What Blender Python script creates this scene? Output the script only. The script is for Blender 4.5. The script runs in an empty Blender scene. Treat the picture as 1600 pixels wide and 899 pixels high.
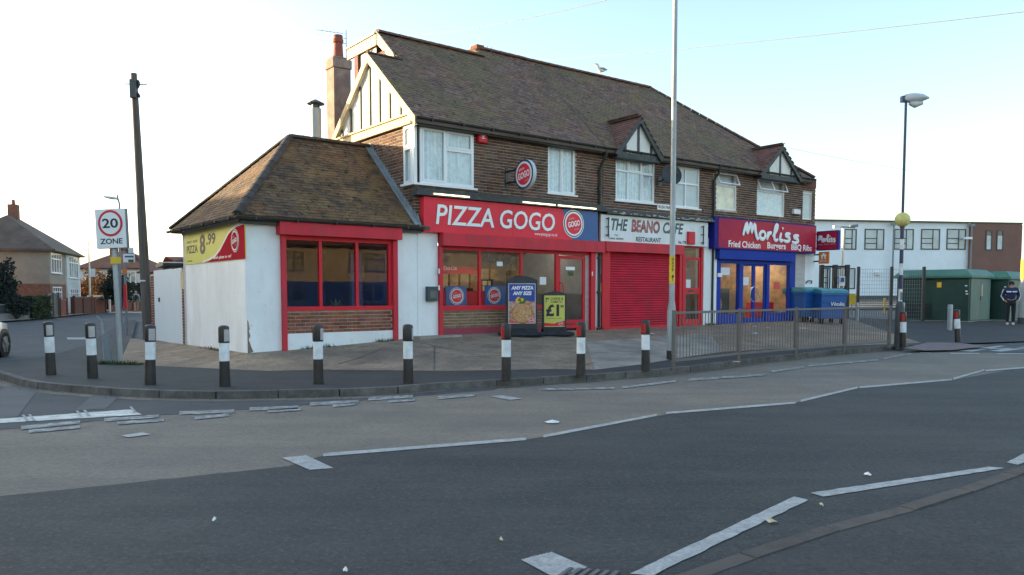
import bpy, bmesh, math, random
from mathutils import Vector, Matrix
random.seed(7)
sin, cos, tan, rad, pi = math.sin, math.cos, math.tan, math.radians, math.pi
C = bpy.context.scene.collection
SC = bpy.context.scene
V = Vector
# ------------------------------------------------------------------ camera, sky, sun, exposure
EYE, FPX, PIT, HOR = 1.62, 1200.0, rad(3.3), 457.0
CY = HOR + FPX*tan(PIT)
cd = bpy.data.cameras.new("camera"); cam = bpy.data.objects.new("camera", cd); C.objects.link(cam)
cam.location = (0, 0, EYE); cam.rotation_euler = (pi/2-PIT, 0, 0)
cd.sensor_width = 36; cd.lens = 27; cd.shift_y = (CY-449.5)/1600; cd.clip_start = .05; cd.clip_end = 3000
SC.camera = cam
SUN_AZ, SUN_EL = rad(-74), rad(8.5)      # azimuth clockwise from +Y
w = bpy.data.worlds.new("World"); SC.world = w; w.use_nodes = True
nt = w.node_tree; nt.nodes.clear()
def N(nt, t, **k):
    n = nt.nodes.new(t)
    for a, b in k.items():
        if a[0] == 'i' and a[1:].isdigit(): n.inputs[int(a[1:])].default_value = b
        else: setattr(n, a, b)
    return n
sky = N(nt, 'ShaderNodeTexSky', sky_type='NISHITA', sun_disc=False, sun_elevation=SUN_EL, sun_rotation=SUN_AZ)
sky.air_density = 1.0; sky.dust_density = 1.5; sky.ozone_density = 1.15
bg = N(nt, 'ShaderNodeBackground'); bg.inputs[1].default_value = .15
out = N(nt, 'ShaderNodeOutputWorld')
tc = N(nt, 'ShaderNodeTexCoord'); mp = N(nt, 'ShaderNodeMapping'); mp.inputs['Scale'].default_value = (1.2, 1.2, 5.5)
nz = N(nt, 'ShaderNodeTexNoise'); nz.inputs['Scale'].default_value = 2.6; nz.inputs['Detail'].default_value = 7
cr = N(nt, 'ShaderNodeValToRGB'); cr.color_ramp.elements[0].position = .47; cr.color_ramp.elements[1].position = .63
sx = N(nt, 'ShaderNodeSeparateXYZ'); mr = N(nt, 'ShaderNodeMapRange'); mr.inputs[1].default_value = .03; mr.inputs[2].default_value = .16
mr.inputs[3].default_value = 1.0; mr.inputs[4].default_value = 0.0
mu = N(nt, 'ShaderNodeMath', operation='MULTIPLY'); mx = N(nt, 'ShaderNodeMixRGB')
mx.inputs[2].default_value = (2.7, 2.55, 2.3, 1)
L = nt.links.new
L(tc.outputs['Generated'], mp.inputs[0]); L(mp.outputs[0], nz.inputs[0]); L(nz.outputs[0], cr.inputs[0])
L(tc.outputs['Generated'], sx.inputs[0]); L(sx.outputs[2], mr.inputs[0]); L(cr.outputs[0], mu.inputs[0]); L(mr.outputs[0], mu.inputs[1])
L(sky.outputs[0], mx.inputs[1]); L(mu.outputs[0], mx.inputs[0]); L(mx.outputs[0], bg.inputs[0]); L(bg.outputs[0], out.inputs[0])
sl = bpy.data.lights.new("sun", 'SUN'); sl.energy = 3.6; sl.angle = rad(.5); sl.color = (1, .76, .46)
so = bpy.data.objects.new("sun", sl); C.objects.link(so)
SD = V((sin(SUN_AZ)*cos(SUN_EL), cos(SUN_AZ)*cos(SUN_EL), sin(SUN_EL)))
so.rotation_euler = SD.to_track_quat('Z', 'Y').to_euler(); so.location = SD*60
SC.view_settings.view_transform = 'Standard'; SC.view_settings.look = 'None'; SC.view_settings.gamma = 1
SC.view_settings.exposure = 1.98
# ------------------------------------------------------------------ helpers
def ray(px, py):
    k = (CY-py)/FPX
    return V(((px-800)/FPX, cos(PIT)+k*sin(PIT), -sin(PIT)+k*cos(PIT)))
def G(px, py, z=0):
    r = ray(px, py); t = (z-EYE)/r.z
    return V((r.x*t, r.y*t, z))
def at(px, py, Y):
    r = ray(px, py); t = Y/r.y
    return V((r.x*t, Y, EYE+r.z*t))
class Fr:                       # an upright frame: t along a facade, s back into the building, z up
    def __init__(f, o, a): f.o = V((o[0], o[1], 0)); f.a = a; f.d = V((sin(a), cos(a), 0)); f.n = V((-cos(a), sin(a), 0))
    def p(f, t, s, z): return f.o + f.d*t + f.n*s + V((0, 0, z))
    def hit(f, px, py, s=0):
        r = ray(px, py); c = V((0, 0, EYE)); k = (s-(c-f.o).dot(f.n))/r.dot(f.n); P = c+r*k
        return (P-f.o).dot(f.d), P.z
    def hitT(f, px, py, t):      # plane t = const  -> (s, z)
        r = ray(px, py); c = V((0, 0, EYE)); k = (t-(c-f.o).dot(f.d))/r.dot(f.d); P = c+r*k
        return (P-f.o).dot(f.n), P.z
    def R(f, xl, yt, xr, yb, s=0):
        t0, z1 = f.hit(xl, yt, s); _, z0 = f.hit(xl, yb, s); t1, _ = f.hit(xr, (yt+yb)/2, s)
        return t0, t1, z0, z1
class Side:                     # the frame looking square on at a side wall: t runs along -n of F (towards the viewer's right), s along +d
    pass
def side(F, t0):                # frame whose facade is F's plane t=t0, facing -d ; its t axis = -n
    g = Fr((0, 0), 0); g.o = F.p(t0, 0, 0); g.d = -F.n; g.n = F.d.copy(); g.a = math.atan2(g.d.x, g.d.y); return g
ID = Fr((0, 0), pi/2)           # d = +X, n = +Y
WL = {}
def wl(o): return WL.get(o.name, V((0, 0, 0))) if o else V((0, 0, 0))
def tagit(o, label=None, cat=None, group=None, kind=None):
    if label: o['label'] = label
    if cat: o['category'] = cat
    if group: o['group'] = group
    if kind: o['kind'] = kind
    return o
def thing(name, label, cat, loc=(0, 0, 0), group=None):
    o = bpy.data.objects.new(name, None); C.objects.link(o); o.location = loc; o.empty_display_size = .3
    WL[o.name] = V(loc); return tagit(o, label, cat, group)
class MB:
    def __init__(m): m.v = []; m.f = []; m.c = []; m.mi = []; m.k = 0; m.cur = 0
    def add(m, vs, fs, var=None):
        b = len(m.v); m.v += [V(x) for x in vs]
        for f in fs: m.f.append([b+i for i in f]); m.c.append(var if var is not None else 0.); m.mi.append(m.cur)
        return m
    def box(m, F, t0, t1, s0, s1, z0, z1, var=None):
        if t0 > t1: t0, t1 = t1, t0
        if s0 > s1: s0, s1 = s1, s0
        if z0 > z1: z0, z1 = z1, z0
        vs = [F.p(t, s, z) for z in (z0, z1) for s in (s0, s1) for t in (t0, t1)]
        return m.add(vs, [(0, 2, 3, 1), (4, 5, 7, 6), (0, 1, 5, 4), (2, 6, 7, 3), (0, 4, 6, 2), (1, 3, 7, 5)], var)
    def obox(m, c, X, Y, Z, l, var=None):   # oriented box
        vs = [c + X*(a*l[0]/2) + Y*(b*l[1]/2) + Z*(d*l[2]/2) for d in (-1, 1) for b in (-1, 1) for a in (-1, 1)]
        return m.add(vs, [(0, 2, 3, 1), (4, 5, 7, 6), (0, 1, 5, 4), (2, 6, 7, 3), (0, 4, 6, 2), (1, 3, 7, 5)], var)
    def bar(m, a, b, wd, h, up=V((0, 0, 1)), var=None):
        a, b = V(a), V(b); X = (b-a); l = X.length; X.normalize(); Y = up.cross(X)
        if Y.length < 1e-3: Y = V((0, 1, 0)).cross(X)
        Y.normalize(); Z = X.cross(Y)
        return m.obox((a+b)/2, X, Y, Z, (l, wd, h), var)
    def prism(m, pts, e):                    # closed polygon extruded by vector e
        pts = [V(p) for p in pts]; n = len(pts); e = V(e)
        nrm = V((0, 0, 0))
        for i in range(n): nrm += pts[i].cross(pts[(i+1) % n])
        if nrm.dot(e) > 0: pts.reverse()
        vs = pts+[p+e for p in pts]
        return m.add(vs, [tuple(range(n)), tuple(range(2*n-1, n-1, -1))]+[(i, i+n, (i+1) % n+n, (i+1) % n) for i in range(n)])
    def ring(m, c, X, Y, r, n, ry=None): return [c + X*(r*cos(2*pi*i/n)) + Y*((ry if ry else r)*sin(2*pi*i/n)) for i in range(n)]
    def tube(m, a, b, r0, r1=None, n=10, cap=True):
        return m.loft([(a, r0), (b, r1 if r1 is not None else r0)], n, cap)
    def loft(m, prof, n=10, cap=True):       # list of (point, radius)
        pts = [V(p) for p, r in prof]; b = len(m.v); k = len(pts); nx = None
        for i, (p, r) in enumerate(prof):
            T = (pts[min(i+1, k-1)]-pts[max(i-1, 0)])
            T = T.normalized() if T.length > 1e-9 else V((0, 0, 1))
            if nx is None: nx = T.orthogonal().normalized()
            nx = (nx-T*nx.dot(T)).normalized(); ny = T.cross(nx)
            m.v += m.ring(pts[i], nx, ny, max(r, 1e-4), n)
        for i in range(k-1):
            for j in range(n):
                q = (j+1) % n; m.f.append([b+i*n+j, b+i*n+q, b+(i+1)*n+q, b+(i+1)*n+j]); m.c.append(0.); m.mi.append(m.cur)
        if cap:
            m.f.append([b+j for j in range(n)][::-1]); m.c.append(0.); m.mi.append(m.cur)
            m.f.append([b+(k-1)*n+j for j in range(n)]); m.c.append(0.); m.mi.append(m.cur)
        return m
    def path(m, pts, r, n=6): return m.loft([(p, r) for p in pts], n)
    def lathe(m, c, prof, n=16, Z=V((0, 0, 1)), sx=1., X=None):  # prof [(r,z)]
        Z = V(Z).normalized(); X = X or Z.orthogonal().normalized(); Y = Z.cross(X); b = len(m.v); c = V(c)
        for r, z in prof: m.v += [c+Z*z+X*(r*sx*cos(2*pi*i/n))+Y*(r*sin(2*pi*i/n)) for i in range(n)]
        for i in range(len(prof)-1):
            for j in range(n):
                q = (j+1) % n; m.f.append([b+i*n+j, b+i*n+q, b+(i+1)*n+q, b+(i+1)*n+j]); m.c.append(0.); m.mi.append(m.cur)
        m.f.append([b+j for j in range(n)][::-1]); m.c.append(0.); m.mi.append(m.cur)
        m.f.append([b+(len(prof)-1)*n+j for j in range(n)]); m.c.append(0.); m.mi.append(m.cur)
        return m
    def build(m, name, mat, parent=None, label=None, cat=None, group=None, kind=None, smooth=False, base=None, bevel=0):
        if parent: org = wl(parent)
        elif base is not None: org = V(base)
        else:
            lo = V([min(v[i] for v in m.v) for i in range(3)]); hi = V([max(v[i] for v in m.v) for i in range(3)])
            org = V(((lo.x+hi.x)/2, (lo.y+hi.y)/2, lo.z))
        me = bpy.data.meshes.new(name); me.from_pydata([v-org for v in m.v], [], m.f)
        for x in (mat if isinstance(mat, (list, tuple)) else [mat]): me.materials.append(x)
        if any(m.mi): me.polygons.foreach_set('material_index', m.mi)
        if any(m.c):
            at_ = me.attributes.new('var', 'FLOAT', 'FACE'); at_.data.foreach_set('value', m.c)
        if smooth: me.polygons.foreach_set('use_smooth', [True]*len(me.polygons))
        o = bpy.data.objects.new(name, me); C.objects.link(o)
        if smooth and hasattr(me, 'set_sharp_from_angle'): me.set_sharp_from_angle(angle=rad(38))
        if bevel:
            b = o.modifiers.new('bevel', 'BEVEL'); b.width = bevel; b.segments = 2; b.limit_method = 'ANGLE'
        if parent: o.parent = parent; WL[o.name] = wl(parent)
        else: o.location = org; WL[o.name] = org
        return tagit(o, label, cat, group, kind)
def kids(o): return [c for c in o.children]
def copy_tree(o, parent=None):
    c = o.copy(); C.objects.link(c)
    if parent: c.parent = parent
    for ch in kids(o): copy_tree(ch, c)
    return c
CAMP = V((0, 0, EYE))
UC = None
def pieces(name, mat, parent, ent, limit=300):
    """ent: (centre, X, Y, Z, (lx,ly,lz)); Z is the outward face. The largest in view become objects, the rest one mesh."""
    global UC
    if UC is None: UC = {}
    if mat.name not in UC:
        mb = MB(); mb.box(ID, -.5, .5, -.5, .5, -.5, .5); me = bpy.data.meshes.new(name); me.from_pydata(mb.v, [], mb.f); me.materials.append(mat); UC[mat.name] = me
    me = UC[mat.name]; org = wl(parent); sc = []
    for i, e in enumerate(ent):
        v = CAMP-e[0]; d = v.length; f = max(0, v.dot(e[3])/d)
        pos = e[0]; u = pos.x/max(pos.y, .1)
        if pos.y < 1 or abs(u) > .68: f = 0
        sc.append((-f*e[4][0]*e[4][1]/(d*d), i))
    sc.sort(); keep = set(i for k, i in sc[:limit] if k < 0)
    rest = MB()
    for i, e in enumerate(ent):
        c, X, Y, Z, l = e
        if i in keep:
            o = bpy.data.objects.new(name, me); C.objects.link(o); o.parent = parent
            m = Matrix((X*l[0], Y*l[1], Z*l[2])).transposed().to_4x4(); m.translation = c-org; o.matrix_local = m
        else: rest.obox(c, X, Y, Z, l, random.random()+.001)
    if rest.v: rest.build(name, mat, parent, kind='stuff')
# ------------------------------------------------------------------ materials
MT = {}
def mat(name, col, rough=.7, metal=0., var=.12, ns=3., rnd=0., bump=0., bs=60., col2=None, streak=0., spec=.5, dirt=0., dcol=(.06, .055, .05), ds=1.2, dlo=.52, fleck=0., fcol=(.5, .5, .5), fs=60., coat=0., emis=None, es=0., rgh=.65, tread=None, ov=()):
    m = bpy.data.materials.new(name); m.use_nodes = True; t = m.node_tree; b = t.nodes['Principled BSDF']; l = t.links.new
    b.inputs['Roughness'].default_value = rough; b.inputs['Metallic'].default_value = metal
    b.inputs['Specular IOR Level'].default_value = spec
    if coat: b.inputs['Coat Weight'].default_value = coat; b.inputs['Coat Roughness'].default_value = .08
    geo = N(t, 'ShaderNodeNewGeometry'); n1 = N(t, 'ShaderNodeTexNoise'); n1.inputs['Scale'].default_value = ns; n1.inputs['Detail'].default_value = 12; n1.inputs['Roughness'].default_value = rgh
    src = geo.outputs['Position']
    if streak:
        mpn = N(t, 'ShaderNodeMapping'); mpn.inputs['Scale'].default_value = (1, 1, streak); l(src, mpn.inputs[0]); l(mpn.outputs[0], n1.inputs[0])
    else: l(src, n1.inputs[0])
    r1 = N(t, 'ShaderNodeValToRGB'); e = r1.color_ramp.elements; e[0].position = .38; e[1].position = .62
    c2 = col2 or tuple(min(1, c*(1+var)) for c in col); c1 = col if col2 else tuple(c*(1-var) for c in col)
    e[0].color = (*c1, 1); e[1].color = (*c2, 1); l(n1.outputs[0], r1.inputs[0]); cur = r1.outputs[0]
    if rnd:
        a = N(t, 'ShaderNodeAttribute', attribute_name='var'); oi = N(t, 'ShaderNodeObjectInfo'); ad = N(t, 'ShaderNodeMath', operation='ADD'); fr = N(t, 'ShaderNodeMath', operation='FRACT')
        l(a.outputs['Fac'], ad.inputs[0]); l(oi.outputs['Random'], ad.inputs[1]); l(ad.outputs[0], fr.inputs[0])
        wn = N(t, 'ShaderNodeTexWhiteNoise', noise_dimensions='1D'); l(fr.outputs[0], wn.inputs['W'])
        hs = N(t, 'ShaderNodeHueSaturation'); m1 = N(t, 'ShaderNodeMapRange'); m1.inputs[3].default_value = 1-rnd; m1.inputs[4].default_value = 1+rnd
        m2 = N(t, 'ShaderNodeMapRange'); m2.inputs[3].default_value = .5-rnd*.035; m2.inputs[4].default_value = .5+rnd*.035
        m3 = N(t, 'ShaderNodeMapRange'); m3.inputs[3].default_value = 1-rnd*.5; m3.inputs[4].default_value = 1+rnd*.5
        sp = N(t, 'ShaderNodeSeparateColor'); l(wn.outputs['Color'], sp.inputs[0]); l(sp.outputs[0], m1.inputs[0]); l(sp.outputs[1], m2.inputs[0]); l(sp.outputs[2], m3.inputs[0])
        l(m1.outputs[0], hs.inputs['Value']); l(m2.outputs[0], hs.inputs['Hue']); l(m3.outputs[0], hs.inputs['Saturation']); l(cur, hs.inputs['Color']); cur = hs.outputs[0]
    def over(cur, scale, lo, hi, colr, amt, stz=0):
        n2 = N(t, 'ShaderNodeTexNoise'); n2.inputs['Scale'].default_value = scale; n2.inputs['Detail'].default_value = 7; n2.inputs['Roughness'].default_value = .65
        if stz: q = N(t, 'ShaderNodeMapping'); q.inputs['Scale'].default_value = (1, 1, stz); l(src, q.inputs[0]); l(q.outputs[0], n2.inputs[0])
        else: l(src, n2.inputs[0])
        rr = N(t, 'ShaderNodeMapRange'); rr.inputs[1].default_value = lo-.07; rr.inputs[2].default_value = hi-.09; rr.inputs[4].default_value = amt; l(n2.outputs[0], rr.inputs[0])
        mm = N(t, 'ShaderNodeMixRGB'); l(rr.outputs[0], mm.inputs[0]); l(cur, mm.inputs[1]); mm.inputs[2].default_value = (*colr, 1); return mm.outputs[0]
    if tread:
        src0 = src; q = N(t, 'ShaderNodeMapping'); q.inputs['Rotation'].default_value = (0, 0, tread[0]); q.inputs['Scale'].default_value = (.12, 1, 1); l(src, q.inputs[0]); src = q.outputs[0]
        cur = over(cur, tread[1], .5, .72, tread[2], tread[3]); src = src0
    if dirt: cur = over(cur, ds, dlo, dlo+.2, dcol, dirt, streak)
    if fleck: cur = over(cur, fs, .57, .72, fcol, fleck)
    for (sc_, lo_, hi_, c_o, am_) in ov: cur = over(cur, sc_, lo_, hi_, c_o, am_)
    l(cur, b.inputs['Base Color'])
    if bump:
        n3 = N(t, 'ShaderNodeTexNoise'); n3.inputs['Scale'].default_value = bs; n3.inputs['Detail'].default_value = 4; l(src, n3.inputs[0])
        bp = N(t, 'ShaderNodeBump'); bp.inputs['Strength'].default_value = bump; bp.inputs['Distance'].default_value = .01; l(n3.outputs[0], bp.inputs['Height']); l(bp.outputs[0], b.inputs['Normal'])
    if emis: b.inputs['Emission Color'].default_value = (*emis, 1); b.inputs['Emission Strength'].default_value = es
    MT[name] = m; return m
def glass(name, tint=(.8, .84, .84), ior=1.55, rough=0., extra=0.):
    m = bpy.data.materials.new(name); m.use_nodes = True; t = m.node_tree; t.nodes.clear(); l = t.links.new
    o = N(t, 'ShaderNodeOutputMaterial'); mi = N(t, 'ShaderNodeMixShader'); fr = N(t, 'ShaderNodeFresnel'); fr.inputs[0].default_value = ior
    tr = N(t, 'ShaderNodeBsdfTransparent'); tr.inputs[0].default_value = (*tint, 1); gl = N(t, 'ShaderNodeBsdfGlossy'); gl.inputs['Roughness'].default_value = rough
    ge = N(t, 'ShaderNodeNewGeometry'); nn = N(t, 'ShaderNodeTexNoise'); nn.inputs['Scale'].default_value = .9; bp = N(t, 'ShaderNodeBump'); bp.inputs['Strength'].default_value = .025; bp.inputs['Distance'].default_value = .05
    l(ge.outputs['Position'], nn.inputs[0]); l(nn.outputs[0], bp.inputs['Height']); l(bp.outputs[0], gl.inputs['Normal'])
    ad = N(t, 'ShaderNodeMath', operation='ADD', use_clamp=True); ad.inputs[1].default_value = extra
    l(fr.outputs[0], ad.inputs[0]); inv = N(t, 'ShaderNodeMath', operation='SUBTRACT'); inv.inputs[0].default_value = 1; l(ge.outputs['Backfacing'], inv.inputs[1]); mm_ = N(t, 'ShaderNodeMath', operation='MULTIPLY'); l(ad.outputs[0], mm_.inputs[0]); l(inv.outputs[0], mm_.inputs[1]); l(mm_.outputs[0], mi.inputs[0]); l(tr.outputs[0], mi.inputs[1]); l(gl.outputs[0], mi.inputs[2]); l(mi.outputs[0], o.inputs[0])
    MT[name] = m; return m
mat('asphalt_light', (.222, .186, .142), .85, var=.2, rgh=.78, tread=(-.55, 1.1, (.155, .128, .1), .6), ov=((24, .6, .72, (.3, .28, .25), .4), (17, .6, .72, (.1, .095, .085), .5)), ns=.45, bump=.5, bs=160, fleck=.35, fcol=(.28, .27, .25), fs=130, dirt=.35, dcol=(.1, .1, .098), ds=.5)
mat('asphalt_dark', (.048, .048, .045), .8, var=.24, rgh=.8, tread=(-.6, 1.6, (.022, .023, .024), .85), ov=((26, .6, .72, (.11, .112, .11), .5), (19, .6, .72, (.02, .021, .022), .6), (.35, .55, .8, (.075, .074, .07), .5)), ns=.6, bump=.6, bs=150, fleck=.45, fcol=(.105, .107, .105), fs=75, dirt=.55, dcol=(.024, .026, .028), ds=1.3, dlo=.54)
mat('asphalt_side', (.072, .076, .078), .85, var=.22, rgh=.78, ns=.5, bump=.5, bs=150, fleck=.3, fcol=(.14, .14, .14), fs=90, dirt=.4, dcol=(.05, .052, .055), ds=.7)
mat('asphalt_patch', (.115, .117, .117), .85, var=.15, ns=1.5, bump=.4, bs=140, dirt=.4, dcol=(.09, .09, .09), ds=1.5)
mat('tarmac', (.034, .035, .036), .85, var=.25, rgh=.8, ov=((30, .6, .72, (.08, .08, .078), .5), (.8, .55, .7, (.055, .053, .05), .6)), ns=1.5, bump=.6, bs=170, fleck=.3, fcol=(.1, .1, .1), fs=130, dirt=.45, dcol=(.06, .06, .058), ds=.7)
mat('near_tarmac', (.046, .044, .042), .85, var=.25, rgh=.8, ov=((34, .6, .72, (.1, .1, .095), .5), (22, .6, .72, (.02, .02, .02), .6)), ns=1.2, bump=.6, bs=160, fleck=.3, fcol=(.11, .11, .11), fs=130, dirt=.4, dcol=(.04, .04, .042), ds=1.3)
mat('forecourt', (.33, .238, .16), .9, var=.28, rgh=.75, ov=((14, .58, .72, (.13, .1, .075), .5), (2.5, .58, .66, (.16, .12, .09), .5)), ns=1.1, bump=.5, bs=90, fleck=.4, fcol=(.3, .28, .25), fs=55, dirt=.55, dcol=(.15, .12, .095), ds=.6, dlo=.5)
mat('concrete_light', (.34, .3, .25), .9, var=.2, ns=1.3, bump=.4, bs=80, dirt=.5, dcol=(.11, .1, .09), ds=.8)
mat('kerb', (.125, .118, .108), .9, var=.3, ns=5, rnd=.15, bump=.5, bs=60, dirt=.6, dcol=(.06, .055, .045), ds=3)
mat('kerb_brown', (.095, .08, .07), .9, var=.25, ns=6, rnd=.15, bump=.5, bs=60, dirt=.5, dcol=(.07, .06, .05), ds=3)
mat('tactile', (.2, .15, .145), .85, var=.15, ns=4, bump=.4, bs=40)
mat('paint', (.46, .46, .44), .75, var=.1, ns=4, bump=.3, bs=120, dirt=.75, dcol=(.3, .3, .29), ds=9, dlo=.5, fleck=.5, fcol=(.16, .16, .16), fs=45)
mat('paint_worn', (.46, .455, .43), .8, var=.2, ns=6, bump=.3, bs=120, dirt=.9, dcol=(.15, .15, .145), ds=7, dlo=.46, fleck=.6, fcol=(.13, .13, .13), fs=40)
mat('paint_thick', (.7, .69, .62), .75, var=.15, ns=6, bump=.6, bs=50, dirt=.8, dcol=(.42, .4, .34), ds=8)
mat('grass', (.05, .085, .025), .9, var=.4, ns=10, rnd=.3)
mat('ground', (.07, .075, .055), .95, var=.3, ns=.3)
mat('white_render', (.82, .84, .84), .8, var=.05, ns=2, bump=.35, bs=9, tread=(0, 3, (.7, .7, .67), .2), dirt=.35, dcol=(.6, .6, .57), ov=((9, .7, .78, (.4, .4, .38), .35),), ds=1.1, dlo=.55, streak=.35)
mat('white_paint', (.82, .79, .79), .5, var=.04, ns=3, bump=.1, bs=20, dirt=.3, dcol=(.55, .54, .5), ds=2.5, streak=.4)
mat('upvc', (.8, .82, .83), .35, var=.02, ns=2)
mat('cream', (.6, .47, .27), .7, var=.1, ns=5, bump=.3, bs=40, dirt=.5, dcol=(.5, .42, .28), ds=3)
mat('board_white', (.78, .77, .72), .7, var=.06, ns=3, bump=.1, bs=20, dirt=.4, dcol=(.55, .53, .47), ds=2, streak=.3)
mat('dark_timber', (.035, .042, .042), .6, var=.3, ns=6, bump=.3, bs=40, dirt=.5, dcol=(.15, .15, .14), ds=7, dlo=.6)
mat('black_metal', (.018, .022, .026), .45, var=.3, ns=4)
mat('gutter', (.02, .026, .026), .5, var=.3, ns=4, bump=.2, bs=10)
mat('mortar', (.5, .4, .3), .95, var=.2, ns=5, bump=.4, bs=90)
mat('brick', (.12, .066, .048), .9, var=.2, ns=9, rnd=.5, bump=.5, bs=70, dirt=.35, dcol=(.035, .028, .025), ds=1.2)
mat('brick_low', (.24, .085, .055), .85, var=.15, ns=9, rnd=.28, bump=.4, bs=70, dirt=.45, dcol=(.05, .035, .03), ds=2.2, dlo=.56)
mat('brick_pale', (.21, .13, .08), .85, var=.15, ns=9, rnd=.2, bump=.4, bs=70)
mat('brick_red', (.16, .06, .04), .9, var=.2, ns=6, rnd=.3, bump=.4, bs=60)
mat('tile', (.165, .105, .082), .85, ov=((7, .66, .72, (.02, .018, .016), .85), (1.3, .62, .74, (.2, .165, .05), .6)), var=.25, ns=.5, rnd=.3, bump=.4, bs=60, col2=(.215, .122, .088), dirt=.75, dcol=(.17, .13, .065), ds=.55, dlo=.5, fleck=.35, fcol=(.03, .026, .024), fs=2.6)
mat('tile_annex', (.07, .05, .036), .88, ov=((8, .66, .72, (.012, .011, .01), .9), (2.2, .62, .74, (.24, .14, .05), .5)), var=.3, ns=1.3, rnd=.38, bump=.4, bs=60, col2=(.15, .085, .045), dirt=.7, dcol=(.19, .11, .045), ds=.8, dlo=.5, fleck=.5, fcol=(.02, .018, .017), fs=4)
mat('tile_red', (.19, .085, .066), .85, var=.2, ns=2, rnd=.22, bump=.4, bs=60, dirt=.4, dcol=(.07, .055, .04), ds=2)
mat('ridge', (.15, .07, .052), .85, var=.25, ns=3, rnd=.25, bump=.4, bs=50, dirt=.6, dcol=(.09, .08, .06), ds=3)
mat('ridge_dark', (.06, .05, .045), .85, var=.25, ns=3, rnd=.25, bump=.4, bs=50)
mat('lead', (.23, .26, .28), .6, var=.15, ns=5, bump=.3, bs=20)
mat('red_paint', (.6, .035, .055), .5, spec=.2, var=.08, ns=2, bump=.1, bs=12, streak=.3, dirt=.6, dcol=(.36, .05, .06), ds=3)
mat('red_frame', (.62, .02, .035), .45, spec=.25, var=.05, ns=2)
mat('shutter_red', (.55, .016, .045), .5, spec=.2, var=.1, ns=2, dirt=.4, dcol=(.28, .025, .035), ds=1.5)
mat('plinth_magenta', (.3, .03, .06), .6, var=.15, ns=4, dirt=.5, dcol=(.17, .05, .06), ds=4)
mat('sign_red', (.78, .035, .06), .4, spec=.2, var=.06, ns=1)
mat('sign_blue', (.055, .125, .3), .45, spec=.25, var=.06, ns=1)
mat('logo_navy', (.02, .035, .1), .35, var=.02)
mat('sign_white', (.82, .83, .83), .35, var=.02)
mat('cafe_white', (.76, .8, .8), .5, var=.03, ns=1.5, dirt=.35, dcol=(.55, .55, .52), ds=2.5, streak=.4)
mat('letter_green', (.06, .09, .085), .5, var=.1)
mat('letter_red', (.3, .05, .05), .5, var=.15, ns=12, dirt=.5, dcol=(.6, .45, .4), ds=9)
mat('letter_black', (.02, .02, .022), .5, var=.1)
mat('morliss', (.34, .012, .075), .5, spec=.15, var=.1, ns=.35, col2=(.55, .025, .04))
mat('blue_paint', (.016, .05, .34), .6, spec=.12, var=.08, ns=2, dirt=.3, dcol=(.03, .05, .22), ds=2)
mat('blue_trim', (.015, .018, .2), .6, spec=.15, var=.05)
mat('poster_print_red', (.4, .015, .03), .9, spec=.05, var=.05)
mat('yellow', (.62, .6, .12), .4, var=.03, ns=1)
mat('yellow_sticker', (.75, .5, .03), .5, var=.1)
mat('orange', (.7, .2, .03), .5, var=.1)
mat('poster_blue', (.02, .05, .32), .4, var=.15, ns=6)
mat('poster_red', (.6, .02, .03), .4, var=.1)
mat('pizza', (.5, .2, .07), .6, var=.4, ns=30, col2=(.75, .5, .25), fleck=.7, fcol=(.25, .04, .02), fs=38)
mat('crust', (.42, .2, .08), .6, var=.3, ns=14)
mat('food', (.35, .1, .05), .6, var=.4, ns=16, col2=(.6, .42, .3))
mat('board_black', (.022, .026, .035), .4, var=.2, ns=4)
mat('rubber', (.02, .022, .026), .75, var=.3, ns=6, bump=.4, bs=8)
mat('galv', (.36, .39, .4), .5, metal=.25, var=.14, ns=3.5, bump=.15, bs=20, streak=.3, dirt=.35, dcol=(.2, .2, .19), ds=3)
mat('galv_light', (.6, .6, .56), .35, metal=.3, var=.12, ns=3, streak=.3)
mat('rail', (.16, .15, .14), .55, metal=.2, var=.2, ns=4, dirt=.5, dcol=(.13, .09, .06), ds=4)
mat('grey_paint', (.2, .23, .25), .5, var=.1, ns=3)
mat('dark_grey', (.05, .06, .065), .5, var=.15, ns=3)
mat('bollard_black', (.014, .015, .017), .4, var=.3, ns=5, dirt=.4, dcol=(.06, .05, .04), ds=4)
mat('bollard_white', (.76, .8, .82), .45, var=.05, ns=3, dirt=.6, dcol=(.5, .5, .47), ds=5)
mat('reflector', (.42, .4, .4), .3, var=.1, ns=10)
mat('reflector_red', (.4, .012, .015), .3, var=.1, ns=10)
mat('wood_pole', (.12, .105, .09), .9, var=.3, ns=6, streak=.06, bump=.5, bs=25)
mat('gate', (.66, .74, .78), .6, var=.06, ns=2, streak=.3, dirt=.35, dcol=(.5, .53, .54), ds=2)
mat('bin_blue', (.02, .12, .38), .45, var=.1, ns=3, dirt=.3, dcol=(.02, .07, .2), ds=3)
mat('bin_lid', (.05, .28, .32), .5, var=.1, ns=3)
mat('green_grp', (.01, .05, .04), .5, var=.18, ns=1.5, dirt=.5, dcol=(.02, .055, .045), ds=2)
mat('green_roof', (.045, .16, .12), .55, var=.1, ns=1.5, dirt=.4, dcol=(.1, .2, .17), ds=1.5)
mat('green_door', (.1, .17, .14), .55, var=.12, ns=2, streak=.4)
mat('school_white', (.78, .83, .86), .7, var=.04, ns=.7)
mat('school_brown', (.2, .1, .075), .75, var=.06, ns=1)
mat('win_dark', (.1, .13, .13), .4, var=.1)
mat('blind', (.55, .6, .62), .7, var=.15, ns=.8)
mat('curtain', (.68, .76, .79), .9, var=.12, ns=8, bump=.4, bs=30)
mat('curtain_cream', (.85, .76, .58), .9, var=.2, ns=2)
mat('room_dark', (.07, .075, .08), .9, var=.1)
mat('room_grey', (.25, .25, .25), .9, var=.15, ns=2)
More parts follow.
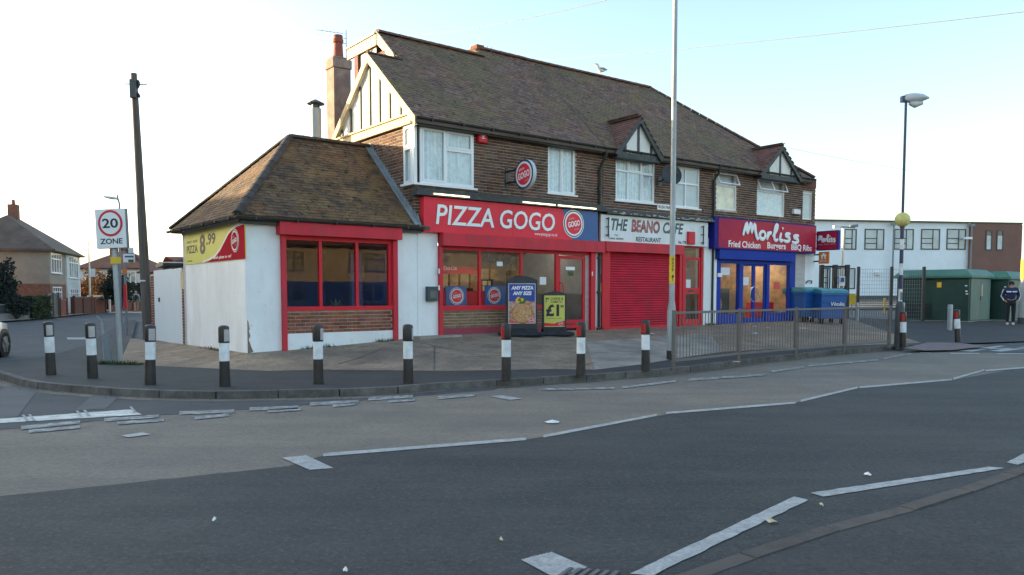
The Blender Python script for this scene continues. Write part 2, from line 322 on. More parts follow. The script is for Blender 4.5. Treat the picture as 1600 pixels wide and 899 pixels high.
mat('room_blue', (.02, .06, .22), .7, var=.2, ns=2)
mat('room_warm', (.5, .34, .2), .8, var=.35, ns=3)
mat('seat_wood', (.3, .12, .04), .6, var=.2, ns=5)
mat('steel', (.4, .42, .43), .3, metal=.8, var=.1)
mat('plant_green', (.06, .11, .03), .7, var=.4, ns=6, rnd=.3)
mat('leaf', (.035, .05, .018), .85, var=.4, ns=2, rnd=.5)
mat('leaf_dark', (.014, .024, .016), .85, var=.4, ns=2, rnd=.4)
mat('leaf_autumn', (.22, .1, .03), .85, var=.4, ns=2, rnd=.45)
mat('bark', (.07, .055, .045), .9, var=.3, ns=8, bump=.5, bs=30)
mat('pebbledash', (.3, .245, .2), .95, var=.1, ns=1.2, bump=.4, bs=30)
mat('wall_white_far', (.55, .57, .55), .9, var=.06, ns=1)
mat('cream_wall', (.42, .33, .22), .9, var=.08, ns=1)
mat('roof_far', (.12, .085, .065), .9, var=.2, ns=1, bump=.5, bs=8)
mat('roof_far_red', (.17, .075, .05), .9, var=.2, ns=1, bump=.5, bs=8)
mat('wall_stone', (.2, .19, .17), .9, var=.25, ns=2, bump=.4, bs=20)
mat('fence_wood', (.13, .12, .1), .9, var=.25, ns=3, streak=.2)
mat('beacon', (.66, .6, .2), .45, var=.04, ns=6)
mat('pole_blue', (.03, .04, .1), .4, var=.1)
mat('lamp_grey', (.5, .53, .55), .4, var=.1)
mat('lamp_lens', (.55, .58, .58), .15, var=.05)
mat('skin', (.45, .25, .17), .6, var=.05)
mat('hair', (.03, .02, .015), .7, var=.3)
mat('navy_cloth', (.018, .03, .09), .85, var=.2, ns=8, bump=.3, bs=30)
mat('black_cloth', (.012, .014, .02), .85, var=.2, ns=8, bump=.3, bs=30)
mat('white_cloth', (.7, .7, .7), .8, var=.05)
mat('grey_cloth', (.3, .3, .31), .85, var=.2, ns=8)
mat('shorts', (.25, .2, .15), .85, var=.2)
mat('car_white', (.75, .77, .78), .3, var=.02, coat=.6)
mat('tyre', (.015, .015, .016), .8, var=.2)
mat('alloy', (.35, .36, .37), .3, metal=.8, var=.1)
mat('car_glass', (.01, .013, .015), .08, var=.1)
mat('tail_lamp', (.35, .01, .01), .2, var=.1)
mat('chimney_pale', (.3, .22, .18), .95, var=.25, ns=3, bump=.5, bs=20, dirt=.6, dcol=(.22, .14, .12), ds=1.6)
mat('terracotta', (.26, .07, .045), .8, var=.2, ns=5)
mat('litter', (.75, .76, .76), .7, var=.08, ns=20)
mat('litter_tan', (.5, .42, .25), .7, var=.2, ns=20)
mat('tube_light', (.8, .75, .5), .4, emis=(1, .86, .5), es=1.1)
mat('shop_light', (.8, .7, .5), .4, emis=(1, .8, .55), es=9.)
mat('shop_light_dim', (.8, .8, .7), .4, emis=(1, .88, .7), es=3.5)
mat('menu_lit', (.8, .6, .4), .4, emis=(1, .7, .35), es=.6)
mat('print_grey', (.16, .17, .2), .6, var=.3, ns=20)
mat('notice', (.72, .74, .74), .6, var=.05, ns=8)
mat('gull_grey', (.25, .27, .3), .7, var=.1)
mat('cable', (.05, .055, .06), .6)
mat('stone_tile', (.42, .37, .35), .5, var=.12, ns=3, streak=3)
mat('dish', (.025, .027, .03), .6, var=.2, ns=6)
mat('school_yard', (.15, .155, .155), .9, var=.2, ns=.6)
glass('glass', (.97, .98, .98), 1.5); glass('glass_shop', (.93, .95, .95), 1.5); glass('glass_frost', (.85, .9, .92), 1.5, .05, .02)
# ------------------------------------------------------------------ lettering
def letters(F, rect, s, string, matl, parent, name='lettering', shear=0., bold=.0, depth=.006, rot=0., keep=False, label=None, space=1.):
    """flat cut letters fitted to the rectangle t0,t1,z0,z1 on F at setback s"""
    cu = bpy.data.curves.new('t', 'FONT'); cu.body = string; cu.shear = shear; cu.offset = bold; cu.size = 1; cu.resolution_u = 3; cu.space_character = space
    to = bpy.data.objects.new('t', cu); C.objects.link(to); bpy.context.view_layer.update()
    me = bpy.data.meshes.new_from_object(to.evaluated_get(bpy.context.evaluated_depsgraph_get()))
    C.objects.unlink(to); bpy.data.objects.remove(to)
    vs = [v.co.copy() for v in me.vertices]; fs = [list(p.vertices) for p in me.polygons]; bpy.data.meshes.remove(me)
    if not vs: return None
    x0 = min(v.x for v in vs); x1 = max(v.x for v in vs); y0 = min(v.y for v in vs); y1 = max(v.y for v in vs)
    t0, t1, z0, z1 = rect; kx = (t1-t0)/(x1-x0); ky = (z1-z0)/(y1-y0)
    if keep: kx = ky = min(kx, ky)
    cx, cz = (t0+t1)/2, (z0+z1)/2; mb = MB(); n = len(vs); A = []; B = []
    for v in vs:
        a = (v.x-(x0+x1)/2)*kx; b = (v.y-(y0+y1)/2)*ky; a, b = a*cos(rot)-b*sin(rot), a*sin(rot)+b*cos(rot)
        A.append(F.p(cx+a, s-depth, cz+b)); B.append(F.p(cx+a, s, cz+b))
    ed = {}
    for f in fs:
        for i in range(len(f)): ed[(f[i], f[(i+1) % len(f)])] = ed.get((f[i], f[(i+1) % len(f)]), 0)+1
    sd = [(b, a, a+n, b+n) for (a, b) in ed if (b, a) not in ed]
    mb.add(A+B, fs+sd)
    return mb.build(name, matl, parent, label)
def disc(F, t, s, z, r, depth, matl, parent, name, ax=1., n=36, label=None, **k):
    mb = MB(); pts = [F.p(t+r*ax*cos(2*pi*i/n), s, z+r*sin(2*pi*i/n)) for i in range(n)]
    mb.prism(pts, -F.n*depth); return mb.build(name, matl, parent, label, **k)
def strokes(F, rect, s, lines, wd, matl, parent, name, flat=.35, n=8, out=0., taper=True):
    """brush lettering: lines of (u,v) in the unit square, drawn as flattened tubes"""
    t0, t1, z0, z1 = rect; mb = MB()
    for ln in lines:
        P = []
        for i in range(len(ln)-1):                      # Catmull-Rom smoothing
            a, b = ln[i], ln[i+1]; q = ln[i-1] if i else a; e = ln[i+2] if i+2 < len(ln) else b
            for k in range(4):
                x = k/4; P.append(tuple(.5*(2*a[j]+(b[j]-q[j])*x+(2*q[j]-5*a[j]+4*b[j]-e[j])*x*x+(3*a[j]-q[j]-3*b[j]+e[j])*x**3) for j in (0, 1)))
        P.append(ln[-1]); m2 = MB(); k = len(P)
        pr = [(V((t0+(t1-t0)*u, 0, z0+(z1-z0)*v)), (wd+out)*(1 if not taper else .8+.35*sin(pi*i/(k-1)))) for i, (u, v) in enumerate(P)]
        pr = [(pr[0][0]+(pr[0][0]-pr[1][0]).normalized()*(wd+out)*.5, .4*pr[0][1])]+pr+[(pr[-1][0]+(pr[-1][0]-pr[-2][0]).normalized()*(wd+out)*.5, .4*pr[-1][1])]
        m2.loft(pr, n)
        mb.add([F.p(v.x, s+v.y*flat, v.z) for v in m2.v], m2.f)
    return mb.build(name, matl, parent)
# ------------------------------------------------------------------ frames of the terrace
F1 = Fr((-.67, 20), rad(51.9)); TB = 4.2
o2 = F1.p(TB, 0, 0); F2 = Fr((o2.x, o2.y), rad(53.6))
AX = -6.25                                   # left end of the corner annex on F1
# ------------------------------------------------------------------ ground, roads, pavements
def sheet(name, pts, z, m, parent=None, kind='structure', rough_=0):
    mb = MB(); P = [V((p[0], p[1], z)) for p in pts]
    if rough_:
        Q = []
        for i, a in enumerate(P):
            b = P[(i+1) % len(P)]; n = int((b-a).length/.12) if (b-a).length < 30 else 1; e = (b-a).normalized() if n > 1 else V()
            for k in range(n): Q.append(a.lerp(b, k/n)+V((-e.y, e.x, 0))*(random.uniform(-.016, .016) if k else 0))
        P = Q
    mb.add(P, [tuple(range(len(P)))]); a = sum((P[i].cross(P[(i+1) % len(P)]) for i in range(len(P))), V()).z
    if a < 0: mb.f[0].reverse()
    return mb.build(name, m, parent, kind=None if parent else kind, base=(0, 0, 0))
mb = MB(); mb.box(ID, -900, 900, -900, 1500, -.6, -.05); mb.build('ground', MT['ground'], kind='structure', base=(0, 0, 0))
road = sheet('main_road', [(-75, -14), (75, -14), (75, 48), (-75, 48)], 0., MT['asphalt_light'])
g = lambda px, py, z=0: G(px, py, z)
side_st = sheet('side_street', [g(-1500, 620), g(-400, 640), g(0, 672), g(240, 650), g(420, 638), g(620, 622), g(770, 610), g(800, 598), g(420, 560), g(240, 480), g(330, 470), g(330, 464), g(190, 466), g(130, 474), g(-40, 500), g(-900, 540)], .004, MT['asphalt_side'], rough_=1)
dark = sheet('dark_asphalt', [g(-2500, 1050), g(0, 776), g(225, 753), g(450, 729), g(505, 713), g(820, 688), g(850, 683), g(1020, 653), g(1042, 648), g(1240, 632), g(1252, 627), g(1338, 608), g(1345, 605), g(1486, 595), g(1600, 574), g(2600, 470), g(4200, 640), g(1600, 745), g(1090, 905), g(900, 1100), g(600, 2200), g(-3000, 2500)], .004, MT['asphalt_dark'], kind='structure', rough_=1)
for pl in ([(-70, 665), (10, 604), (62, 606), (28, 652)], [(118, 642), (152, 612), (192, 615), (165, 640)], [(146, 612), (150, 606), (205, 612), (180, 616)]):
    sheet('asphalt_patch', [g(*q) for q in pl], .009, MT['asphalt_patch'] if pl[0][1] != 612 else MT['tactile'], side_st)
def quadmark(par, q, m='paint', z=.010):
    P = [g(*a) for a in q]; k = 26; mb = MB()      # ragged-edged painted quad (long sides 0-1 and 3-2)
    for i in range(k+1):
        u = i/k; a = P[0].lerp(P[1], u); b = P[3].lerp(P[2], u); e = (b-a).normalized()*.005
        a = a+e*random.uniform(-1.3, .9); b = b+e*random.uniform(-.9, 1.3); mb.v += [V((a.x, a.y, z)), V((b.x, b.y, z))]
    for i in range(k): mb.f.append([2*i, 2*i+2, 2*i+3, 2*i+1]); mb.c.append(0.); mb.mi.append(0)
    o = mb.build('road_marking', MT[m], par)
    if (mb.v[2]-mb.v[0]).cross(mb.v[1]-mb.v[0]).z < 0: o.data.flip_normals()
def line(par, x0, y0, x1, y1, h0, h1, m='paint'):    # pixel end points of the upper edge and heights at each end
    k = 1.7 if m == 'paint_worn' else 1.1; quadmark(par, [(x0, y0), (x1, y1), (x1, y1+h1*k), (x0, y0+h0*k)], m)
quadmark(dark, [(441, 717), (478, 713), (521, 733), (484, 736)])
quadmark(dark, [(814, 877), (862, 865), (918, 889), (866, 905)])
for a in ((505, 710, 822, 685, 4.5, 4), (849, 681, 1026, 648, 4, 3), (1041, 645, 1243, 629, 3, 2.6), (1251, 626, 1340, 605, 3, 2.5), (1343, 605, 1487, 593, 2.4, 2), (1490, 591, 1538, 578, 3, 2), (1540, 579, 1640, 571, 2, 2)): line(dark, *a)
quadmark(dark, [(984, 899), (1241, 778), (1263, 783), (1019, 902)])
quadmark(dark, [(1266, 772), (1545, 731), (1571, 733), (1286, 778)])
quadmark(dark, [(1573, 724), (1640, 690), (1660, 700), (1590, 728)])
for a in ((842, 608, 960, 606, 2, 1.6), (972, 605, 1056, 595, 2, 1.7), (1075, 593, 1196, 585, 2, 1.6), (1205, 580, 1256, 573, 2, 1.6), (1262, 571, 1372, 562, 1.6, 1.4), (1380, 560, 1424, 552, 1.5, 1.2), (575, 622, 645, 618, 3, 2.6), (684, 620, 742, 616, 3, 2.4), (484, 630, 560, 626, 3, 3), (280, 644, 366, 641, 3, 3), (390, 638, 466, 635, 3, 3), (163, 655, 248, 649, 3, 2.6), (33, 667, 125, 658, 3.5, 3)):
    line(road, *a, m='paint_worn')
for a in ((45, 673, 125, 666, 3, 2.6), (183, 660, 256, 655, 3, 2.6), (304, 652, 358, 647, 3, 2.6), (418, 641, 470, 638, 3, 2.6), (520, 633, 556, 630, 2.6, 2.4), (606, 626, 648, 624, 2.6, 2.2)): line(road, *a, m='paint_worn')
quadmark(road, [(190, 682), (222, 677), (236, 680), (200, 685)]); quadmark(road, [(765, 620), (786, 619), (816, 624), (796, 626)])
quadmark(side_st, [(-60, 660), (204, 641), (222, 649), (-60, 666)], 'paint_thick')
for x in (34, 44, 118, 130, 202):
    yy = 658-x*.078; quadmark(side_st, [(x, yy-5), (x+4, yy-5), (x+12, yy+4.5), (x+7, yy+4.5)], 'paint', .018)
quadmark(side_st, [(104, 528), (140, 528), (142, 531), (106, 531)]); quadmark(side_st, [(102, 561), (150, 557), (156, 559), (106, 564)])
quadmark(side_st, [(205, 617), (222, 616), (232, 619), (208, 620)], 'paint')
# tarmac pavement: front along the kerb, back against forecourt and side street
KP = [(-90, 566), (-40, 576), (0, 584), (30, 594), (60, 600), (110, 605), (180, 610), (240, 613), (330, 615), (400, 614), (480, 613), (560, 611), (630, 607), (700, 601), (800, 596), (900, 590), (1000, 583), (1060, 578), (1100, 573), (1200, 561), (1300, 551), (1380, 545), (1440, 541)]
KZ = .115
kf = [G(x, y-3, KZ) for x, y in KP]
back = [(1440, 536), (1392, 538), (1300, 541.5), (1200, 546), (1130, 550), (1080, 557), (1000, 570), (930, 578), (860, 577), (760, 579), (700, 580), (600, 579), (500, 578), (420, 580), (330, 576), (262, 573), (225, 571), (187, 568), (196, 548), (206, 528), (214, 500), (203, 500), (183, 510), (160, 523), (130, 541), (70, 558), (0, 565), (-60, 566)]
fc = {x: G(x, y, KZ) for x, y in back}
pav = sheet('pavement', kf+[G(x, y, KZ) for x, y in back], KZ, MT['tarmac'])
mb = MB()
for i in range(len(kf)-1): a, b = kf[i], kf[i+1]; mb.add([a, V((a.x, a.y, -.02)), V((b.x, b.y, -.02)), b], [(0, 1, 2, 3)])
mb.build('kerb_face', MT['kerb'], pav)
# kerb stones
def stones(parent, pts, name, ln, wd, z0, z1, matl, inset=0, gap=.012):
    ent = []; carry = 0.
    L_ = [0.]
    for i in range(len(pts)-1): L_.append(L_[-1]+(pts[i+1]-pts[i]).length)
    def P(s):
        for i in range(len(pts)-1):
            if s <= L_[i+1]: return pts[i].lerp(pts[i+1], (s-L_[i])/(L_[i+1]-L_[i]))
        return pts[-1]
    s = 0
    while s+ln < L_[-1]:
        a, b = P(s), P(s+ln); X = (b-a).normalized(); Z = V((0, 0, 1)); Y = Z.cross(X)
        c = (a+b)/2+Y*inset; c.z = (z0+z1)/2+random.uniform(-.004, .004); c += Y*random.uniform(-.006, .006)
        ent.append((c, X, Y, Z, ((b-a).length-gap, wd, z1-z0))); s += ln
    pieces(name, matl, parent, ent)
kerb = tagit(bpy.data.objects.new('kerb', None), kind='structure'); C.objects.link(kerb); WL['kerb'] = V((0, 0, 0))
stones(kerb, kf, 'kerb_stone', .91, .13, -.02, KZ+.008, MT['kerb'], inset=.0)
# gutter channel of lighter worn tarmac along the kerb
ch = [V((p.x, p.y, 0)) for p in kf]; o_ = []
for i, p in enumerate(ch):
    d = (ch[min(i+1, len(ch)-1)]-ch[max(i-1, 0)]).normalized(); o_.append(p+V((d.y, -d.x, 0))*(.30 if i < 12 else .16))
mb = MB(); mb.v = [p+V((0, 0, .007)) for p in ch+o_]; k = len(ch)
for i in range(k-1): mb.f.append([i, i+k, i+1+k, i+1]); mb.c.append(0.); mb.mi.append(0)
mb.build('road_channel', MT['asphalt_light'], road)
# forecourt: rises from the tarmac to the shop fronts
def fz(F, px, py, s=0): return F.hit(px, py, s)
def fbase(F, t, s, z): return F.p(t, s, z)
BL = [  # front pixel on tarmac edge , back world point
    ((187, 567.5), F1.p(AX-.05, 10.6, .16)), ((225, 571), F1.p(AX-.02, 7.8, .2)), ((262, 573), F1.p(AX, 5.6, .26)), ((330, 576), F1.p(AX, 2.6, .31)), ((385, 578.5), F1.p(AX, 0, .34)), ((420, 580), F1.p(-5.2, 0, .37)), ((500, 578), F1.p(-3.9, 0, .43)),
    ((600, 579), F1.p(-2.9, 0, .48)), ((700, 580), F1.p(-1.2, 0, .55)), ((760, 579), F1.p(0.3, 0, .56)), ((860, 577), F1.p(2.1, 0, .555)), ((930, 578), F1.p(3.4, 0, .54)), ((1000, 570), F2.p(.6, 0, .53)),
    ((1080, 557), F2.p(2.6, 0, .53)), ((1130, 550), F2.p(4.6, 0, .55)), ((1200, 546), F2.p(7, 0, .57)), ((1300, 541.5), F2.p(9.2, 0, .58)), ((1392, 538), F2.p(10.9, 0, .58)), ((1440, 536), F2.p(13.5, .2, .6)), ((1480, 537), at(1360, 497, 33)), ((1530, 536), at(1430, 502, 32.3)), ((1640, 532), at(1640, 501, 33))]
mb = MB(); RW = 8
for (fp, bw) in BL:
    a = G(fp[0], fp[1], KZ if fp[0] < 1450 else .05)+V((0, 0, .003))
    for j in range(RW+1):
        u = j/RW; p = a.lerp(bw, u); p.z = a.z+(bw.z-a.z)*(u*.75+.25*u*u*(3-2*u)); mb.v.append(p)
for i in range(len(BL)-1):
    for j in range(RW):
        q = i*(RW+1)+j; mb.f.append([q, q+RW+1, q+RW+2, q+1]); mb.c.append(0.); mb.mi.append(1 if (11 <= i <= 13 and j < 5) else (2 if i >= 18 else 0))
fore = mb.build('forecourt', [MT['forecourt'], MT['concrete_light'], MT['tarmac']], kind='structure', base=(0, 0, 0))
FV = [v.copy() for v in mb.v]
from mathutils.bvhtree import BVHTree
FT = BVHTree.FromPolygons(FV, [f for f in mb.f])
def gz(x, y):                 # height of the walkable ground
    h = FT.ray_cast(V((x, y, 5)), V((0, 0, -1)))
    return h[0].z if h[0] else KZ
def onfc(px, py):             # point of the forecourt seen at a pixel
    h = FT.ray_cast(CAMP, ray(px, py).normalized())
    return h[0] if h[0] else G(px, py, KZ)
# cracks in the forecourt
def crack(pts, wd=.012):
    P = [onfc(*p)+V((0, 0, .006)) for p in pts]; mb = MB()
    for a, b in zip(P, P[1:]):
        n = max(2, int((b-a).length/.12)); pr = a
        for i in range(1, n+1):
            q = a.lerp(b, i/n)+V((random.uniform(-.02, .02), random.uniform(-.02, .02), 0)); q.z = gz(q.x, q.y)+.006; d = (q-pr).normalized(); s = V((-d.y, d.x, 0))*wd*random.uniform(.5, 1.2)
            mb.add([pr-s, q-s, q+s, pr+s], [(0, 1, 2, 3)]); pr = q
    mb.build('crack', MT['dark_grey'], fore)
for c_ in ([(678, 578), (679, 560), (679, 540)], [(640, 534), (660, 536), (700, 546), (730, 548)], [(530, 569), (560, 560), (598, 545)], [(622, 555), (650, 555), (676, 557)], [(860, 573), (905, 574), (930, 566)], [(880, 553), (930, 552), (1000, 548), (1040, 549)], [(760, 546), (840, 530), (880, 527)], [(700, 560), (770, 556), (850, 560)]): crack(c_)
# near pavement, lower right, flush brown edging
NP = [g(700, 1030), g(1090, 902), g(1200, 860), g(1330, 820), g(1450, 790), g(1600, 737), g(1800, 668), g(2300, 560)]
npav = sheet('near_pavement', [p.to_tuple() for p in NP]+[g(3500, 620), V((20, -3, 0)), V((0, -6, 0)), g(500, 2500)], .012, MT['near_tarmac'])
stones(npav, [g(x, y) for x, y in ((700, 1030), (900, 965), (1090, 902), (1200, 860), (1330, 820), (1450, 790), (1600, 737), (1800, 668), (2300, 560))][::-1], 'edging_stone', .91, .12, -.03, .021, MT['kerb_brown'], inset=0)
# crossing furniture on the ground at the right
tp = [(1412, 544, .13), (1450, 535, .13), (1500, 536, .12), (1540, 541, .08), (1490, 547, .05), (1446, 548, .06)]
P = [G(*a) for a in tp]; mb = MB(); mb.add(P, [tuple(range(6))])
o = mb.build('tactile_paving', MT['tactile'], pav)
if o.data.polygons[0].normal.z < 0: o.data.flip_normals()
for q in ([(1497, 549), (1560, 541), (1572, 541), (1520, 550)], [(1546, 549), (1620, 540), (1640, 541), (1565, 550)], [(1437, 551.5), (1455, 552), (1455, 553), (1437, 552.5)], [(1485, 552.5), (1530, 552.5), (1530, 554), (1485, 554)], [(1558, 553), (1600, 553), (1600, 554.5), (1558, 554.5)], [(1500, 546), (1600, 544), (1600, 545), (1500, 547)]): quadmark(road, q)
sheet('dropped_crossing', [G(1440, 549, 0), G(1500, 550.5, 0), G(1640, 552, 0), G(1900, 548, 0), G(1700, 532, 0), G(1560, 537, 0)], .008, MT['asphalt_side'], road)
# school yard beyond the gates, gently rising
mb = MB(); mb.add([(10.5, 33.1, .5), (18, 32.9, .38), (25, 33.2, .33), (62, 33.4, .33), (75, 64, 1.1), (13, 64, 1.1), (8, 40, .8)], [(0, 1, 2, 3, 4, 5, 6)]); mb.build('school_yard', MT['school_yard'], kind='structure', base=(0, 0, 0))
mb = MB()
for k in range(5):
    y = 40+k*4.5; z = .55+(y-31)*.0165; mb.box(ID, 12, 60, y, y+.5, z-.1, z+.12)
mb.build('yard_kerb', MT['kerb'], kind='structure', base=(0, 0, 0))
# ------------------------------------------------------------------ building helpers
def slab(F, t0, t1, z0, z1, s0, s1, holes=()):
    """wall box with rectangular openings (t0,t1,z0,z1)"""
    mb = MB(); ts = sorted({t0, t1, *[min(max(h[i], t0), t1) for h in holes for i in (0, 1)]}); zs = sorted({z0, z1, *[min(max(h[i], z0), z1) for h in holes for i in (2, 3)]})
    for a, b in zip(ts, ts[1:]):
        run = None
        for c, d in zip(zs, zs[1:]):
            m_, n_ = (a+b)/2, (c+d)/2
            if any(h[0] < m_ < h[1] and h[2] < n_ < h[3] for h in holes):
                if run: mb.box(F, a, b, s0, s1, *run); run = None
            else: run = (run[0], d) if run else (c, d)
        if run: mb.box(F, a, b, s0, s1, *run)
    return mb
def bricks(F, t0, t1, z0, z1, s, holes=(), fn=None, proud=.007, gap=.0155, H=.075, L_=.225):
    ent = []; j = 0; z = z0
    while z+H*.8 < z1:
        h = min(H, z1-z)-gap; off = (j % 2)*L_/2; t = t0-off
        while t < t1:
            a, b = max(t, t0), min(t+L_-gap, t1); iv = [(a, b)]
            for q in holes:
                if q[2] < z+h and q[3] > z+.004:
                    nv = []
                    for (u, v) in iv:
                        if q[1] <= u or q[0] >= v: nv.append((u, v)); continue
                        if u < q[0]: nv.append((u, q[0]-.004))
                        if v > q[1]: nv.append((q[1]+.004, v))
                    iv = nv
            for (u, v) in iv:
                if v-u > .035 and (fn is None or fn((u+v)/2, z+h/2)):
                    pr = proud+random.uniform(-.002, .003)
                    ent.append((F.p((u+v)/2, s-pr/2, z+h/2), F.d, V((0, 0, 1)), -F.n, (v-u, h, pr+.01)))
            t += L_
        z += H; j += 1
    return ent
def tiles(F, t0, t1, s0, z0, slope, q1, inside, gauge=.105, W_=.165, jit=1., sgn=1, fr=None):
    """plain tiles on the slope rising from (s0,z0) at angle slope (radians); q = distance up the slope"""
    ent = []; U = F.n*cos(slope)+V((0, 0, sin(slope))); NN = -F.n*sin(slope)+V((0, 0, cos(slope))); j = 0; q = 0
    while q < q1:
        t = t0-(j % 2)*W_/2
        if j % 2 and inside(t0+.03, q+gauge/2):
            a = rad(4); Y = U*cos(a)-NN*sin(a); Z = NN*cos(a)+U*sin(a); ent.append((F.p(t0+W_/4, s0, z0)+U*(q+.07)+NN*.019, F.d, Y, Z, (W_/2-.007, .155, .013)))
        while t < t1:
            if t > t0-.001 and inside(t+W_/2, q+gauge/2):
                a = rad(4.5+random.uniform(-2, 3)*jit); X = F.d; Y = U*cos(a)-NN*sin(a); Z = NN*cos(a)+U*sin(a)
                X2 = (X+Y*random.uniform(-.02, .02)*jit).normalized(); Y = Z.cross(X2)
                ent.append((F.p(t+W_/2, s0, z0)+U*(q+.07)+NN*(.018+random.uniform(0, .007)*jit), X2, Y, Z, (W_-.007, .155, .013)))
            t += W_
        q += gauge; j += 1
    return ent
def hips(a, b, r, ln=.36):
    """half-round ridge tiles from a to b -> entries as boxes is too crude, returns MB list"""
    a, b = V(a), V(b); n = max(1, round((b-a).length/ln)); out_ = []
    X = (b-a).normalized(); Y = V((0, 0, 1)).cross(X).normalized(); Z = X.cross(Y)
    for i in range(n):
        p = a.lerp(b, i/n); e = a.lerp(b, (i+.96)/n); m = MB(); k = 6; vs = []
        for (c, rr) in ((p, r*1.06), (e, r)):
            for j in range(k+1):
                th = pi*(.02+.96*j/k); vs.append(c+Y*(rr*cos(th))+Z*(rr*sin(th)*.8-.02))
        m.add(vs, [(j, j+1, j+k+2, j+k+1) for j in range(k)]+[tuple(range(k, -1, -1)), tuple(range(k+1, 2*k+2))])
        out_.append(m)
    return out_
def win(parent, F, t0, t1, z0, z1, s, cells, fw=.05, fm='upvc', gm='glass', back='curtain', folds=0, sill=True, dp=.06, bs=.06, sash=0., label=None):
    """window frame with panes; cells are (u0,u1,v0,v1) fractions"""
    mb = MB(); W_, H_ = t1-t0, z1-z0; panes = []
    for c in cells:
        a, b, c0, d = t0+W_*c[0], t0+W_*c[1], z0+H_*c[2], z0+H_*c[3]; f = fw*(.5 if len(c) < 5 else c[4])
        fl = fw if c[0] == 0 else fw*.5; fr_ = fw if c[1] == 1 else fw*.5; fb = fw if c[2] == 0 else fw*.5; ft = fw if c[3] == 1 else fw*.5
        e = sash if len(c) > 5 else 0
        mb.box(F, a, a+fl, s, s+dp, c0, d).box(F, b-fr_, b, s, s+dp, c0, d).box(F, a+fl, b-fr_, s, s+dp, c0, c0+fb).box(F, a+fl, b-fr_, s, s+dp, d-ft, d)
        panes.append((a+fl, b-fr_, c0+fb, d-ft))
        if len(c) > 4:   # an opening sash stands proud
            g_ = c[4]; x0, x1, y0, y1 = a+fl-.008, b-fr_+.008, c0+fb-.008, d-ft+.008
            mb.box(F, x0, x0+g_, s-.014, s+.02, y0, y1).box(F, x1-g_, x1, s-.014, s+.02, y0, y1).box(F, x0+g_, x1-g_, s-.014, s+.02, y0, y0+g_).box(F, x0+g_, x1-g_, s-.014, s+.02, y1-g_, y1)
    o = mb.build('window', MT[fm], parent, label)
    for (a, b, c0, d) in panes:
        MB().box(F, a-.004, b+.004, s+.022, s+.03, c0-.004, d+.004).build('pane', MT[gm], o)
    if back:
        m = MB(); k = max(2, int(W_/.035)) if folds else 1
        for i in range(k+1):
            x = t0+.02+(W_-.04)*i/k; y = s+bs+(.018*sin(i*1.9)+.01*sin(i*.7) if folds else 0); m.v += [F.p(x, y, z0+.02), F.p(x, y, z1-.02)]
        for i in range(k): m.f.append([2*i, 2*i+2, 2*i+3, 2*i+1]); m.c.append(0.); m.mi.append(0)
        m.build('curtain' if folds else 'blind', MT[back], o)
    if sill: MB().box(F, t0-.05, t1+.06, s-.07, s+dp, z0-.045, z0-.002).build('sill', MT[fm], o)
    return o
def gutterbar(F, t0, t1, s, z, r=.055):
    mb = MB(); k = 6; vs = []
    for t in (t0, t1):
        for j in range(k+1):
            th = pi+pi*j/k; vs.append(F.p(t, s+r*cos(th), z+r*sin(th)))
        for j in range(k+1):
            th = 2*pi-pi*j/k; vs.append(F.p(t, s+(r-.008)*cos(th), z+(r-.008)*sin(th)))
    n = 2*k+2; mb.add(vs, [(i, (i+1) % n, (i+1) % n+n, i+n) for i in range(n)]+[tuple(range(n))[::-1], tuple(range(n, 2*n))])
    t = t0+.4
    while t < t1: mb.box(F, t, t+.03, s-r-.01, s+r, z-r-.012, z+.005); t += .9
    return mb
EZ, ES, SL = 5.75, -.30, math.atan(.86)
def rz(s): return EZ+.86*(s-ES)
# ================================================================== pizza shop building (A)
A = thing('pizza_shop_building', 'brick two storey takeaway with red PIZZA GOGO fascia and cream gable end', 'building', F1.p(1, 3, 0))
TL = -2.12
tW1 = F1.R(655.5, 195, 739.5, 286, -.02); tW2 = F1.R(856, 225, 899, 301, .0)
h1 = (TL-.01, tW1[1], tW1[2], tW1[3]); h2 = tW2
zf = F1.hit(800, 311, 0)[1]
wallA = slab(F1, TL, TB+.05, 3.2, 5.72, 0, .25, [h1, h2]).build('wall', MT['mortar'], A)
FS = side(F1, TL)                                  # gable side: t = -s
cs = .46                                            # return of the corner window
hs = (-cs, .02, tW1[2], tW1[3])
mb = slab(FS, -7.0, -.001, .2, 5.70, 0, .25, [hs]); wallS = mb.build('side_wall', MT['mortar'], A)
ent = bricks(F1, TL+.0, TB+.02, 3.3, 5.72, 0, [h1, h2])
pieces('brick', MT['brick'], wallA, ent)
ent = bricks(FS, -5.6, 0, 3.3, 5.8, 0, [hs]); pieces('brick', MT['brick'], wallS, ent)
mb = MB(); mb.box(F1, TL, TB, 6.8, 7.0, 0, 5.6); mb.box(F1, TL+.25, TB, .3, 7.2, 3.05, 3.2); mb.build('rear_wall', MT['brick_red'], A)
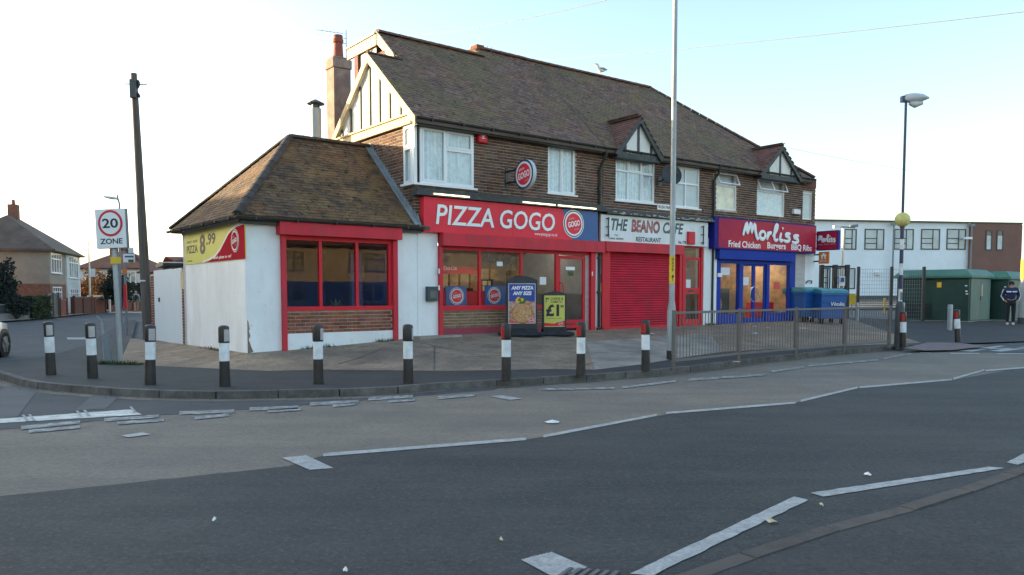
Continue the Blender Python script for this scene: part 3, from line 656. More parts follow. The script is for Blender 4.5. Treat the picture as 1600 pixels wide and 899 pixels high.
# windows of the first floor
win(A, F1, tW1[0], tW1[1], tW1[2], tW1[3], -.04, [(0, .47, 0, 1, .045), (.47, 1, 0, .64), (.47, 1, .64, 1, .04)], .07, folds=1, sill=False, label='wide window with patterned net curtain at the building corner')
mb = MB(); mb.box(F1, TL-.09, tW1[1]+.08, -.1, .03, tW1[2]-.055, tW1[2]-.004); mb.build('sill', MT['upvc'], A)
mb = MB(); mb.box(FS, -cs-.05, .05, -.11, .0, tW1[2]-.055, tW1[2]-.004); mb.build('sill', MT['upvc'], A)
MB().box(F1, TL-.055, TL+.03, -.055, .05, tW1[2], tW1[3]).build('corner_post', MT['upvc'], A)
win(A, FS, -cs, -.045, tW1[2], tW1[3], -.045, [(0, 1, 0, .62, .03), (0, 1, .62, 1, .03)], .05, folds=1, sill=False)
win(A, F1, *tW2, .02, [(0, .5, 0, 1), (.5, 1, 0, 1, .035)], .05, folds=1)
# roof
def ridge_z(t): return 8.78 if t < 2.25 else 9.17
sA = lambda t: (ridge_z(t)-EZ)/.86+ES
TG, TM = -2.30, -1.35                               # lower gable from TG to TM, main roof from TM
s_lg = 2.05
roofA = MB()
def rplate(m, F, t0, t1, s0, s1, th=.1, drop=.02):
    m.prism([F.p(t0, s0, rz(s0)-drop), F.p(t0, s1, rz(s1)-drop), F.p(t0, s1, rz(s1)-th-drop), F.p(t0, s0, rz(s0)-th-drop)], F.d*(t1-t0))
def bplate(m, F, t0, t1, sr, zr, s1, th=.1):        # back slope
    z1 = zr-.86*(s1-sr); m.prism([F.p(t0, sr, zr), F.p(t0, s1, z1), F.p(t0, s1, z1-th), F.p(t0, sr, zr-th)], F.d*(t1-t0))
rplate(roofA, F1, TG+.03, TM, ES, s_lg); rplate(roofA, F1, TM, 2.25, ES, sA(0)); rplate(roofA, F1, 2.25, TB+.12, ES, sA(3))
bplate(roofA, F1, TG+.03, TM, s_lg, rz(s_lg)-.02, 4.42); bplate(roofA, F1, TM, 2.25, sA(0), 8.76, 7.0); bplate(roofA, F1, 2.25, TB+.12, sA(3), 9.15, 7.6)
roofA = roofA.build('roof', MT['roof_far'], A)
def inA(t, q):
    s = ES+q*cos(SL)
    if t < TG+.02: return False
    if t < TM: return s < s_lg-.04
    return s < sA(t)-.04 and t < TB+.03*max(s, 0)
ent = tiles(F1, TG+.02, TB+.2, ES, EZ, SL, 5.8, inA); pieces('tile', MT['tile'], roofA, ent)
def ridge_run(F, parent, t0, s0, z0, t1, s1, z1, r=.12, m='ridge', ln=.34, name='ridge_tile'):
    for x in hips(F.p(t0, s0, z0), F.p(t1, s1, z1), r, ln): x.build(name, MT[m], parent)
ridge_run(F1, roofA, TM-.02, sA(0), 8.81, 2.28, sA(0), 8.81)
ridge_run(F1, roofA, 2.45, sA(3), 9.20, TB+.1, sA(3), 9.20)
ridge_run(F1, roofA, TG, s_lg, rz(s_lg)+.02, TM+.1, s_lg, rz(s_lg)+.02, .08, 'ridge_dark')
mb = MB(); mb.box(F1, 2.26, 2.38, 3.55, sA(3)+.5, rz(3.55)-.05, 9.21); mb.box(F1, 2.25, 2.52, sA(3)-.14, sA(3)+.2, 9.15, 9.27); mb.build('party_wall_upstand', MT['brick_red'], roofA)
mb = MB()
for k in range(3): mb.tube(F1.p(2.5+k*.16, sA(3)-.1, 9.17), F1.p(2.5+k*.16+.03, sA(3)-.1, 9.31), .008)
mb.build('lead_fixing', MT['lead'], roofA)
# valley line up the shared roof
mb = MB(); mb.bar(F1.p(4.0, ES, EZ+.045), F1.p(4.22, 1.8, rz(1.8)+.045), .06, .02, V((0, 0, 1))); mb.build('lead_valley', MT['roof_far'], roofA)
# gable: barge boards, timbers, cream panels
gz0, gs0, gs1 = 5.73, ES+.0, 4.4; ap = rz(s_lg)
FG = side(F1, TG); gp = lambda s, z, o=0: FG.p(-s, o, z)
mb = MB()
bw = .215
for (a, b) in (((ES, EZ), (s_lg, ap)), ((gs1+.05, ap-.86*(gs1+.05-s_lg)), (s_lg, ap))):
    mb.prism([gp(a[0], a[1]+.02), gp(b[0], b[1]+.02), gp(b[0], b[1]-bw), gp(a[0], a[1]-bw*.9)], F1.d*.045)
mb.build('barge_board', MT['cream'], A)
GI = side(F1, TL-.06)
mb = MB(); mb.prism([GI.p(-.0, 0, 5.7), GI.p(-4.15, 0, 5.7), GI.p(-4.15, 0, 5.95), GI.p(-s_lg, 0, ap-.12), GI.p(-.0, 0, 5.95)], F1.d*.05); mb.build('gable_panel', MT['board_white'], A)
mb = MB(); mb.box(GI, -4.2, .02, -.07, .01, 5.66, 5.86); mb.box(GI, -4.25, .06, -.12, .0, 5.86, 5.9); mb.build('gable_beam', MT['cream'], A)
for s in (.55, 1.08, 1.6, 2.12, 2.65, 3.2, 3.75):
    zt = min(rz(s), ap-.86*(s-s_lg))-.2
    if zt > 6.1: MB().box(GI, -s-.045, -s+.045, -.035, 0, 5.9, zt).build('gable_timber', MT['dark_timber'], A)
mb = MB()
for (a, b) in (((ES+.15, EZ+.0), (s_lg, ap-.16)), ((gs1-.1, ap-.86*(gs1-.1-s_lg)-.1), (s_lg, ap-.16))): mb.prism([GI.p(-a[0], 0, a[1]), GI.p(-b[0], 0, b[1]), GI.p(-b[0], 0, b[1]-.03), GI.p(-a[0], 0, a[1]-.03)], (F1.p(TG, 0, 0)-F1.p(TL-.06, 0, 0)))
mb.build('soffit', MT['board_white'], A)
# upper gable verge and rear dormer
GU = side(F1, TM-.05)
mb = MB(); zr = 8.78; s_ = sA(0)
mb.prism([GU.p(-(s_lg+.25), 0, rz(s_lg+.25)+.03), GU.p(-s_, 0, zr+.05), GU.p(-s_, 0, zr-.28), GU.p(-(s_lg+.05), 0, rz(s_lg+.05)-.2)], F1.d*.05)
mb.build('verge_board', MT['cream'], A)
mb = MB(); mb.box(GU, -s_-1.75, -s_+.02, -.02, .05, zr-.34, zr-.04); mb.build('dormer_fascia', MT['cream'], A)
mb = MB(); mb.box(GU, -s_-1.8, -s_, -.06, .5, zr-.04, zr+.0); mb.box(GU, -s_-1.2, -s_-.1, .06, 2.5, 7.2, zr-.3); mb.build('dormer', MT['dark_grey'], A)
mb = MB(); mb.box(GU, -s_-1.32, -s_-1.1, .0, .3, 6.8, zr-.34); mb.box(GU, -s_-.3, -s_+.5, .0, .3, 6.8, 8.2); mb.build('dormer_cheek', MT['brick_red'], A)
# eaves: fascia board and gutter
MB().box(F1, TL-.1, TB+.02, ES+.06, ES+.09, 5.60, 5.79).build('eaves_board', MT['gutter'], A)
MB().box(F1, TL-.05, TB+.02, ES+.09, .02, 5.60, 5.62).build('soffit', MT['gutter'], A)
gutterbar(F1, TG+.05, TB, ES-.0, 5.77, .06).build('gutter', MT['gutter'], A)
mb = MB(); tp = F1.hit(938, 300, -.06)[0]; mb.path([F1.p(tp, ES, 5.7), F1.p(tp, ES, 5.55), F1.p(tp-.02, -.12, 5.3), F1.p(tp-.02, -.06, 5.15), F1.p(tp-.02, -.06, .6)], .038, 8)
for z in (4.6, 3.9, 2.6, 1.6): mb.box(F1, tp-.08, tp+.04, -.1, 0, z, z+.04)
mb.build('drainpipe', MT['gutter'], A, smooth=True)
# ground floor of the pizza shop
wp = F1.hit(683.5, 430, 0)[0]
jR = F1.hit(927, 450, 0)[0]; jr2 = F1.hit(920, 450, 0)[0]
MB().box(F1, TL+.05, wp, -.02, .3, .3, 3.25).build('pilaster', MT['white_render'], A)
MB().box(F1, jR, TB-.12, -.01, .3, .3, 3.2).build('pilaster', MT['white_render'], A)
mb = MB(); mb.box(F1, TL+.3, TB, .3, .45, 3.0, 3.2); mb.box(F1, wp, jR, .02, .3, 3.02, 3.2); mb.build('lintel', MT['dark_grey'], A)
# cornice and strip lights
c0 = F1.hit(640, 296, -.15); c1 = F1.hit(935, 320, -.15)[0]
zc = F1.hit(700, 304, -.2)[1]; zt_, zb_ = F1.hit(690, 309.5, -.2)[1], F1.hit(690, 363.5, -.2)[1]
mb = MB(); mb.box(F1, TL-.12, TB-.06, -.3, .0, zt_+.02, zt_+.11); mb.box(F1, TL-.05, TB-.08, -.24, .0, zt_+.11, zt_+.2); mb.build('cornice', MT['dark_timber'], A)
SGN = F1.R(662, 308, 934, 363, -.2)
sg = MB().box(F1, SGN[0], SGN[1], -.2, -.02, zb_, zt_).build('fascia_board', MT['sign_red'], A, label='red PIZZA GOGO fascia board with blue right end')
bl = F1.hit(893, 340, -.205)[0]
mb = MB(); mb.prism([F1.p(bl-.35, -.2, zt_-.003), F1.p(SGN[1]-.003, -.2, zt_-.003), F1.p(SGN[1]-.003, -.2, zb_+.003), F1.p(bl+.05, -.2, zb_+.003)], -F1.n*.004); mb.build('blue_panel', MT['sign_blue'], sg)
for x in (801, 814): 
    tt = F1.hit(x, 330, -.2)[0]; MB().box(F1, tt, tt+.008, -.2015, -.2, zb_, zt_).build('panel_joint', MT['shutter_red'], sg)
def tr(px0, py0, px1, py1, s, F=F1): a = F.hit(px0, py0, s); b = F.hit(px0, py1, s); c = F.hit(px1, py1, s)[0]; return (a[0], c, b[1], a[1])
for i, (ch_, x0, x1) in enumerate((('PIZZA', 681, 772), ('GOGO', 781, 867))):
    a = F1.hit(x0, 341, -.206)[0]; b = F1.hit(x1, 341, -.206)[0]
    zz1 = F1.hit(700, 320.5, -.206)[1]; zz0 = F1.hit(700, 351.5, -.206)[1]
    letters(F1, (a-.012, b+.014, zz0-.014, zz1+.012), -.2, ch_, MT['logo_navy'], sg, shear=.12, bold=.018, depth=.004)
    letters(F1, (a, b, zz0, zz1), -.206, ch_, MT['sign_white'], sg, shear=.12, bold=.012, depth=.006)
def logo(F, t, s, z, r, par, dsc=True, ax=1., m='sign_red'):
    disc(F, t, s, z, r, .004, MT['sign_white'], par, 'logo_ring', ax)
    disc(F, t, s-.004, z, r*.94, .003, MT['logo_navy'], par, 'logo_ring', ax)
    disc(F, t, s-.007, z, r*.86, .003, MT['sign_white'], par, 'logo_ring', ax)
    disc(F, t, s-.010, z, r*.74, .003, MT[m], par, 'logo_disc', ax)
    e = 1 if F is not None else 1
    letters(F, (t-r*.58*ax, t+r*.6*ax, z-r*.2, z+r*.2), s-.013, 'GOGO', MT['sign_white'], par, shear=.1, bold=.03, depth=.003, rot=.2)
    letters(F, (t-r*.5*ax, t+r*.02*ax, z+r*.24, z+r*.44), s-.013, 'pizza', MT['reflector'], par, shear=.1, depth=.002, rot=.2)
    letters(F, (t-r*.0*ax, t+r*.5*ax, z-r*.42, z-r*.26), s-.013, '.co.uk', MT['reflector'], par, shear=.1, depth=.002, rot=.2)
lt, lz = F1.hit(896.5, 350, -.21); logo(F1, lt, -.204, lz, .39, sg)
letters(F1, tr(835.5, 363, 871, 369, -.203), -.2, 'www.pizzagogo.co.uk', MT['sign_white'], sg, depth=.003) 
for (x0, x1, y) in ((678, 733, 302), (817, 867, 317), (872, 931, 322)):
    a = F1.hit(x0, y, -.32); b = F1.hit(x1, y, -.32); zz = zt_+.065
    MB().tube(F1.p(a[0], -.33, zz), F1.p(b[0], -.33, zz), .016, n=8).build('strip_light', MT['tube_light'], A)
# shutter box, frames, window panes
zs1 = zb_-.0; zs0 = F1.hit(690, 383.5, -.22)[1]
MB().box(F1, wp+.03, TB-.1, -.24, .02, zs0, zb_-.004).build('shutter_box', MT['red_paint'], A)
zbot = .52
MB().box(F1, wp, wp+.1, -.1, .1, .45, zs0).build('shop_frame', MT['red_paint'], A)
MB().box(F1, jr2, jR, -.1, .1, .5, zs0).build('shop_frame', MT['red_frame'], A)
zsl = F1.hit(700, 478, 0)[1]; zsb = F1.hit(700, 485.5, 0)[1]; zpl = F1.hit(700, 513, 0)[1]
dl, dr = F1.hit(871, 450, 0)[0], F1.hit(914.5, 450, 0)[0]
m1, m2 = F1.hit(750, 430, 0)[0], F1.hit(815, 430, 0)[0]
w0 = wp+.1
fr_ = MB(); fr_.box(F1, w0, jr2, 0, .08, zs0-.09, zs0); fr_.box(F1, w0, dl, -.03, .1, zsb, zsl)
for m_ in (m1, m2): fr_.box(F1, m_-.035, m_+.035, 0, .08, zsl, zs0-.09)
fr_.box(F1, dl-.06, dl+.03, -.01, .08, .5, zs0-.09); swin = fr_.build('window', MT['red_frame'], A, label='red framed shop window of the pizza takeaway')
for a, b in ((w0, m1-.035), (m1+.035, m2-.035), (m2+.035, dl-.06)): MB().box(F1, a, b, .03, .04, zsl, zs0-.09).build('pane', MT['glass_shop'], swin)
pl_ = MB().box(F1, w0, dl-.06, .01, .25, .4, zsb).build('stall_riser', MT['mortar'], A)
pieces('brick', MT['brick_pale'], pl_, bricks(F1, w0, dl-.06, zpl, zsb, .01))
MB().box(F1, w0, dl-.06, -.015, .01, .4, zpl).build('plinth', MT['plinth_magenta'], A)
d_ = MB(); dz1 = zs0-.13; dz0 = .6
d_.box(F1, dl+.03, dl+.12, .01, .06, dz0, dz1).box(F1, dr-.09, dr, .01, .06, dz0, dz1).box(F1, dl+.12, dr-.09, .01, .06, dz1-.08, dz1).box(F1, dl+.12, dr-.09, .01, .06, dz0, dz0+.24)
door = d_.build('door', MT['red_frame'], A)
MB().box(F1, dl+.12, dr-.09, .03, .04, dz0+.24, dz1-.08).build('pane', MT['glass_shop'], door)
MB().box(F1, dl+.35, dl+.6, .0, .012, dz0+.1, dz0+.14).build('letter_box', MT['black_metal'], door)
MB().path([F1.p(dl+.1, -.0, 1.35), F1.p(dl+.14, -.07, 1.4), F1.p(dl+.16, -.08, 1.6), F1.p(dl+.14, -.07, 1.85), F1.p(dl+.1, 0, 1.9)], .018).build('handle', MT['red_frame'], door)
MB().box(F1, dr, jr2, .0, .08, .5, zs0-.09).build('side_panel', MT['stone_tile'], A)
a = tr(884, 417, 898, 421, .02); MB().box(F1, a[0], a[1], .015, .02, a[2]-.02, a[3]).build('door_sticker', MT['sign_white'], door)
a = tr(888, 424, 896, 431, .02); MB().box(F1, a[0], a[1], .015, .02, a[2], a[3]).build('door_sticker', MT['plant_green'], door)
# interior
def room(parent, F, t0, t1, s0, s1, z0, z1, mw, mf='room_grey', mc='room_grey'):
    mb = MB(); mb.box(F, t0, t1, s1, s1+.1, z0, z1); mb.box(F, t0-.1, t0, s0, s1, z0, z1); mb.box(F, t1, t1+.1, s0, s1, z0, z1); r_ = mb.build('interior_wall', MT[mw], parent)
    MB().box(F, t0, t1, s0, s1, z0-.1, z0).build('interior_floor', MT[mf], parent); MB().box(F, t0, t1, s0, s1, z1, z1+.05).build('ceiling', MT[mc], parent)
room(A, F1, w0-.05, jr2+.1, .3, 3.6, .6, 2.95, 'room_grey', 'room_dark', 'room_grey')
for k in range(12): MB().box(F1, w0+.2+k*.42, w0+.5+k*.42, 3.45, 3.58, 1.55+.25*(k % 2), 1.72+.3*(k % 3)).build('shelf_item', MT[('pizza', 'poster_blue', 'sign_red', 'dark_grey')[k % 4]], A)
MB().box(F1, w0+.1, jr2-.4, 3.3, 3.6, 1.48, 1.54).build('shelf', MT['room_dark'], A)
MB().box(F1, w0+3.1, w0+3.9, 2.0, 2.6, .6, 2.0).build('oven', MT['dark_grey'], A)
MB().box(F1, w0+.2, dl-.6, 1.9, 2.5, .6, 1.65).build('counter', MT['shutter_red'], A)
mb = MB(); mb.box(F1, w0+.3, w0+1.0, 2.6, 3.2, .6, 2.6); mb.build('fridge', MT['dark_grey'], A)
MB().box(F1, w0+.3, w0+1.6, .5, .56, 2.1, 2.28).build('menu_header', MT['sign_red'], A)
letters(F1, tr(693, 416, 714, 422, .49), .49, 'Coca-Cola', MT['sign_white'], A, shear=.3, depth=.003)
for k in range(7): MB().box(F1, w0+1.7+k*.38, w0+2.0+k*.38, 3.3, 3.5, 1.75+.0*k, 2.35).build('menu_board', MT['cream' if k % 2 else 'room_warm'], A)
mb = MB()
for k in range(14): mb.box(F1, w0+2.6+(k % 7)*.2, w0+2.75+(k % 7)*.2, 2.1, 2.3, 1.66+.16*(k//7), 1.8+.16*(k//7))
mb.build('stacked_boxes', MT['cream'], A)
def lobo(x0, x1, xc, zc_):
    a = tr(x0, 447, x1, 477.5, .1); p_ = MB().box(F1, a[0], a[1], .1, .13, zsl+.0, a[3]).build('window_panel', MT['sign_blue'], A)
    c = F1.hit(xc, zc_, .1); logo(F1, c[0], .095, c[1], .22, p_)
lobo(697, 729, 713.5, 463); lobo(758, 790, 772, 462)
for k in range(3): MB().box(F1, w0+.5+k*1.7, w0+1.7+k*1.7, 1.4, 1.5, 2.88, 2.93).build('ceiling_light', MT['shop_light_dim'], A)
letters(F1, tr(756, 396, 808, 412, .035), .03, 'PIZZA GOGO', MT['dark_grey'], A, depth=.003, rot=-.1)
a = tr(776, 409, 785, 416, .03); MB().box(F1, a[0], a[1], .02, .026, a[2], a[3]).build('window_sticker', MT['notice'], swin)
a = tr(843, 433, 853, 445, .03); MB().box(F1, a[0], a[1], .02, .026, a[2], a[3]).build('window_sticker', MT['notice'], swin)
for (x, y) in ((686, 424), (686, 450), (925.5, 428)):
    a = F1.hit(x, y, -.1); MB().box(F1, a[0]-.02, a[0]+.02, -.104, -.1, a[1]-.06, a[1]+.06).build('worn_sticker', MT['litter'], A)
a = tr(667.5, 448, 682.5, 471, -.1); mtb = MB().box(F1, a[0], a[1], -.14, -.02, a[2], a[3]).build('meter_box', MT['dark_grey'], A); MB().box(F1, a[0]+.06, a[1]-.03, -.145, -.14, a[2]+.08, a[3]-.1).build('meter_window', MT['win_dark'], mtb)
a = tr(747, 205, 760.5, 222.5, -.1); al = MB().box(F1, a[0], a[1], -.14, -.008, a[2], a[3]).build('alarm_box', MT['red_frame'], A, label='red alarm box beside the corner window', bevel=.02); letters(F1, (a[0]+.07, a[1]-.07, a[2]+.1, a[3]-.06), -.14, '!', MT['sign_white'], al, depth=.003)
mb = MB(); mb.box(F1, TL-.1, wp+.5, -.35, .0, .35, .56); mb.build('door_step', MT['concrete_light'], A)
# projecting round sign
T_ = F1.hit(805, 272, -.45)[0]; PS = side(F1, T_); sp, szz = F1.hitT(818.5, 272.5, T_)
rs = thing('projecting_sign', 'round red and navy GOGO sign projecting from the brick wall on a bracket', 'sign', F1.p(T_, sp, szz-.38))
disc(PS, -sp, 0.11, szz, .375, .11, MT['lamp_grey'], rs, 'sign_case'); disc(PS, -sp, 0, szz, .372, .004, MT['logo_navy'], rs, 'sign_face')
disc(PS, -sp, -.004, szz, .325, .003, MT['sign_white'], rs, 'logo_ring'); disc(PS, -sp, -.007, szz, .27, .003, MT['sign_red'], rs, 'logo_disc')
letters(PS, (-sp-.23, -sp+.24, szz-.1, szz+.07), -.01, 'GOGO', MT['sign_white'], rs, shear=.1, bold=.03, depth=.003, rot=.2)
letters(PS, (-sp-.19, -sp+.03, szz+.09, szz+.17), -.01, 'pizza', MT['sign_white'], rs, shear=.1, depth=.003, rot=.2)
letters(PS, (-sp+.02, -sp+.2, szz-.18, szz-.12), -.01, '.co.uk', MT['reflector'], rs, shear=.1, depth=.003, rot=.2)
mb = MB()
for dz in (-.14, .16): mb.box(F1, T_+.02, T_+.08, sp, -.02, szz+dz-.02, szz+dz+.02)
mb.box(F1, T_+.01, T_+.09, -.03, 0, szz-.25, szz+.25); mb.build('bracket', MT['black_metal'], rs)
# chimney stack with pot and aerial
cc = at(530, 200, 25.0); cc.z = 5.2
chm = thing('chimney', 'weathered pale rendered chimney stack with one red pot behind the gable', 'chimney', cc)
fcm = Fr((cc.x, cc.y), rad(51.9)); zt = at(530, 93, 25.0).z
MB().box(fcm, -.29, .29, -.27, .27, 3.5, zt-.35).build('stack', MT['chimney_pale'], chm)
MB().box(fcm, -.33, .33, -.31, .31, zt-.34, zt-.05).box(fcm, -.29, .29, -.27, .27, zt-.05, zt+.02).build('cap', MT['chimney_pale'], chm, bevel=.03)
zp = at(530, 56, 25).z; MB().lathe((cc.x, cc.y, 0), [(.17, zt), (.15, zt+.3), (.14, zp-.25), (.17, zp-.22), (.17, zp-.12), (.14, zp-.1), (.15, zp)], 14).build('chimney_pot', MT['terracotta'], chm, smooth=True)
ae = thing('tv_aerial', 'thin rooftop television aerial on the pale chimney stack', 'aerial', (cc.x+.25, cc.y, zt)); mp_ = V((cc.x+.28, cc.y-.1, zt))
zz = at(535, 48, 25).z; MB().tube(mp_, V((mp_.x, mp_.y, zz)), .014, n=6).build('mast', MT['grey_paint'], ae)
for py, l0 in ((55, 39), (62, 38), (70, 37)):
    a = at(535, py, 25); b = at(535-l0, py-11+3, 25.6); m_ = MB().tube(V((mp_.x, mp_.y, a.z)), b, .01, n=5)
    if py == 55:
        for k in range(7): q = V((mp_.x, mp_.y, a.z)).lerp(b, .15+k*.13); m_.tube(q-F1.d*.16, q+F1.d*.16, .005, n=4)
    m_.build('boom', MT['grey_paint'], ae)
fl = at(494, 218, 21.5); FZ = at(494, 163, 21.5).z
flu = thing('metal_flue', 'silver metal flue pipe with conical cap behind the annex roof', 'flue', (fl.x, fl.y, 3.2))
MB().tube((fl.x, fl.y, 3.0), (fl.x, fl.y, FZ-.12), .145, n=16).build('pipe', MT['galv'], flu, smooth=True)
MB().tube((fl.x, fl.y, FZ-.14), (fl.x, fl.y, FZ+.02), .11, n=16).build('collar', MT['dark_grey'], flu, smooth=True)
MB().lathe((fl.x, fl.y, FZ), [(.24, 0), (.24, .02), (.02, .13)], 16).build('cowl', MT['dark_grey'], flu)
# ================================================================== corner annex
X0, X1, SD_ = AX, TL-.02, 4.6
B_ = thing('corner_annex', 'white single storey corner shop annex with brown hipped tile roof', 'building', F1.p(-4.2, 2.3, .3))
q = F1.R(446, 376, 605, 478, .0)
g0, g1 = F1.hit(445.5, 430, 0)[0], F1.hit(612, 430, 0)[0]
za0, za1 = F1.hit(500, 479, 0)[1], F1.hit(500, 377, 0)[1]
EAZ = 3.2
fw_ = slab(F1, X0, X1+.1, .2, EAZ, 0, .22, [(g0, g1, .1, za1+.25)]).build('wall', MT['white_render'], B_)
FA = side(F1, X0); MB().box(FA, -SD_, -.222, .0, .22, .1, EAZ).build('side_wall', MT['white_render'], B_)
MB().box(F1, X0, X1, SD_-.2, SD_, .1, EAZ).build('rear_wall', MT['white_render'], B_)
# damage at the corner
mb = MB()
pts = [(.0, 1.05), (.03, .98), (.05, .85), (.03, .8), (.06, .7), (.02, .62), (.05, .55), (.08, .45), (.12, .36), (0, .33)]
mb.prism([F1.p(X0+.02+a, 0, b) for a, b in pts], -F1.n*.003); mb.build('crumbled_render', MT['forecourt'], B_)
# red frame
sb0, sb1 = F1.hit(438, 366, -.22)[1], F1.hit(438, 343, -.22)[1]; sbl, sbr = F1.hit(437, 355, -.22)[0], F1.hit(628, 363, -.22)[0]
MB().box(F1, sbl, sbr, -.24, .0, sb0, sb1).build('shutter_box', MT['red_paint'], B_)
MB().box(F1, g0-.1, g0, -.09, .05, .36, sb0-.003).build('shop_frame', MT['red_paint'], B_); MB().box(F1, g1, g1+.12, -.09, .05, .46, sb0-.003).build('shop_frame', MT['red_paint'], B_)
f_ = MB(); f_.box(F1, g0, g1, -.02, .08, za1, za1+.1).box(F1, g0, g1, -.05, .0, za1+.1, sb0-.002); f_.box(F1, g0, g1, -.06, .1, za0-.09, za0)
pm = [F1.hit(x, 430, .03)[0] for x in (500, 557)]
for a in pm: f_.box(F1, a-.035, a+.035, -.015, .08, za0, za1)
f_.box(F1, g1-.09, g1, -.015, .08, za0, za1)
aw = f_.build('window', MT['red_frame'], B_, label='red framed triple shop window of the annex')
for a, b in ((g0, pm[0]-.035), (pm[0]+.035, pm[1]-.035), (pm[1]+.035, g1-.09)): MB().box(F1, a, b, .03, .04, za0, za1).build('pane', MT['glass_shop'], aw)
zq = F1.hit(500, 520, 0)[1]
ri = MB().box(F1, g0, g1, .0, .2, .1, za0-.09).build('stall_riser', MT['mortar'], B_)
pieces('brick', MT['brick_low'], ri, bricks(F1, g0, g1, zq, za0-.09, .0, H=.078))
MB().box(F1, g0, g1, -.03, .0, .1, zq).build('plinth', MT['white_render'], B_)
room(B_, F1, g0-.3, g1+.05, .24, 3.8, .5, 2.9, 'room_blue', 'room_dark', 'cream')
for k in range(3): MB().box(F1, g0+.1+k*.9, g0+.92+k*.9, .9, 1.3, .6, 1.28).box(F1, g0+.13+k*.9, g0+.89+k*.9, .86, .9, .6, 1.22).build('bench', MT['room_dark'], B_)
mb = MB()
for k in range(2):
    a = g0+.1+k*1.1; mb.box(F1, a, a+1.05, .84, .9, 1.2, 1.27).box(F1, a, a+.06, .84, .9, .6, 1.2).box(F1, a+.99, a+1.05, .84, .9, .6, 1.2)
mb.build('bench_rail', MT['seat_wood'], B_)
tq = F1.hit(580, 430, 1.5)[0]
MB().box(F1, tq-.3, tq+.6, 1.6, 1.7, .6, 2.3).build('counter_wall', MT['cream'], B_)
mb = MB()
for k in range(7): mb.box(F1, tq-.28, tq+.0, 1.55, 1.58, 1.35+k*.1, 1.4+k*.1)
mb.build('menu_stripes', MT['sign_red'], B_)
MB().box(F1, tq-.28, tq+.6, 1.5, 1.6, 2.0, 2.3).build('menu_board', MT['pizza'], B_)
MB().box(F1, tq-.7, tq-.4, 1.2, 1.3, .6, 2.6).build('pillar', MT['sign_blue'], B_)
# a spiky pot plant inside
pt_ = F1.p(F1.hit(525, 430, .7)[0], .7, 1.3)
pp = thing('pot_plant', 'spiky green pot plant behind the middle pane of the annex window', 'plant', pt_-V((0, 0, .7)))
MB().lathe(pt_-V((0, 0, .7)), [(.12, 0), (.16, .3), (.17, .3), (.02, .31), (.02, .55)], 12).build('pot', MT['white_paint'], pp)
mb = MB()
for k in range(60):
    a = random.uniform(0, 2*pi); el = random.uniform(.1, 1.3); l = random.uniform(.3, .5); d = V((cos(a)*cos(el), sin(a)*cos(el), sin(el))); s = d.cross(V((0, 0, 1))).normalized()*.016
    p0 = pt_-V((0, 0, .15)); p1 = p0+d*l*.6; p2 = p0+d*l-V((0, 0, .12)); mb.add([p0-s, p0+s, p1+s, p1-s, p2], [(0, 1, 2, 3), (3, 2, 4)], random.random())
mb.build('leaves', MT['plant_green'], pp)
# annex roof
AS = math.atan((5.42-3.2)/2.52); OV = .22
ra = MB(); e0 = V((X0-OV, -OV)); hh = 5.42; u0 = X0+1.95
c_ = lambda t, s, z: F1.p(t, s, z)
Pf = [c_(X0-OV, -OV, 3.2), c_(X1+.3, -OV, 3.2), c_(X1+.3, 2.3, hh), c_(u0, 2.3, hh), c_(X0-OV, SD_+OV, 3.2), c_(X1+.3, SD_+OV, 3.2)]
D_ = V((0, 0, -.08)); vs = Pf+[p+D_ for p in Pf]
ra.add(vs, [(0, 1, 2, 3), (0, 3, 4), (3, 2, 5, 4), (9, 8, 7, 6), (10, 9, 6), (10, 11, 8, 9), (0, 6, 7, 1), (4, 10, 6, 0), (5, 11, 10, 4), (1, 7, 8, 2), (2, 8, 11, 5)])
ra = ra.build('roof', MT['roof_far'], B_)
W0 = X0-OV; hf = 2.52
def inF(t, q): s = q*cos(AS); return t > W0+s*(u0-W0)/hf+.03 and t < X1-.03 and s < hf-.04
entf = tiles(F1, W0, X1, -OV, 3.2, AS, 3.7, inF)
# left hip slope: frame facing -d
HS = math.atan((hh-3.2)/(u0-W0)); FH = side(F1, W0)     # t = -s ; s = +d
def inH(t, q):
    s = q*cos(HS); k = s/(u0-W0); lo, hi = -(SD_+OV)+k*hf, OV-k*hf
    return lo+.03 < t < hi-.03
enth = tiles(FH, -(SD_+OV), OV, 0, 3.2, HS, 3.6, inH)
pieces('tile', MT['tile_annex'], ra, entf+enth)
for x in hips(c_(W0, -OV, 3.24), c_(u0, 2.3, hh+.03), .1, .3)+hips(c_(W0, SD_+OV, 3.24), c_(u0, 2.3, hh+.03), .1, .3)+hips(c_(u0, 2.3, hh+.03), c_(X1+.02, 2.3, hh+.03), .11, .3): x.build('ridge_tile', MT['ridge_dark'], ra)
gutterbar(F1, X0-OV-.06, X1+.1, -OV-.05, 3.18, .055).build('gutter', MT['gutter'], B_)
gutterbar(FH, -(SD_+OV)-.1, OV+.03, -.05, 3.18, .055).build('gutter', MT['gutter'], B_)
MB().box(F1, X0-.12, X1+.1, -.15, .0, 3.05, 3.13).build('eaves_board', MT['gutter'], B_); MB().box(FA, -SD_-.05, .1, -.012, .0, 3.07, 3.14).build('eaves_board', MT['cream'], B_)
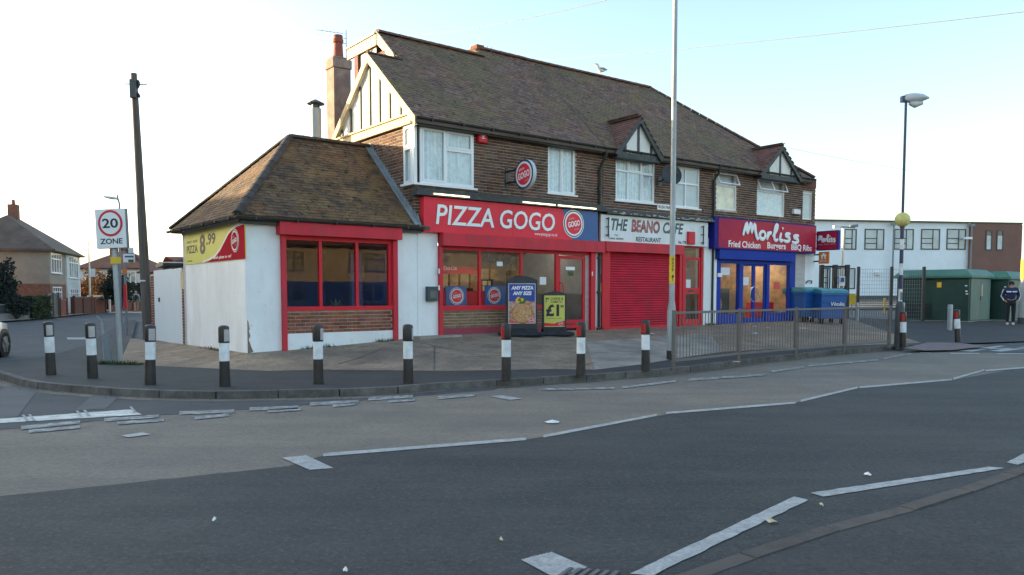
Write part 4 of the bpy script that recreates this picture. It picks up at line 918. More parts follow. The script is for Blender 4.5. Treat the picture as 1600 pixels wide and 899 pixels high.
# stepped lead flashing
mb = MB(); n_ = 17
for k in range(n_):
    s = -.25+2.5*k/n_; z = 3.2+(s+OV)*tan(AS); s2 = s+2.5/n_; z2 = 3.2+(s2+OV)*tan(AS)
    mb.prism([FS.p(-s, 0, z+.0), FS.p(-s2, 0, z2+.0), FS.p(-s2, 0, z2+.06), FS.p(-s2+.01, 0, z2+.2), FS.p(-s, 0, z+.09)], -F1.d*(.02+.002*(k % 2)))
mb.prism([c_(X1-.14, -.24, 3.235), c_(X1-.0, -.24, 3.235), c_(X1-.0, 2.25, 3.235+2.49*tan(AS)), c_(X1-.14, 2.25, 3.235+2.49*tan(AS))], V((0, 0, .02)))
mb.build('lead_flashing', MT['lead'], B_)
# poster on the side wall
pt0, pzt = FA.hit(289, 362, 0); pt1 = FA.hit(384, 370, 0)[0]; pzb = FA.hit(289, 415, 0)[1]; pzt = (pzt+FA.hit(384, 347, 0)[1])/2; pzb = (pzb+FA.hit(384, 404, 0)[1])/2
pzt = min(pzt, 3.06); po = MB().box(FA, pt0, pt1, -.015, .002, pzb, pzt).build('wall_poster', MT['yellow'], None, 'yellow and red pizza price poster ANY SIZE PIZZA 8.99 on white side wall', 'poster')
W_, H_ = pt1-pt0, pzt-pzb; mb = MB()
cur = [(pt0+W_*(.35+.65*u), pzb+H_*(.0+.98*(max(0, u)**1.7))) for u in [i/14 for i in range(10)]]
cur = [(pt0+W_*x, pzb+H_*y) for x, y in ((.34, .01), (.45, .06), (.55, .16), (.63, .33), (.70, .56), (.76, .76), (.82, .88), (.9, .95), (.995, .98))]
mb.prism([FA.p(a, -.015, b) for a, b in cur]+[FA.p(pt1-.003, -.015, pzb+.005)], -FA.n*.003); mb.build('red_area', MT['poster_print_red'], po)
mb = MB()
for (a, b), (c, d) in zip(cur, cur[1:]): mb.bar(FA.p(a, -.017, b+.02), FA.p(c, -.017, d+.02), .008, .05, V((0, 0, 1)))
mb.build('white_curve', MT['sign_white'], po)
pr_ = lambda x0, x1, y0, y1: (pt0+W_*x0, pt0+W_*x1, pzb+H_*y0, pzb+H_*y1)
letters(FA, pr_(.04, .25, .7, .78), -.016, 'ANY SIZE', MT['letter_black'], po, depth=.003)
letters(FA, pr_(.04, .25, .36, .62), -.016, 'PIZZA', MT['letter_black'], po, bold=.02, depth=.003)
letters(FA, pr_(.29, .385, .28, .92), -.016, '8', MT['letter_black'], po, bold=.03, depth=.003)
letters(FA, pr_(.405, .56, .55, .9), -.016, '.99', MT['letter_black'], po, bold=.03, depth=.003)
letters(FA, pr_(.5, .8, .06, .18), -.018, "Here's pizza to go!", MT['sign_white'], po, shear=.2, bold=.02, depth=.003)
letters(FA, pr_(.05, .14, .08, .14), -.016, 'terms apply', MT['letter_black'], po, depth=.002)
logo(FA, pt0+W_*.86, -.018, pzb+H_*.55, H_*.33, po, ax=1., m='poster_print_red')
# side gate and brick piers beyond the annex
zt_g = lambda: 0
sg0, _ = F1.hitT(283, 470, X0); sg1, _ = F1.hitT(240, 470, X0)
GF = side(F1, X0+.02)
gt = thing('side_gate', 'tall pale blue white boarded gate between brick piers beside the annex', 'gate', F1.p(X0, (sg0+sg1)/2, .2))
zg = GF.hit(262, 421, 0)[1]; n_ = 9
for k in range(n_):
    a = -sg1+(sg1-sg0)*k/n_; MB().box(GF, a+.004, a+(sg1-sg0)/n_-.004, 0, .03, .24, zg+.02*((k % 3)-1)*.3).build('board', MT['gate'], gt)
MB().box(GF, -sg1, -sg0, .03, .08, zg-.35, zg-.22).box(GF, -sg1, -sg0, .03, .08, .5, .62).build('rail', MT['gate'], gt)
MB().box(GF, -sg1+.55, -sg1+.63, -.03, .0, 1.35, 1.47).build('latch', MT['dark_grey'], gt)
for (a, b, zt2) in ((-sg0, -SD_-.0, zg-.05), (-sg1-.42, -sg1-.02, zg-.1)):
    br = MB().box(GF, a+.01, b-.01, .01, .3, .1, zt2).build('brick_pier', MT['mortar'], None, 'narrow brick pier between the white gate and the annex wall' if a > -sg1 else 'brick pier between the telegraph pole and the white gate', 'pier')
    pieces('brick', MT['brick_red'], br, bricks(GF, a+.01, b-.01, .15, zt2, .01))
MB().box(GF, -sg0, -SD_-.02, -.02, .02, zg-.55, zg-.1).build('cream_board', MT['cream'], None, 'small cream board on top of the brick pier next to the gate', 'board')  # plain cream-coloured board on the pier
# ================================================================== cafe building (B) and chicken shop building (M): one roof, two shops
VE = F2.hit(1273, 350, 0)[0]; VM = F2.hit(1113, 430, 0)[0]
BB = thing('cafe_building', 'brick building with white THE BEANO CAFE fascia and red roller shutter', 'building', F2.p(2.5, 3, .5))
MM = thing('chicken_shop_building', 'end of terrace brick building with blue Morliss takeaway front', 'building', F2.p(8, 3, .5))
b1 = F2.R(962, 241, 1023, 312.5, 0); b2t = F2.R(1052, 259, 1093, 323, 0)
c1w = F2.R(1119.5, 268, 1151, 327, 0); c2w = F2.R(1183, 278, 1226, 335.5, 0); c3w = F2.R(1254.5, 300, 1269, 343, 0)
wB = slab(F2, 0, VM, 3.15, 5.72, 0, .25, [b1, b2t]).build('wall', MT['mortar'], BB); wM = slab(F2, VM+.001, VE, 3.15, 5.72, 0, .25, [c1w, c2w, c3w]).build('wall', MT['mortar'], MM)
pieces('brick', MT['brick'], wB, bricks(F2, 0, VM, 3.2, 5.72, 0, [b1, b2t])); pieces('brick', MT['brick'], wM, bricks(F2, VM, VE, 3.2, 5.78, 0, [c1w, c2w, c3w]))
FE = side(F2, VE)
MB().box(F2, VE-.2, VE, .001, 7.4, .2, 5.76).box(F2, VM, VE, 7.2, 7.4, .2, 5.7).build('side_wall', MT['brick_red'], MM); MB().box(F2, 0, VM, 7.2, 7.4, .2, 5.7).build('rear_wall', MT['brick_red'], BB)
win(BB, F2, *b1, .02, [(0, .32, 0, .66), (0, .32, .66, 1), (.32, .66, 0, .66), (.32, .66, .66, 1, .035), (.66, 1, 0, .66, .035), (.66, 1, .66, 1)], .05, folds=1, label='six pane white window below the half timbered gable')
win(BB, F2, *b2t, .02, [(0, .48, 0, .6), (0, .48, .6, 1), (.48, 1, 0, .6), (.48, 1, .6, 1)], .05, back='blind')
def topopen(par, r, two, back):
    t0, t1, z0, z1 = r; zm = z0+(z1-z0)*.68
    o = win(par, F2, t0, t1, z0, zm, .02, [(0, 1, 0, 1)], .05, back=back, sill=False, fm='white_paint')
    MB().box(F2, t0, t1, .02, .09, z1-.03, z1).box(F2, t0, t0+.03, .02, .09, zm, z1-.03).box(F2, t1-.03, t1, .02, .09, zm, z1-.03).build('frame', MT['white_paint'], o)
    MB().box(F2, t0+.02, t1-.02, .2, .21, z0, z1-.02).build('blind', MT['blind'], o)
    cells = [(t0, (t0+t1)/2), ((t0+t1)/2, t1)] if two else [(t0, t1)]
    for a, b in cells:                                 # top hung sash tilted open
        P0, P1 = F2.p(a, -.01, z1-.03), F2.p(b, -.01, z1-.03); dn = (V((0, 0, -1))*cos(.4)-F2.n*sin(.4)); H_ = (z1-zm)*.98; nn = (P1-P0).normalized().cross(dn); m = MB(); e = .035
        for (u0, u1, v0, v1) in ((0, 1, 0, e/H_), (0, 1, 1-e/H_, 1), (0, e/(b-a), e/H_, 1-e/H_), (1-e/(b-a), 1, e/H_, 1-e/H_)):
            q = [P0+(P1-P0)*u+dn*(H_*v) for u, v in ((u0, v0), (u1, v0), (u1, v1), (u0, v1))]; m.prism(q, nn*.03)
        sh = m.build('top_sash', MT['white_paint'], o); q = [P0+(P1-P0)*u+dn*(H_*v)+nn*.012 for u, v in ((.03, .03), (.97, .03), (.97, .97), (.03, .97))]; MB().prism(q, nn*.006).build('pane', MT['glass'], o)
topopen(MM, c1w, 0, 'curtain_cream'); topopen(MM, c2w, 1, 'curtain'); win(MM, F2, *c3w, .02, [(0, 1, 0, 1)], .05, back='blind', sill=False, fm='white_paint')
# roof over both
VR = 5.8; zrB = 9.17; VH = 10.3; sB = (zrB-EZ)/.86+ES
for (par, a, b) in ((BB, -.04, VM), (MM, VM+.001, VH)):
    m = MB()
    if par is BB: rplate(m, F2, a, b, ES, sB); bplate(m, F2, a, b, sB, zrB-.02, 7.7)
    else:
        P = [F2.p(a, ES, EZ-.02), F2.p(b, ES, EZ-.02), F2.p(VR+.02, sB, zrB-.02), F2.p(a, sB, zrB-.02)]; Q = [F2.p(b, 7.7, EZ-.02), F2.p(a, 7.7, EZ-.02)]
        D2 = V((0, 0, -.1)); m.add(P+Q+[p+D2 for p in P+Q], [(0, 1, 2, 3), (3, 2, 4, 5), (1, 4, 2), (9, 8, 7, 6), (11, 10, 8, 9), (7, 8, 10), (0, 6, 7, 1), (1, 7, 10, 4), (4, 10, 11, 5), (0, 3, 9, 6), (3, 5, 11, 9)])
    rf = m.build('roof', MT['roof_far'], par)
    def inB(t, q, a=a, b=b, par=par):
        s = ES+q*cos(SL)
        if s > sB-.04 or t < a-.0: return False
        if par is BB: return t < b+.02
        k = (s-ES)/(sB-ES); return t < VH+(VR-VH)*k-.02
    pieces('tile', MT['tile'], rf, tiles(F2, a, b, ES, EZ, SL, 5.8, inB))
    if par is BB: ridge_run(F2, rf, -.1, sB, zrB+.02, VM, sB, zrB+.02)
    else: ridge_run(F2, rf, VM, sB, zrB+.02, VR, sB, zrB+.02); ridge_run(F2, rf, VR, sB, zrB+.0, VH, ES, EZ+.05)
    MB().box(F2, a, b, ES+.06, ES+.09, 5.60, 5.79).box(F2, a, b, ES+.09, -.001, 5.60, 5.62).build('eaves_board', MT['gutter'], par)
    gutterbar(F2, a, b+.05, ES, 5.77, .055).build('gutter', MT['gutter'], par)
# dormer gables with half timbering
def dormer(par, xa, ya, xl, xr, yb, ntim):
    sf = -.36; ta, zap = F2.hit(xa, ya, sf); tl = F2.hit(xl, yb, sf)[0]; tr_ = F2.hit(xr, yb, sf)[0]; zb = F2.hit(xl, yb, sf)[1]; tm = (tl+tr_)/2; hw = (tr_-tl)/2; zap = zb+(zap-zb)
    k = (zap-zb)/hw; s_hit = ES+(zap-EZ)/.86; m = MB()
    for sgn in (-1, 1):                                  # side slopes die into the main slope
        e = V((0, 0, -.07)); a = F2.p(tm, sf, zap); b = F2.p(tm+sgn*hw, sf, zb); c = F2.p(tm+sgn*hw, ES+max(0, (zb-EZ)/.86)+.05, zb); d = F2.p(tm, s_hit+.05, zap)
        m.prism([a, b, c, d], e)
    gr = m.build('gable_roof', MT['roof_far'], par)
    ent = []
    for sgn in (-1, 1):                                  # tiles laid in courses parallel to the ridge
        Fd = Fr((0, 0), 0); U = (F2.d*(-sgn)*hw+V((0, 0, zap-zb))).normalized(); NN = (F2.d*sgn*(zap-zb)+V((0, 0, hw))).normalized(); Lq = math.hypot(hw, zap-zb); q = 0; j = 0
        while q < Lq:
            zz = zb+(zap-zb)*q/Lq; smax = ES+(zz-EZ)/.86; s = sf-(j % 2)*.08
            while s < smax-.02:
                a = rad(5); X = -F2.n*sgn; Y = U*cos(a)-NN*sin(a); Z = NN*cos(a)+U*sin(a); X = Y.cross(Z)
                ent.append((F2.p(tm+sgn*hw, 0, zb)+U*(q+.07)+NN*.016+F2.n*(s+.0825), X, Y, Z, (.158, .15, .012))); s += .165
            q += .105; j += 1
    pieces('gable_tile', MT['tile_red'], gr, ent)
    ridge_run(F2, gr, tm, sf-.02, zap+.03, tm, s_hit, zap+.03, .08, 'ridge_dark')
    m = MB()
    for sgn in (-1, 1): m.prism([F2.p(tm+sgn*(hw+.06), sf-.05, zb-.06), F2.p(tm, sf-.05, zap+.02), F2.p(tm, sf-.05, zap-.17), F2.p(tm+sgn*(hw-.1), sf-.05, zb-.1)], F2.n*.045)
    m.build('barge_board', MT['dark_timber'], par)
    m = MB().box(F2, tm-hw*.92, tm+hw*.92, -.34, .0, zb-.14, zb+.02); m.build('gable_beam', MT['dark_timber'], par)
    MB().prism([F2.p(tm-hw*.9, -.3, zb), F2.p(tm+hw*.9, -.3, zb), F2.p(tm, -.3, zap-.1)], F2.n*.28).build('gable_panel', MT['board_white'], par)
    for i in range(ntim):
        x = tm-hw*.55+hw*1.1*i/(ntim-1); h = zap-.16-k*abs(x-tm)
        if h > zb+.08: MB().box(F2, x-.04, x+.04, -.325, -.3, zb+.02, h).build('gable_timber', MT['dark_timber'], par)
dormer(BB, 1002, 184, 962, 1035, 237, 3); dormer(MM, 1217, 227, 1188, 1252, 271, 3)
for (par, px) in ((BB, 1114),):
    tp = F2.hit(px, 380, -.06)[0]; m = MB(); m.path([F2.p(tp, ES, 5.7), F2.p(tp, ES+.05, 5.5), F2.p(tp, -.07, 5.3), F2.p(tp, -.07, .6)], .038, 8)
    m.build('drainpipe', MT['gutter'], par, smooth=True)
MB().box(F2, VH+.02, VE+.02, -.02, .3, 5.5, 5.86).build('parapet', MT['brick_red'], MM)
# cafe front
zt = F2.hit(960, 336.5, -.15)[1]; zb = F2.hit(960, 378, -.15)[1]; fl = F2.hit(939, 350, -.15)[0]; fr2 = F2.hit(1106, 370, -.15)[0]
MB().box(F2, -.05, VM-.1, -.28, .0, zt+.02, zt+.1).box(F2, -.02, VM-.12, -.22, 0, zt+.1, zt+.17).build('cornice', MT['dark_timber'], BB)
m = MB()
for k in range(46):
    a = random.uniform(0, VM-.4); z = zt+random.uniform(.03, .095); m.box(F2, a, a+random.uniform(.03, .16), -.283, -.279, z-.008, z+.012)
m.build('flaking_paint', MT['reflector'], BB, kind='stuff')
cf = MB().box(F2, fl, fr2, -.15, -.0, zb, zt).build('fascia_board', MT['cafe_white'], BB, label='white THE BEANO CAFE RESTAURANT fascia board')
def tr2(x0, y0, x1, y1, s): return tr(x0, y0, x1, y1, s, F2)
def word(x0, x1, ya, yb, wd, m, par, sh=.25, bold=.03, dz=0, s=-.15):
    yl = ya; r_ = tr2(x0, ya, x1, yb, s); letters(F2, r_, s, wd, MT[m], par, shear=sh, bold=bold, depth=.004)
word(955, 981, 341, 360, 'THE', 'letter_green', cf); word(986.5, 1031, 342.5, 363, 'BEANO', 'letter_red', cf, .1, .05); word(1036, 1068, 347, 365, 'CAFE', 'letter_green', cf)
word(993.5, 1033, 370, 377.5, 'RESTAURANT', 'letter_black', cf, .1, .02); word(951, 974, 371, 374, '01843 292995', 'letter_black', cf, .1, .02); word(960, 965, 366, 369, 'Tel', 'letter_black', cf, .1, .01); word(1060, 1072, 376.5, 381, 'No 77B', 'letter_black', cf, .1, .02)
for (x, ya, yb) in ((948.5, 340, 371), (1097, 353, 383)):
    r_ = tr2(x, ya, x+2, yb, -.16); m = MB().tube(F2.p(r_[0], -.22, r_[2]), F2.p(r_[0], -.22, r_[3]), .022, n=8)
    for z in (r_[2]+.05, (r_[2]+r_[3])/2, r_[3]-.05): m.box(F2, r_[0]-.03, r_[0]+.03, -.24, -.15, z, z+.03)
    m.build('awning_bracket', MT['black_metal'], BB)
a = tr2(1073, 362, 1083.5, 382, -.15); al = MB().box(F2, a[0], a[1], -.23, -.15, a[2], a[3]).build('alarm_box', MT['red_frame'], BB, bevel=.02, label='red alarm box on the cafe fascia')
zb2 = zb; sx0, sx1 = F2.hit(945, 440, -.2)[0], F2.hit(1066.5, 440, -.2)[0]; zs_ = F2.hit(950, 393, -.2)[1]
MB().box(F2, sx0, sx1, -.26, .0, zs_, zb-.003).build('shutter_box', MT['red_paint'], BB)
sl0, sl1 = F2.hit(949.5, 450, 0)[0], F2.hit(1062, 450, 0)[0]
for a, b in ((sx0, sl0), (sl1, sx1-.02)): MB().box(F2, a, b, -.1, .0, .45, zs_).build('shutter_guide', MT['red_frame'], BB)
shz = .62; n_ = 30; hh_ = (zs_-shz)/n_
sh = MB().box(F2, sl0, sl1, .0, .04, .4, zs_).build('roller_shutter', MT['shutter_red'], BB)
me0 = None
for k in range(n_):
    z = shz+k*hh_; pts = [(0, 0), (-.018, .15), (-.026, .5), (-.018, .85), (0, 1)]
    m = MB().prism([F2.p(sl0, -.002+s_, z+hh_*v*.94+.002) for s_, v in pts], F2.d*(sl1-sl0)); m.build('shutter_slat', MT['shutter_red'], sh)
MB().box(F2, sl0, sl1, -.04, 0, .4, shz-.004).build('bottom_bar', MT['red_frame'], sh)
# cafe door
d0, d1 = F2.hit(1066, 450, .02)[0], F2.hit(1097, 450, .02)[0]; zd1 = zb-.02
zt0, zt1 = F2.hit(1080, 402.5, .02)[1], F2.hit(1080, 388, .02)[1]
zg0, zg1 = F2.hit(1080, 450, .02)[1], F2.hit(1080, 407, .02)[1]; zh0, zh1 = F2.hit(1080, 499, .02)[1], F2.hit(1080, 459, .02)[1]
m = MB(); m.box(F2, d0, d0+.08, 0, .1, .5, zd1).box(F2, d1-.1, d1, -.02, .1, .5, zd1).box(F2, d0+.08, d1-.1, 0, .1, zt0-.05, zt0).box(F2, d0+.08, d1-.1, 0, .1, zt1, zd1); df = m.build('door_frame', MT['red_frame'], BB)
m = MB(); a_, b_ = d0+.085, d1-.105; m.box(F2, a_, a_+.08, .01, .06, .55, zt0-.055).box(F2, b_-.08, b_, .01, .06, .55, zt0-.055).box(F2, a_+.08, b_-.08, .01, .06, zg1, zt0-.055).box(F2, a_+.08, b_-.08, .01, .06, zh1, zg0).box(F2, a_+.08, b_-.08, .01, .06, .55, zh0)
cdr = m.build('door', MT['red_frame'], BB)
for (c, d) in ((zg0, zg1), (zh0, zh1)): MB().box(F2, a_+.075, b_-.075, .03, .04, c-.005, d+.005).build('pane', MT['glass_shop'], cdr)
MB().box(F2, d0+.08, d1-.1, .03, .04, zt0, zt1).build('fanlight', MT['glass_shop'], df)
MB().box(F2, a_+.2, a_+.45, .0, .012, (zh1+zg0)/2-.03, (zh1+zg0)/2+.03).build('letter_box', MT['black_metal'], cdr)
a = tr2(1072, 437, 1079, 451, .02); MB().box(F2, a[0], a[1], .018, .024, a[2], a[3]).build('paper_notice', MT['notice'], cdr)
MB().box(F2, a_-.1, b_+.1, .5, .52, .6, 2.4).build('inner_blind', MT['room_grey'], BB)
MB().box(F2, d1, VM-.05, -.04, .3, .45, zb+.3).build('pilaster', MT['white_render'], BB); MB().box(F2, .02, sx0-.003, -.04, .3, .45, zb).build('pilaster', MT['white_render'], BB)
MB().box(F2, .02, VM, .0, .3, zb-.003, 3.2).build('lintel', MT['white_render'], BB)
a = tr2(936, 443, 943, 459, -.05); MB().box(F2, a[0], a[1], -.05, -.04, a[2], a[3]).build('flyer', MT['yellow'], BB); a = tr2(936, 428, 943, 442, -.05); MB().box(F2, a[0]+.02, a[1], -.05, -.04, a[2], a[3]).build('flyer', MT['print_grey'], BB)
a = tr2(1027, 318.5, 1056, 326.5, -.02); sn = MB().box(F2, a[0], a[1], -.03, -.006, a[2]-.02, a[3]).build('street_name_sign', MT['sign_white'], None, 'white BUSH PARADE street name plate on the brick above the cafe fascia', 'street sign')
letters(F2, (a[0]+.05, a[1]-.05, a[2]+.02, a[3]-.04), -.03, 'BUSH PARADE', MT['letter_black'], sn, bold=.02, depth=.003)
# satellite dish
ta, za = F2.hit(1048, 274, -.45); dc = F2.p(ta, -.45, za); ds = thing('satellite_dish', 'dark satellite dish on brick wall half hidden by the tall lamp column', 'dish', dc-V((0, 0, .35)))
fwd = (V((.25, -1, .25))).normalized(); MB().lathe(dc, [(.02, -.0), (.18, .02), (.33, .07), (.325, .08), (.18, .032), (.02, .015)], 24, Z=fwd).build('dish', MT['dish'], ds, smooth=True)
MB().tube(dc, F2.p(ta, 0, za-.15), .022, n=8).box(F2, ta-.08, ta+.08, -.02, 0, za-.3, za).build('bracket', MT['black_metal'], ds)
MB().tube(dc-V((0, 0, .3)), dc+fwd*.4-V((0, 0, .12)), .012, n=6).tube(dc+fwd*.38-V((0, 0, .12)), dc+fwd*.46-V((0, 0, .1)), .03, n=8).build('receiver_arm', MT['dark_grey'], ds)
mb = MB(); mb.box(F2, .18, .3, -.06, 0, 3.62, 3.74); mb.build('junction_box', MT['white_paint'], BB)
# chicken shop front
s0_ = -.28; t0_, zt_m = F2.hit(1117, 338.5, s0_); zb_m = F2.hit(1117, 388.5, s0_)[1]; te = F2.hit(1275, 375, s0_)[0]
ms = MB().box(F2, t0_, te, s0_, .0, zb_m, zt_m).build('fascia_box', MT['blue_trim'], MM, label='crimson Morliss fascia in a deep blue box')
tf = F2.hit(1122.5, 360, s0_)[0]; MB().box(F2, tf, te-.03, s0_-.01, s0_, zb_m+.04, zt_m-.04).build('sign_face', MT['morliss'], ms)
sf_ = s0_-.012
def mor(F, rect, s, par, wd, m='sign_white', mo='logo_navy'):
    S = {'M': [[(.0, .25), (.02, .55), (.055, .93), (.06, .5), (.075, .35)], [(.075, .4), (.12, .96), (.135, .6), (.14, .4)], [(.14, .45), (.185, .92), (.20, .5), (.23, .1), (.255, .12)]],
         'o': [[(.345, .52), (.30, .5), (.27, .3), (.30, .08), (.345, .12), (.365, .35), (.34, .53)]],
         'r': [[(.415, .5), (.40, .08)], [(.405, .2), (.43, .42), (.47, .5)]],
         'l': [[(.495, .3), (.555, .62), (.575, .93), (.55, .95), (.525, .6), (.52, .2), (.545, .04), (.585, .12)]],
         'i': [[(.64, .5), (.625, .2), (.64, .04), (.67, .1)], [(.665, .78), (.67, .82)]],
         's': [[(.80, .5), (.745, .5), (.725, .38), (.78, .28), (.785, .1), (.735, .02), (.69, .08)]],
         't': [[(.955, .42), (.90, .42), (.875, .32), (.935, .22), (.945, .06), (.895, -.04), (.845, .02)]]}
    L_ = [l for k in S.values() for l in k]
    strokes(F, rect, s, L_, wd, MT[mo], par, 'lettering_outline', .15, out=wd*.22);  # dark outline of the sign lettering, set behind the letters
    for k, ll in S.items(): strokes(F, rect, s-wd*.3, ll, wd, MT[m], par, 'letter', .3)
mor(F2, tr2(1161, 347, 1250.5, 374, sf_), sf_, ms, .062)
for (x0, x1, y0, y1, wd) in ((1138.5, 1188, 375.5, 386, 'Fried Chicken'), (1199, 1227.5, 378.5, 391.5, 'Burgers'), (1236.5, 1268, 381.5, 392.5, 'BBQ Ribs')):
    a = tr2(x0, y0, x1, y1, sf_); letters(F2, a, sf_, wd, MT['sign_white'], ms, bold=.018, depth=.004)
# projecting box sign, orange delivery sign
def projsign(px0, px1, py0, py1, t, name, label, mface, dep=.14, cat='sign'):
    g_ = side(F2, t); a, z1 = g_.hit(px0, py0, 0); b = g_.hit(px1, (py0+py1)/2, 0)[0]; z0 = g_.hit(px0, py1, 0)[1]
    th = thing(name, label, cat, g_.p((a+b)/2, .07, z0)); MB().box(g_, a, b, .0, dep, z0, z1).build('sign_box', MT['blue_trim'] if dep > .08 else MT[mface], th); MB().box(g_, a+.03, b-.03, -.008, .0, z0+.03, z1-.03).build('sign_face', MT[mface], th)
    MB().box(g_, min(a, b)-.35, min(a, b), .04, .08, z1-.12, z1-.07).box(g_, min(a, b)-.35, min(a, b), .04, .08, z0+.07, z0+.12).build('bracket', MT['black_metal'], th)
    return g_, th, (min(a, b), max(a, b), z0, z1)
g_, th, r_ = projsign(1276, 1309, 362, 392, VE-.1, 'projecting_sign', 'crimson Morliss box sign projecting past the end of the chicken shop', 'morliss', .16)
w_, h_ = r_[1]-r_[0], r_[3]-r_[2]; mor(g_, (r_[0]+w_*.1, r_[1]-w_*.08, r_[2]+h_*.42, r_[3]-h_*.22), -.01, th, .03)
for k, wd in enumerate(('Fried Chicken', 'Burgers', 'BBQ Ribs')): letters(g_, (r_[0]+w_*(.08+.3*k), r_[0]+w_*(.32+.3*k), r_[2]+h_*.27, r_[2]+h_*.35), -.01, wd, MT['reflector'], th, depth=.002)
g_, th, r_ = projsign(1279.5, 1295, 394, 412.5, VE-.1, 'delivery_sign', 'small square orange sign with white house symbol under the crimson projecting sign', 'orange', .05)
w_, h_ = r_[1]-r_[0], r_[3]-r_[2]; m = MB()
P = lambda u, v: g_.p(r_[0]+w_*u, -.01, r_[2]+h_*v)
m.prism([P(.5, .9), P(.8, .66), P(.72, .6), P(.72, .38), P(.6, .38), P(.58, .62), P(.42, .62), P(.4, .38), P(.28, .38), P(.28, .6), P(.2, .66)], -g_.n*.004); m.build('house_symbol', MT['sign_white'], th)
letters(g_, (r_[0]+w_*.15, r_[0]+w_*.85, r_[2]+h_*.14, r_[2]+h_*.27), -.008, 'JUST EAT', MT['sign_white'], th, depth=.002)
# shutter box, frames, glazing
x0, x1 = F2.hit(1123, 400, -.2)[0], F2.hit(1241.5, 405, -.2)[0]; zsb_ = F2.hit(1124, 404.5, -.2)[1]
MB().box(F2, x0, x1, -.24, .0, zsb_, zb_m-.003).build('shutter_box', MT['blue_paint'], MM)
pj = [F2.hit(x, 450, 0)[0] for x in (1117.5, 1124, 1153.5, 1159, 1196, 1200.5, 1232, 1240)]; zbz = .57; zlow = F2.hit(1130, 491, 0)[1]
m = MB()
for a, b in ((0, 1), (2, 3), (4, 5), (6, 7)): m.box(F2, pj[a], pj[b], -.05, .1, zbz-.1, zsb_-.13)
m.box(F2, pj[0], pj[7], -.055, .1, zsb_-.13, zsb_-.002); mw = m.build('window', MT['blue_paint'], MM, label='blue framed shop window of the chicken takeaway')
for a, b in ((1, 2), (5, 6)):
    MB().box(F2, pj[a], pj[b], -.03, .1, zbz-.1, zlow).build('lower_panel', MT['blue_paint'], mw); MB().box(F2, pj[a], pj[b], .03, .04, zlow, zsb_-.13).build('pane', MT['glass_shop'], mw)
xm = (pj[3]+pj[4])/2
for i, (a, b) in enumerate(((pj[3]+.005, xm-.004), (xm+.004, pj[4]-.005))):
    m = MB().box(F2, a, a+.07, .0, .06, zbz, zsb_-.135).box(F2, b-.07, b, .0, .06, zbz, zsb_-.135).box(F2, a+.07, b-.07, .0, .06, zbz, zbz+.16).box(F2, a+.07, b-.07, .0, .06, zsb_-.2, zsb_-.135)
    d_ = m.build('door', MT['blue_paint'], MM); MB().box(F2, a+.065, b-.065, .025, .035, zbz+.155, zsb_-.195).build('pane', MT['glass_shop'], d_)
    c = F2.p((b-.03 if i == 0 else a+.03), -.03, F2.hit(1180, 460, 0)[1]); sg_ = 1 if i else -1; P = [c+V((0, 0, .26*sin(-pi/2+pi*k/12)))+F2.d*sg_*(.2*cos(-pi/2+pi*k/12)) for k in range(13)]; MB().path(P, .02, 8).build('handle', MT['steel'], d_, smooth=True)
room(MM, F2, pj[0]+.02, pj[7]+.5, .3, 3.8, .6, 3.0, 'room_warm', 'room_grey', 'room_warm')
MB().box(F2, pj[1]+.1, pj[6], 2.2, 2.8, .6, 1.7).build('counter', MT['steel'], MM)
MB().box(F2, pj[1], pj[2]+.3, .6, .9, .6, 1.75).build('dark_poster', MT['board_black'], MM); disc(F2, (pj[1]+pj[2])/2+.1, .597, 1.2, .3, .006, MT['food'], MM, 'food_print')
MB().box(F2, pj[5]+.1, pj[6], .6, 1.0, .6, 1.25).build('red_seat', MT['sign_red'], MM)
for k in range(3): MB().box(F2, pj[1]+.3+k*1.6, pj[1]+1.3+k*1.6, 1.6, 1.72, 2.93, 2.99).build('ceiling_light', MT['shop_light'], MM)
for k in range(4): MB().box(F2, pj[1]+.2+k*1.1, pj[1]+1.1+k*1.1, 3.6, 3.7, 2.1, 2.7).build('menu_board', MT['menu_lit' if k % 2 == 0 else 'poster_red'], MM)
a = tr2(1125, 418, 1140, 430, .02); MB().box(F2, a[0], a[1], .015, .025, a[2], a[3]).build('white_poster', MT['notice'], mw)
a = tr2(1162, 433, 1170, 446, .0); MB().box(F2, a[0], a[1], .015, .022, a[2], a[3]).build('notice', MT['notice'], mw)
a = tr2(1210, 441, 1218.5, 452, .0); MB().box(F2, a[0], a[1], .015, .025, a[2], a[3]).build('red_notice', MT['poster_red'], mw)
a = tr2(1121, 427, 1127, 433, -.06); MB().box(F2, a[0], a[1], -.1, -.05, a[2], a[3]).build('key_switch', MT['white_paint'], MM)
MB().box(F2, pj[7], pj[7]+.6, -.06, .2, .4, zb_m-.002).build('tiled_pier', MT['stone_tile'], MM)
MB().box(F2, pj[7]+.6, VE, -.03, .2, .4, zb_m+.2).build('white_wall', MT['white_render'], MM)
MB().box(F2, VM, pj[0], -.05, .2, .4, zb_m).build('pilaster', MT['white_render'], MM)
MB().box(F2, pj[0], VE, .0, .3, zb_m-.003, 3.2).build('lintel', MT['mortar'], MM)
a = tr2(1240.5, 326.5, 1250.5, 334.5, -.1); MB().box(F2, a[0], a[1], -.12, -.006, a[2], a[3]).build('alarm_box', MT['white_paint'], MM, label='white alarm box beside narrow end window', bevel=.02)
MB().path([F2.p(pj[7]+.7, -.05, 1.95), F2.p(pj[7]+.75, -.1, 2.05), F2.p(pj[7]+1.0, -.1, 2.05), F2.p(pj[7]+1.05, -.05, 1.95)], .02).build('hose_bracket', MT['black_metal'], MM)
# gull on the ridge
gq = F2.hit(938, 112, sB); gb = F2.p(gq[0], sB, zrB+.16); gu = thing('gull', 'grey and white gull standing on the roof ridge', 'gull', gb)
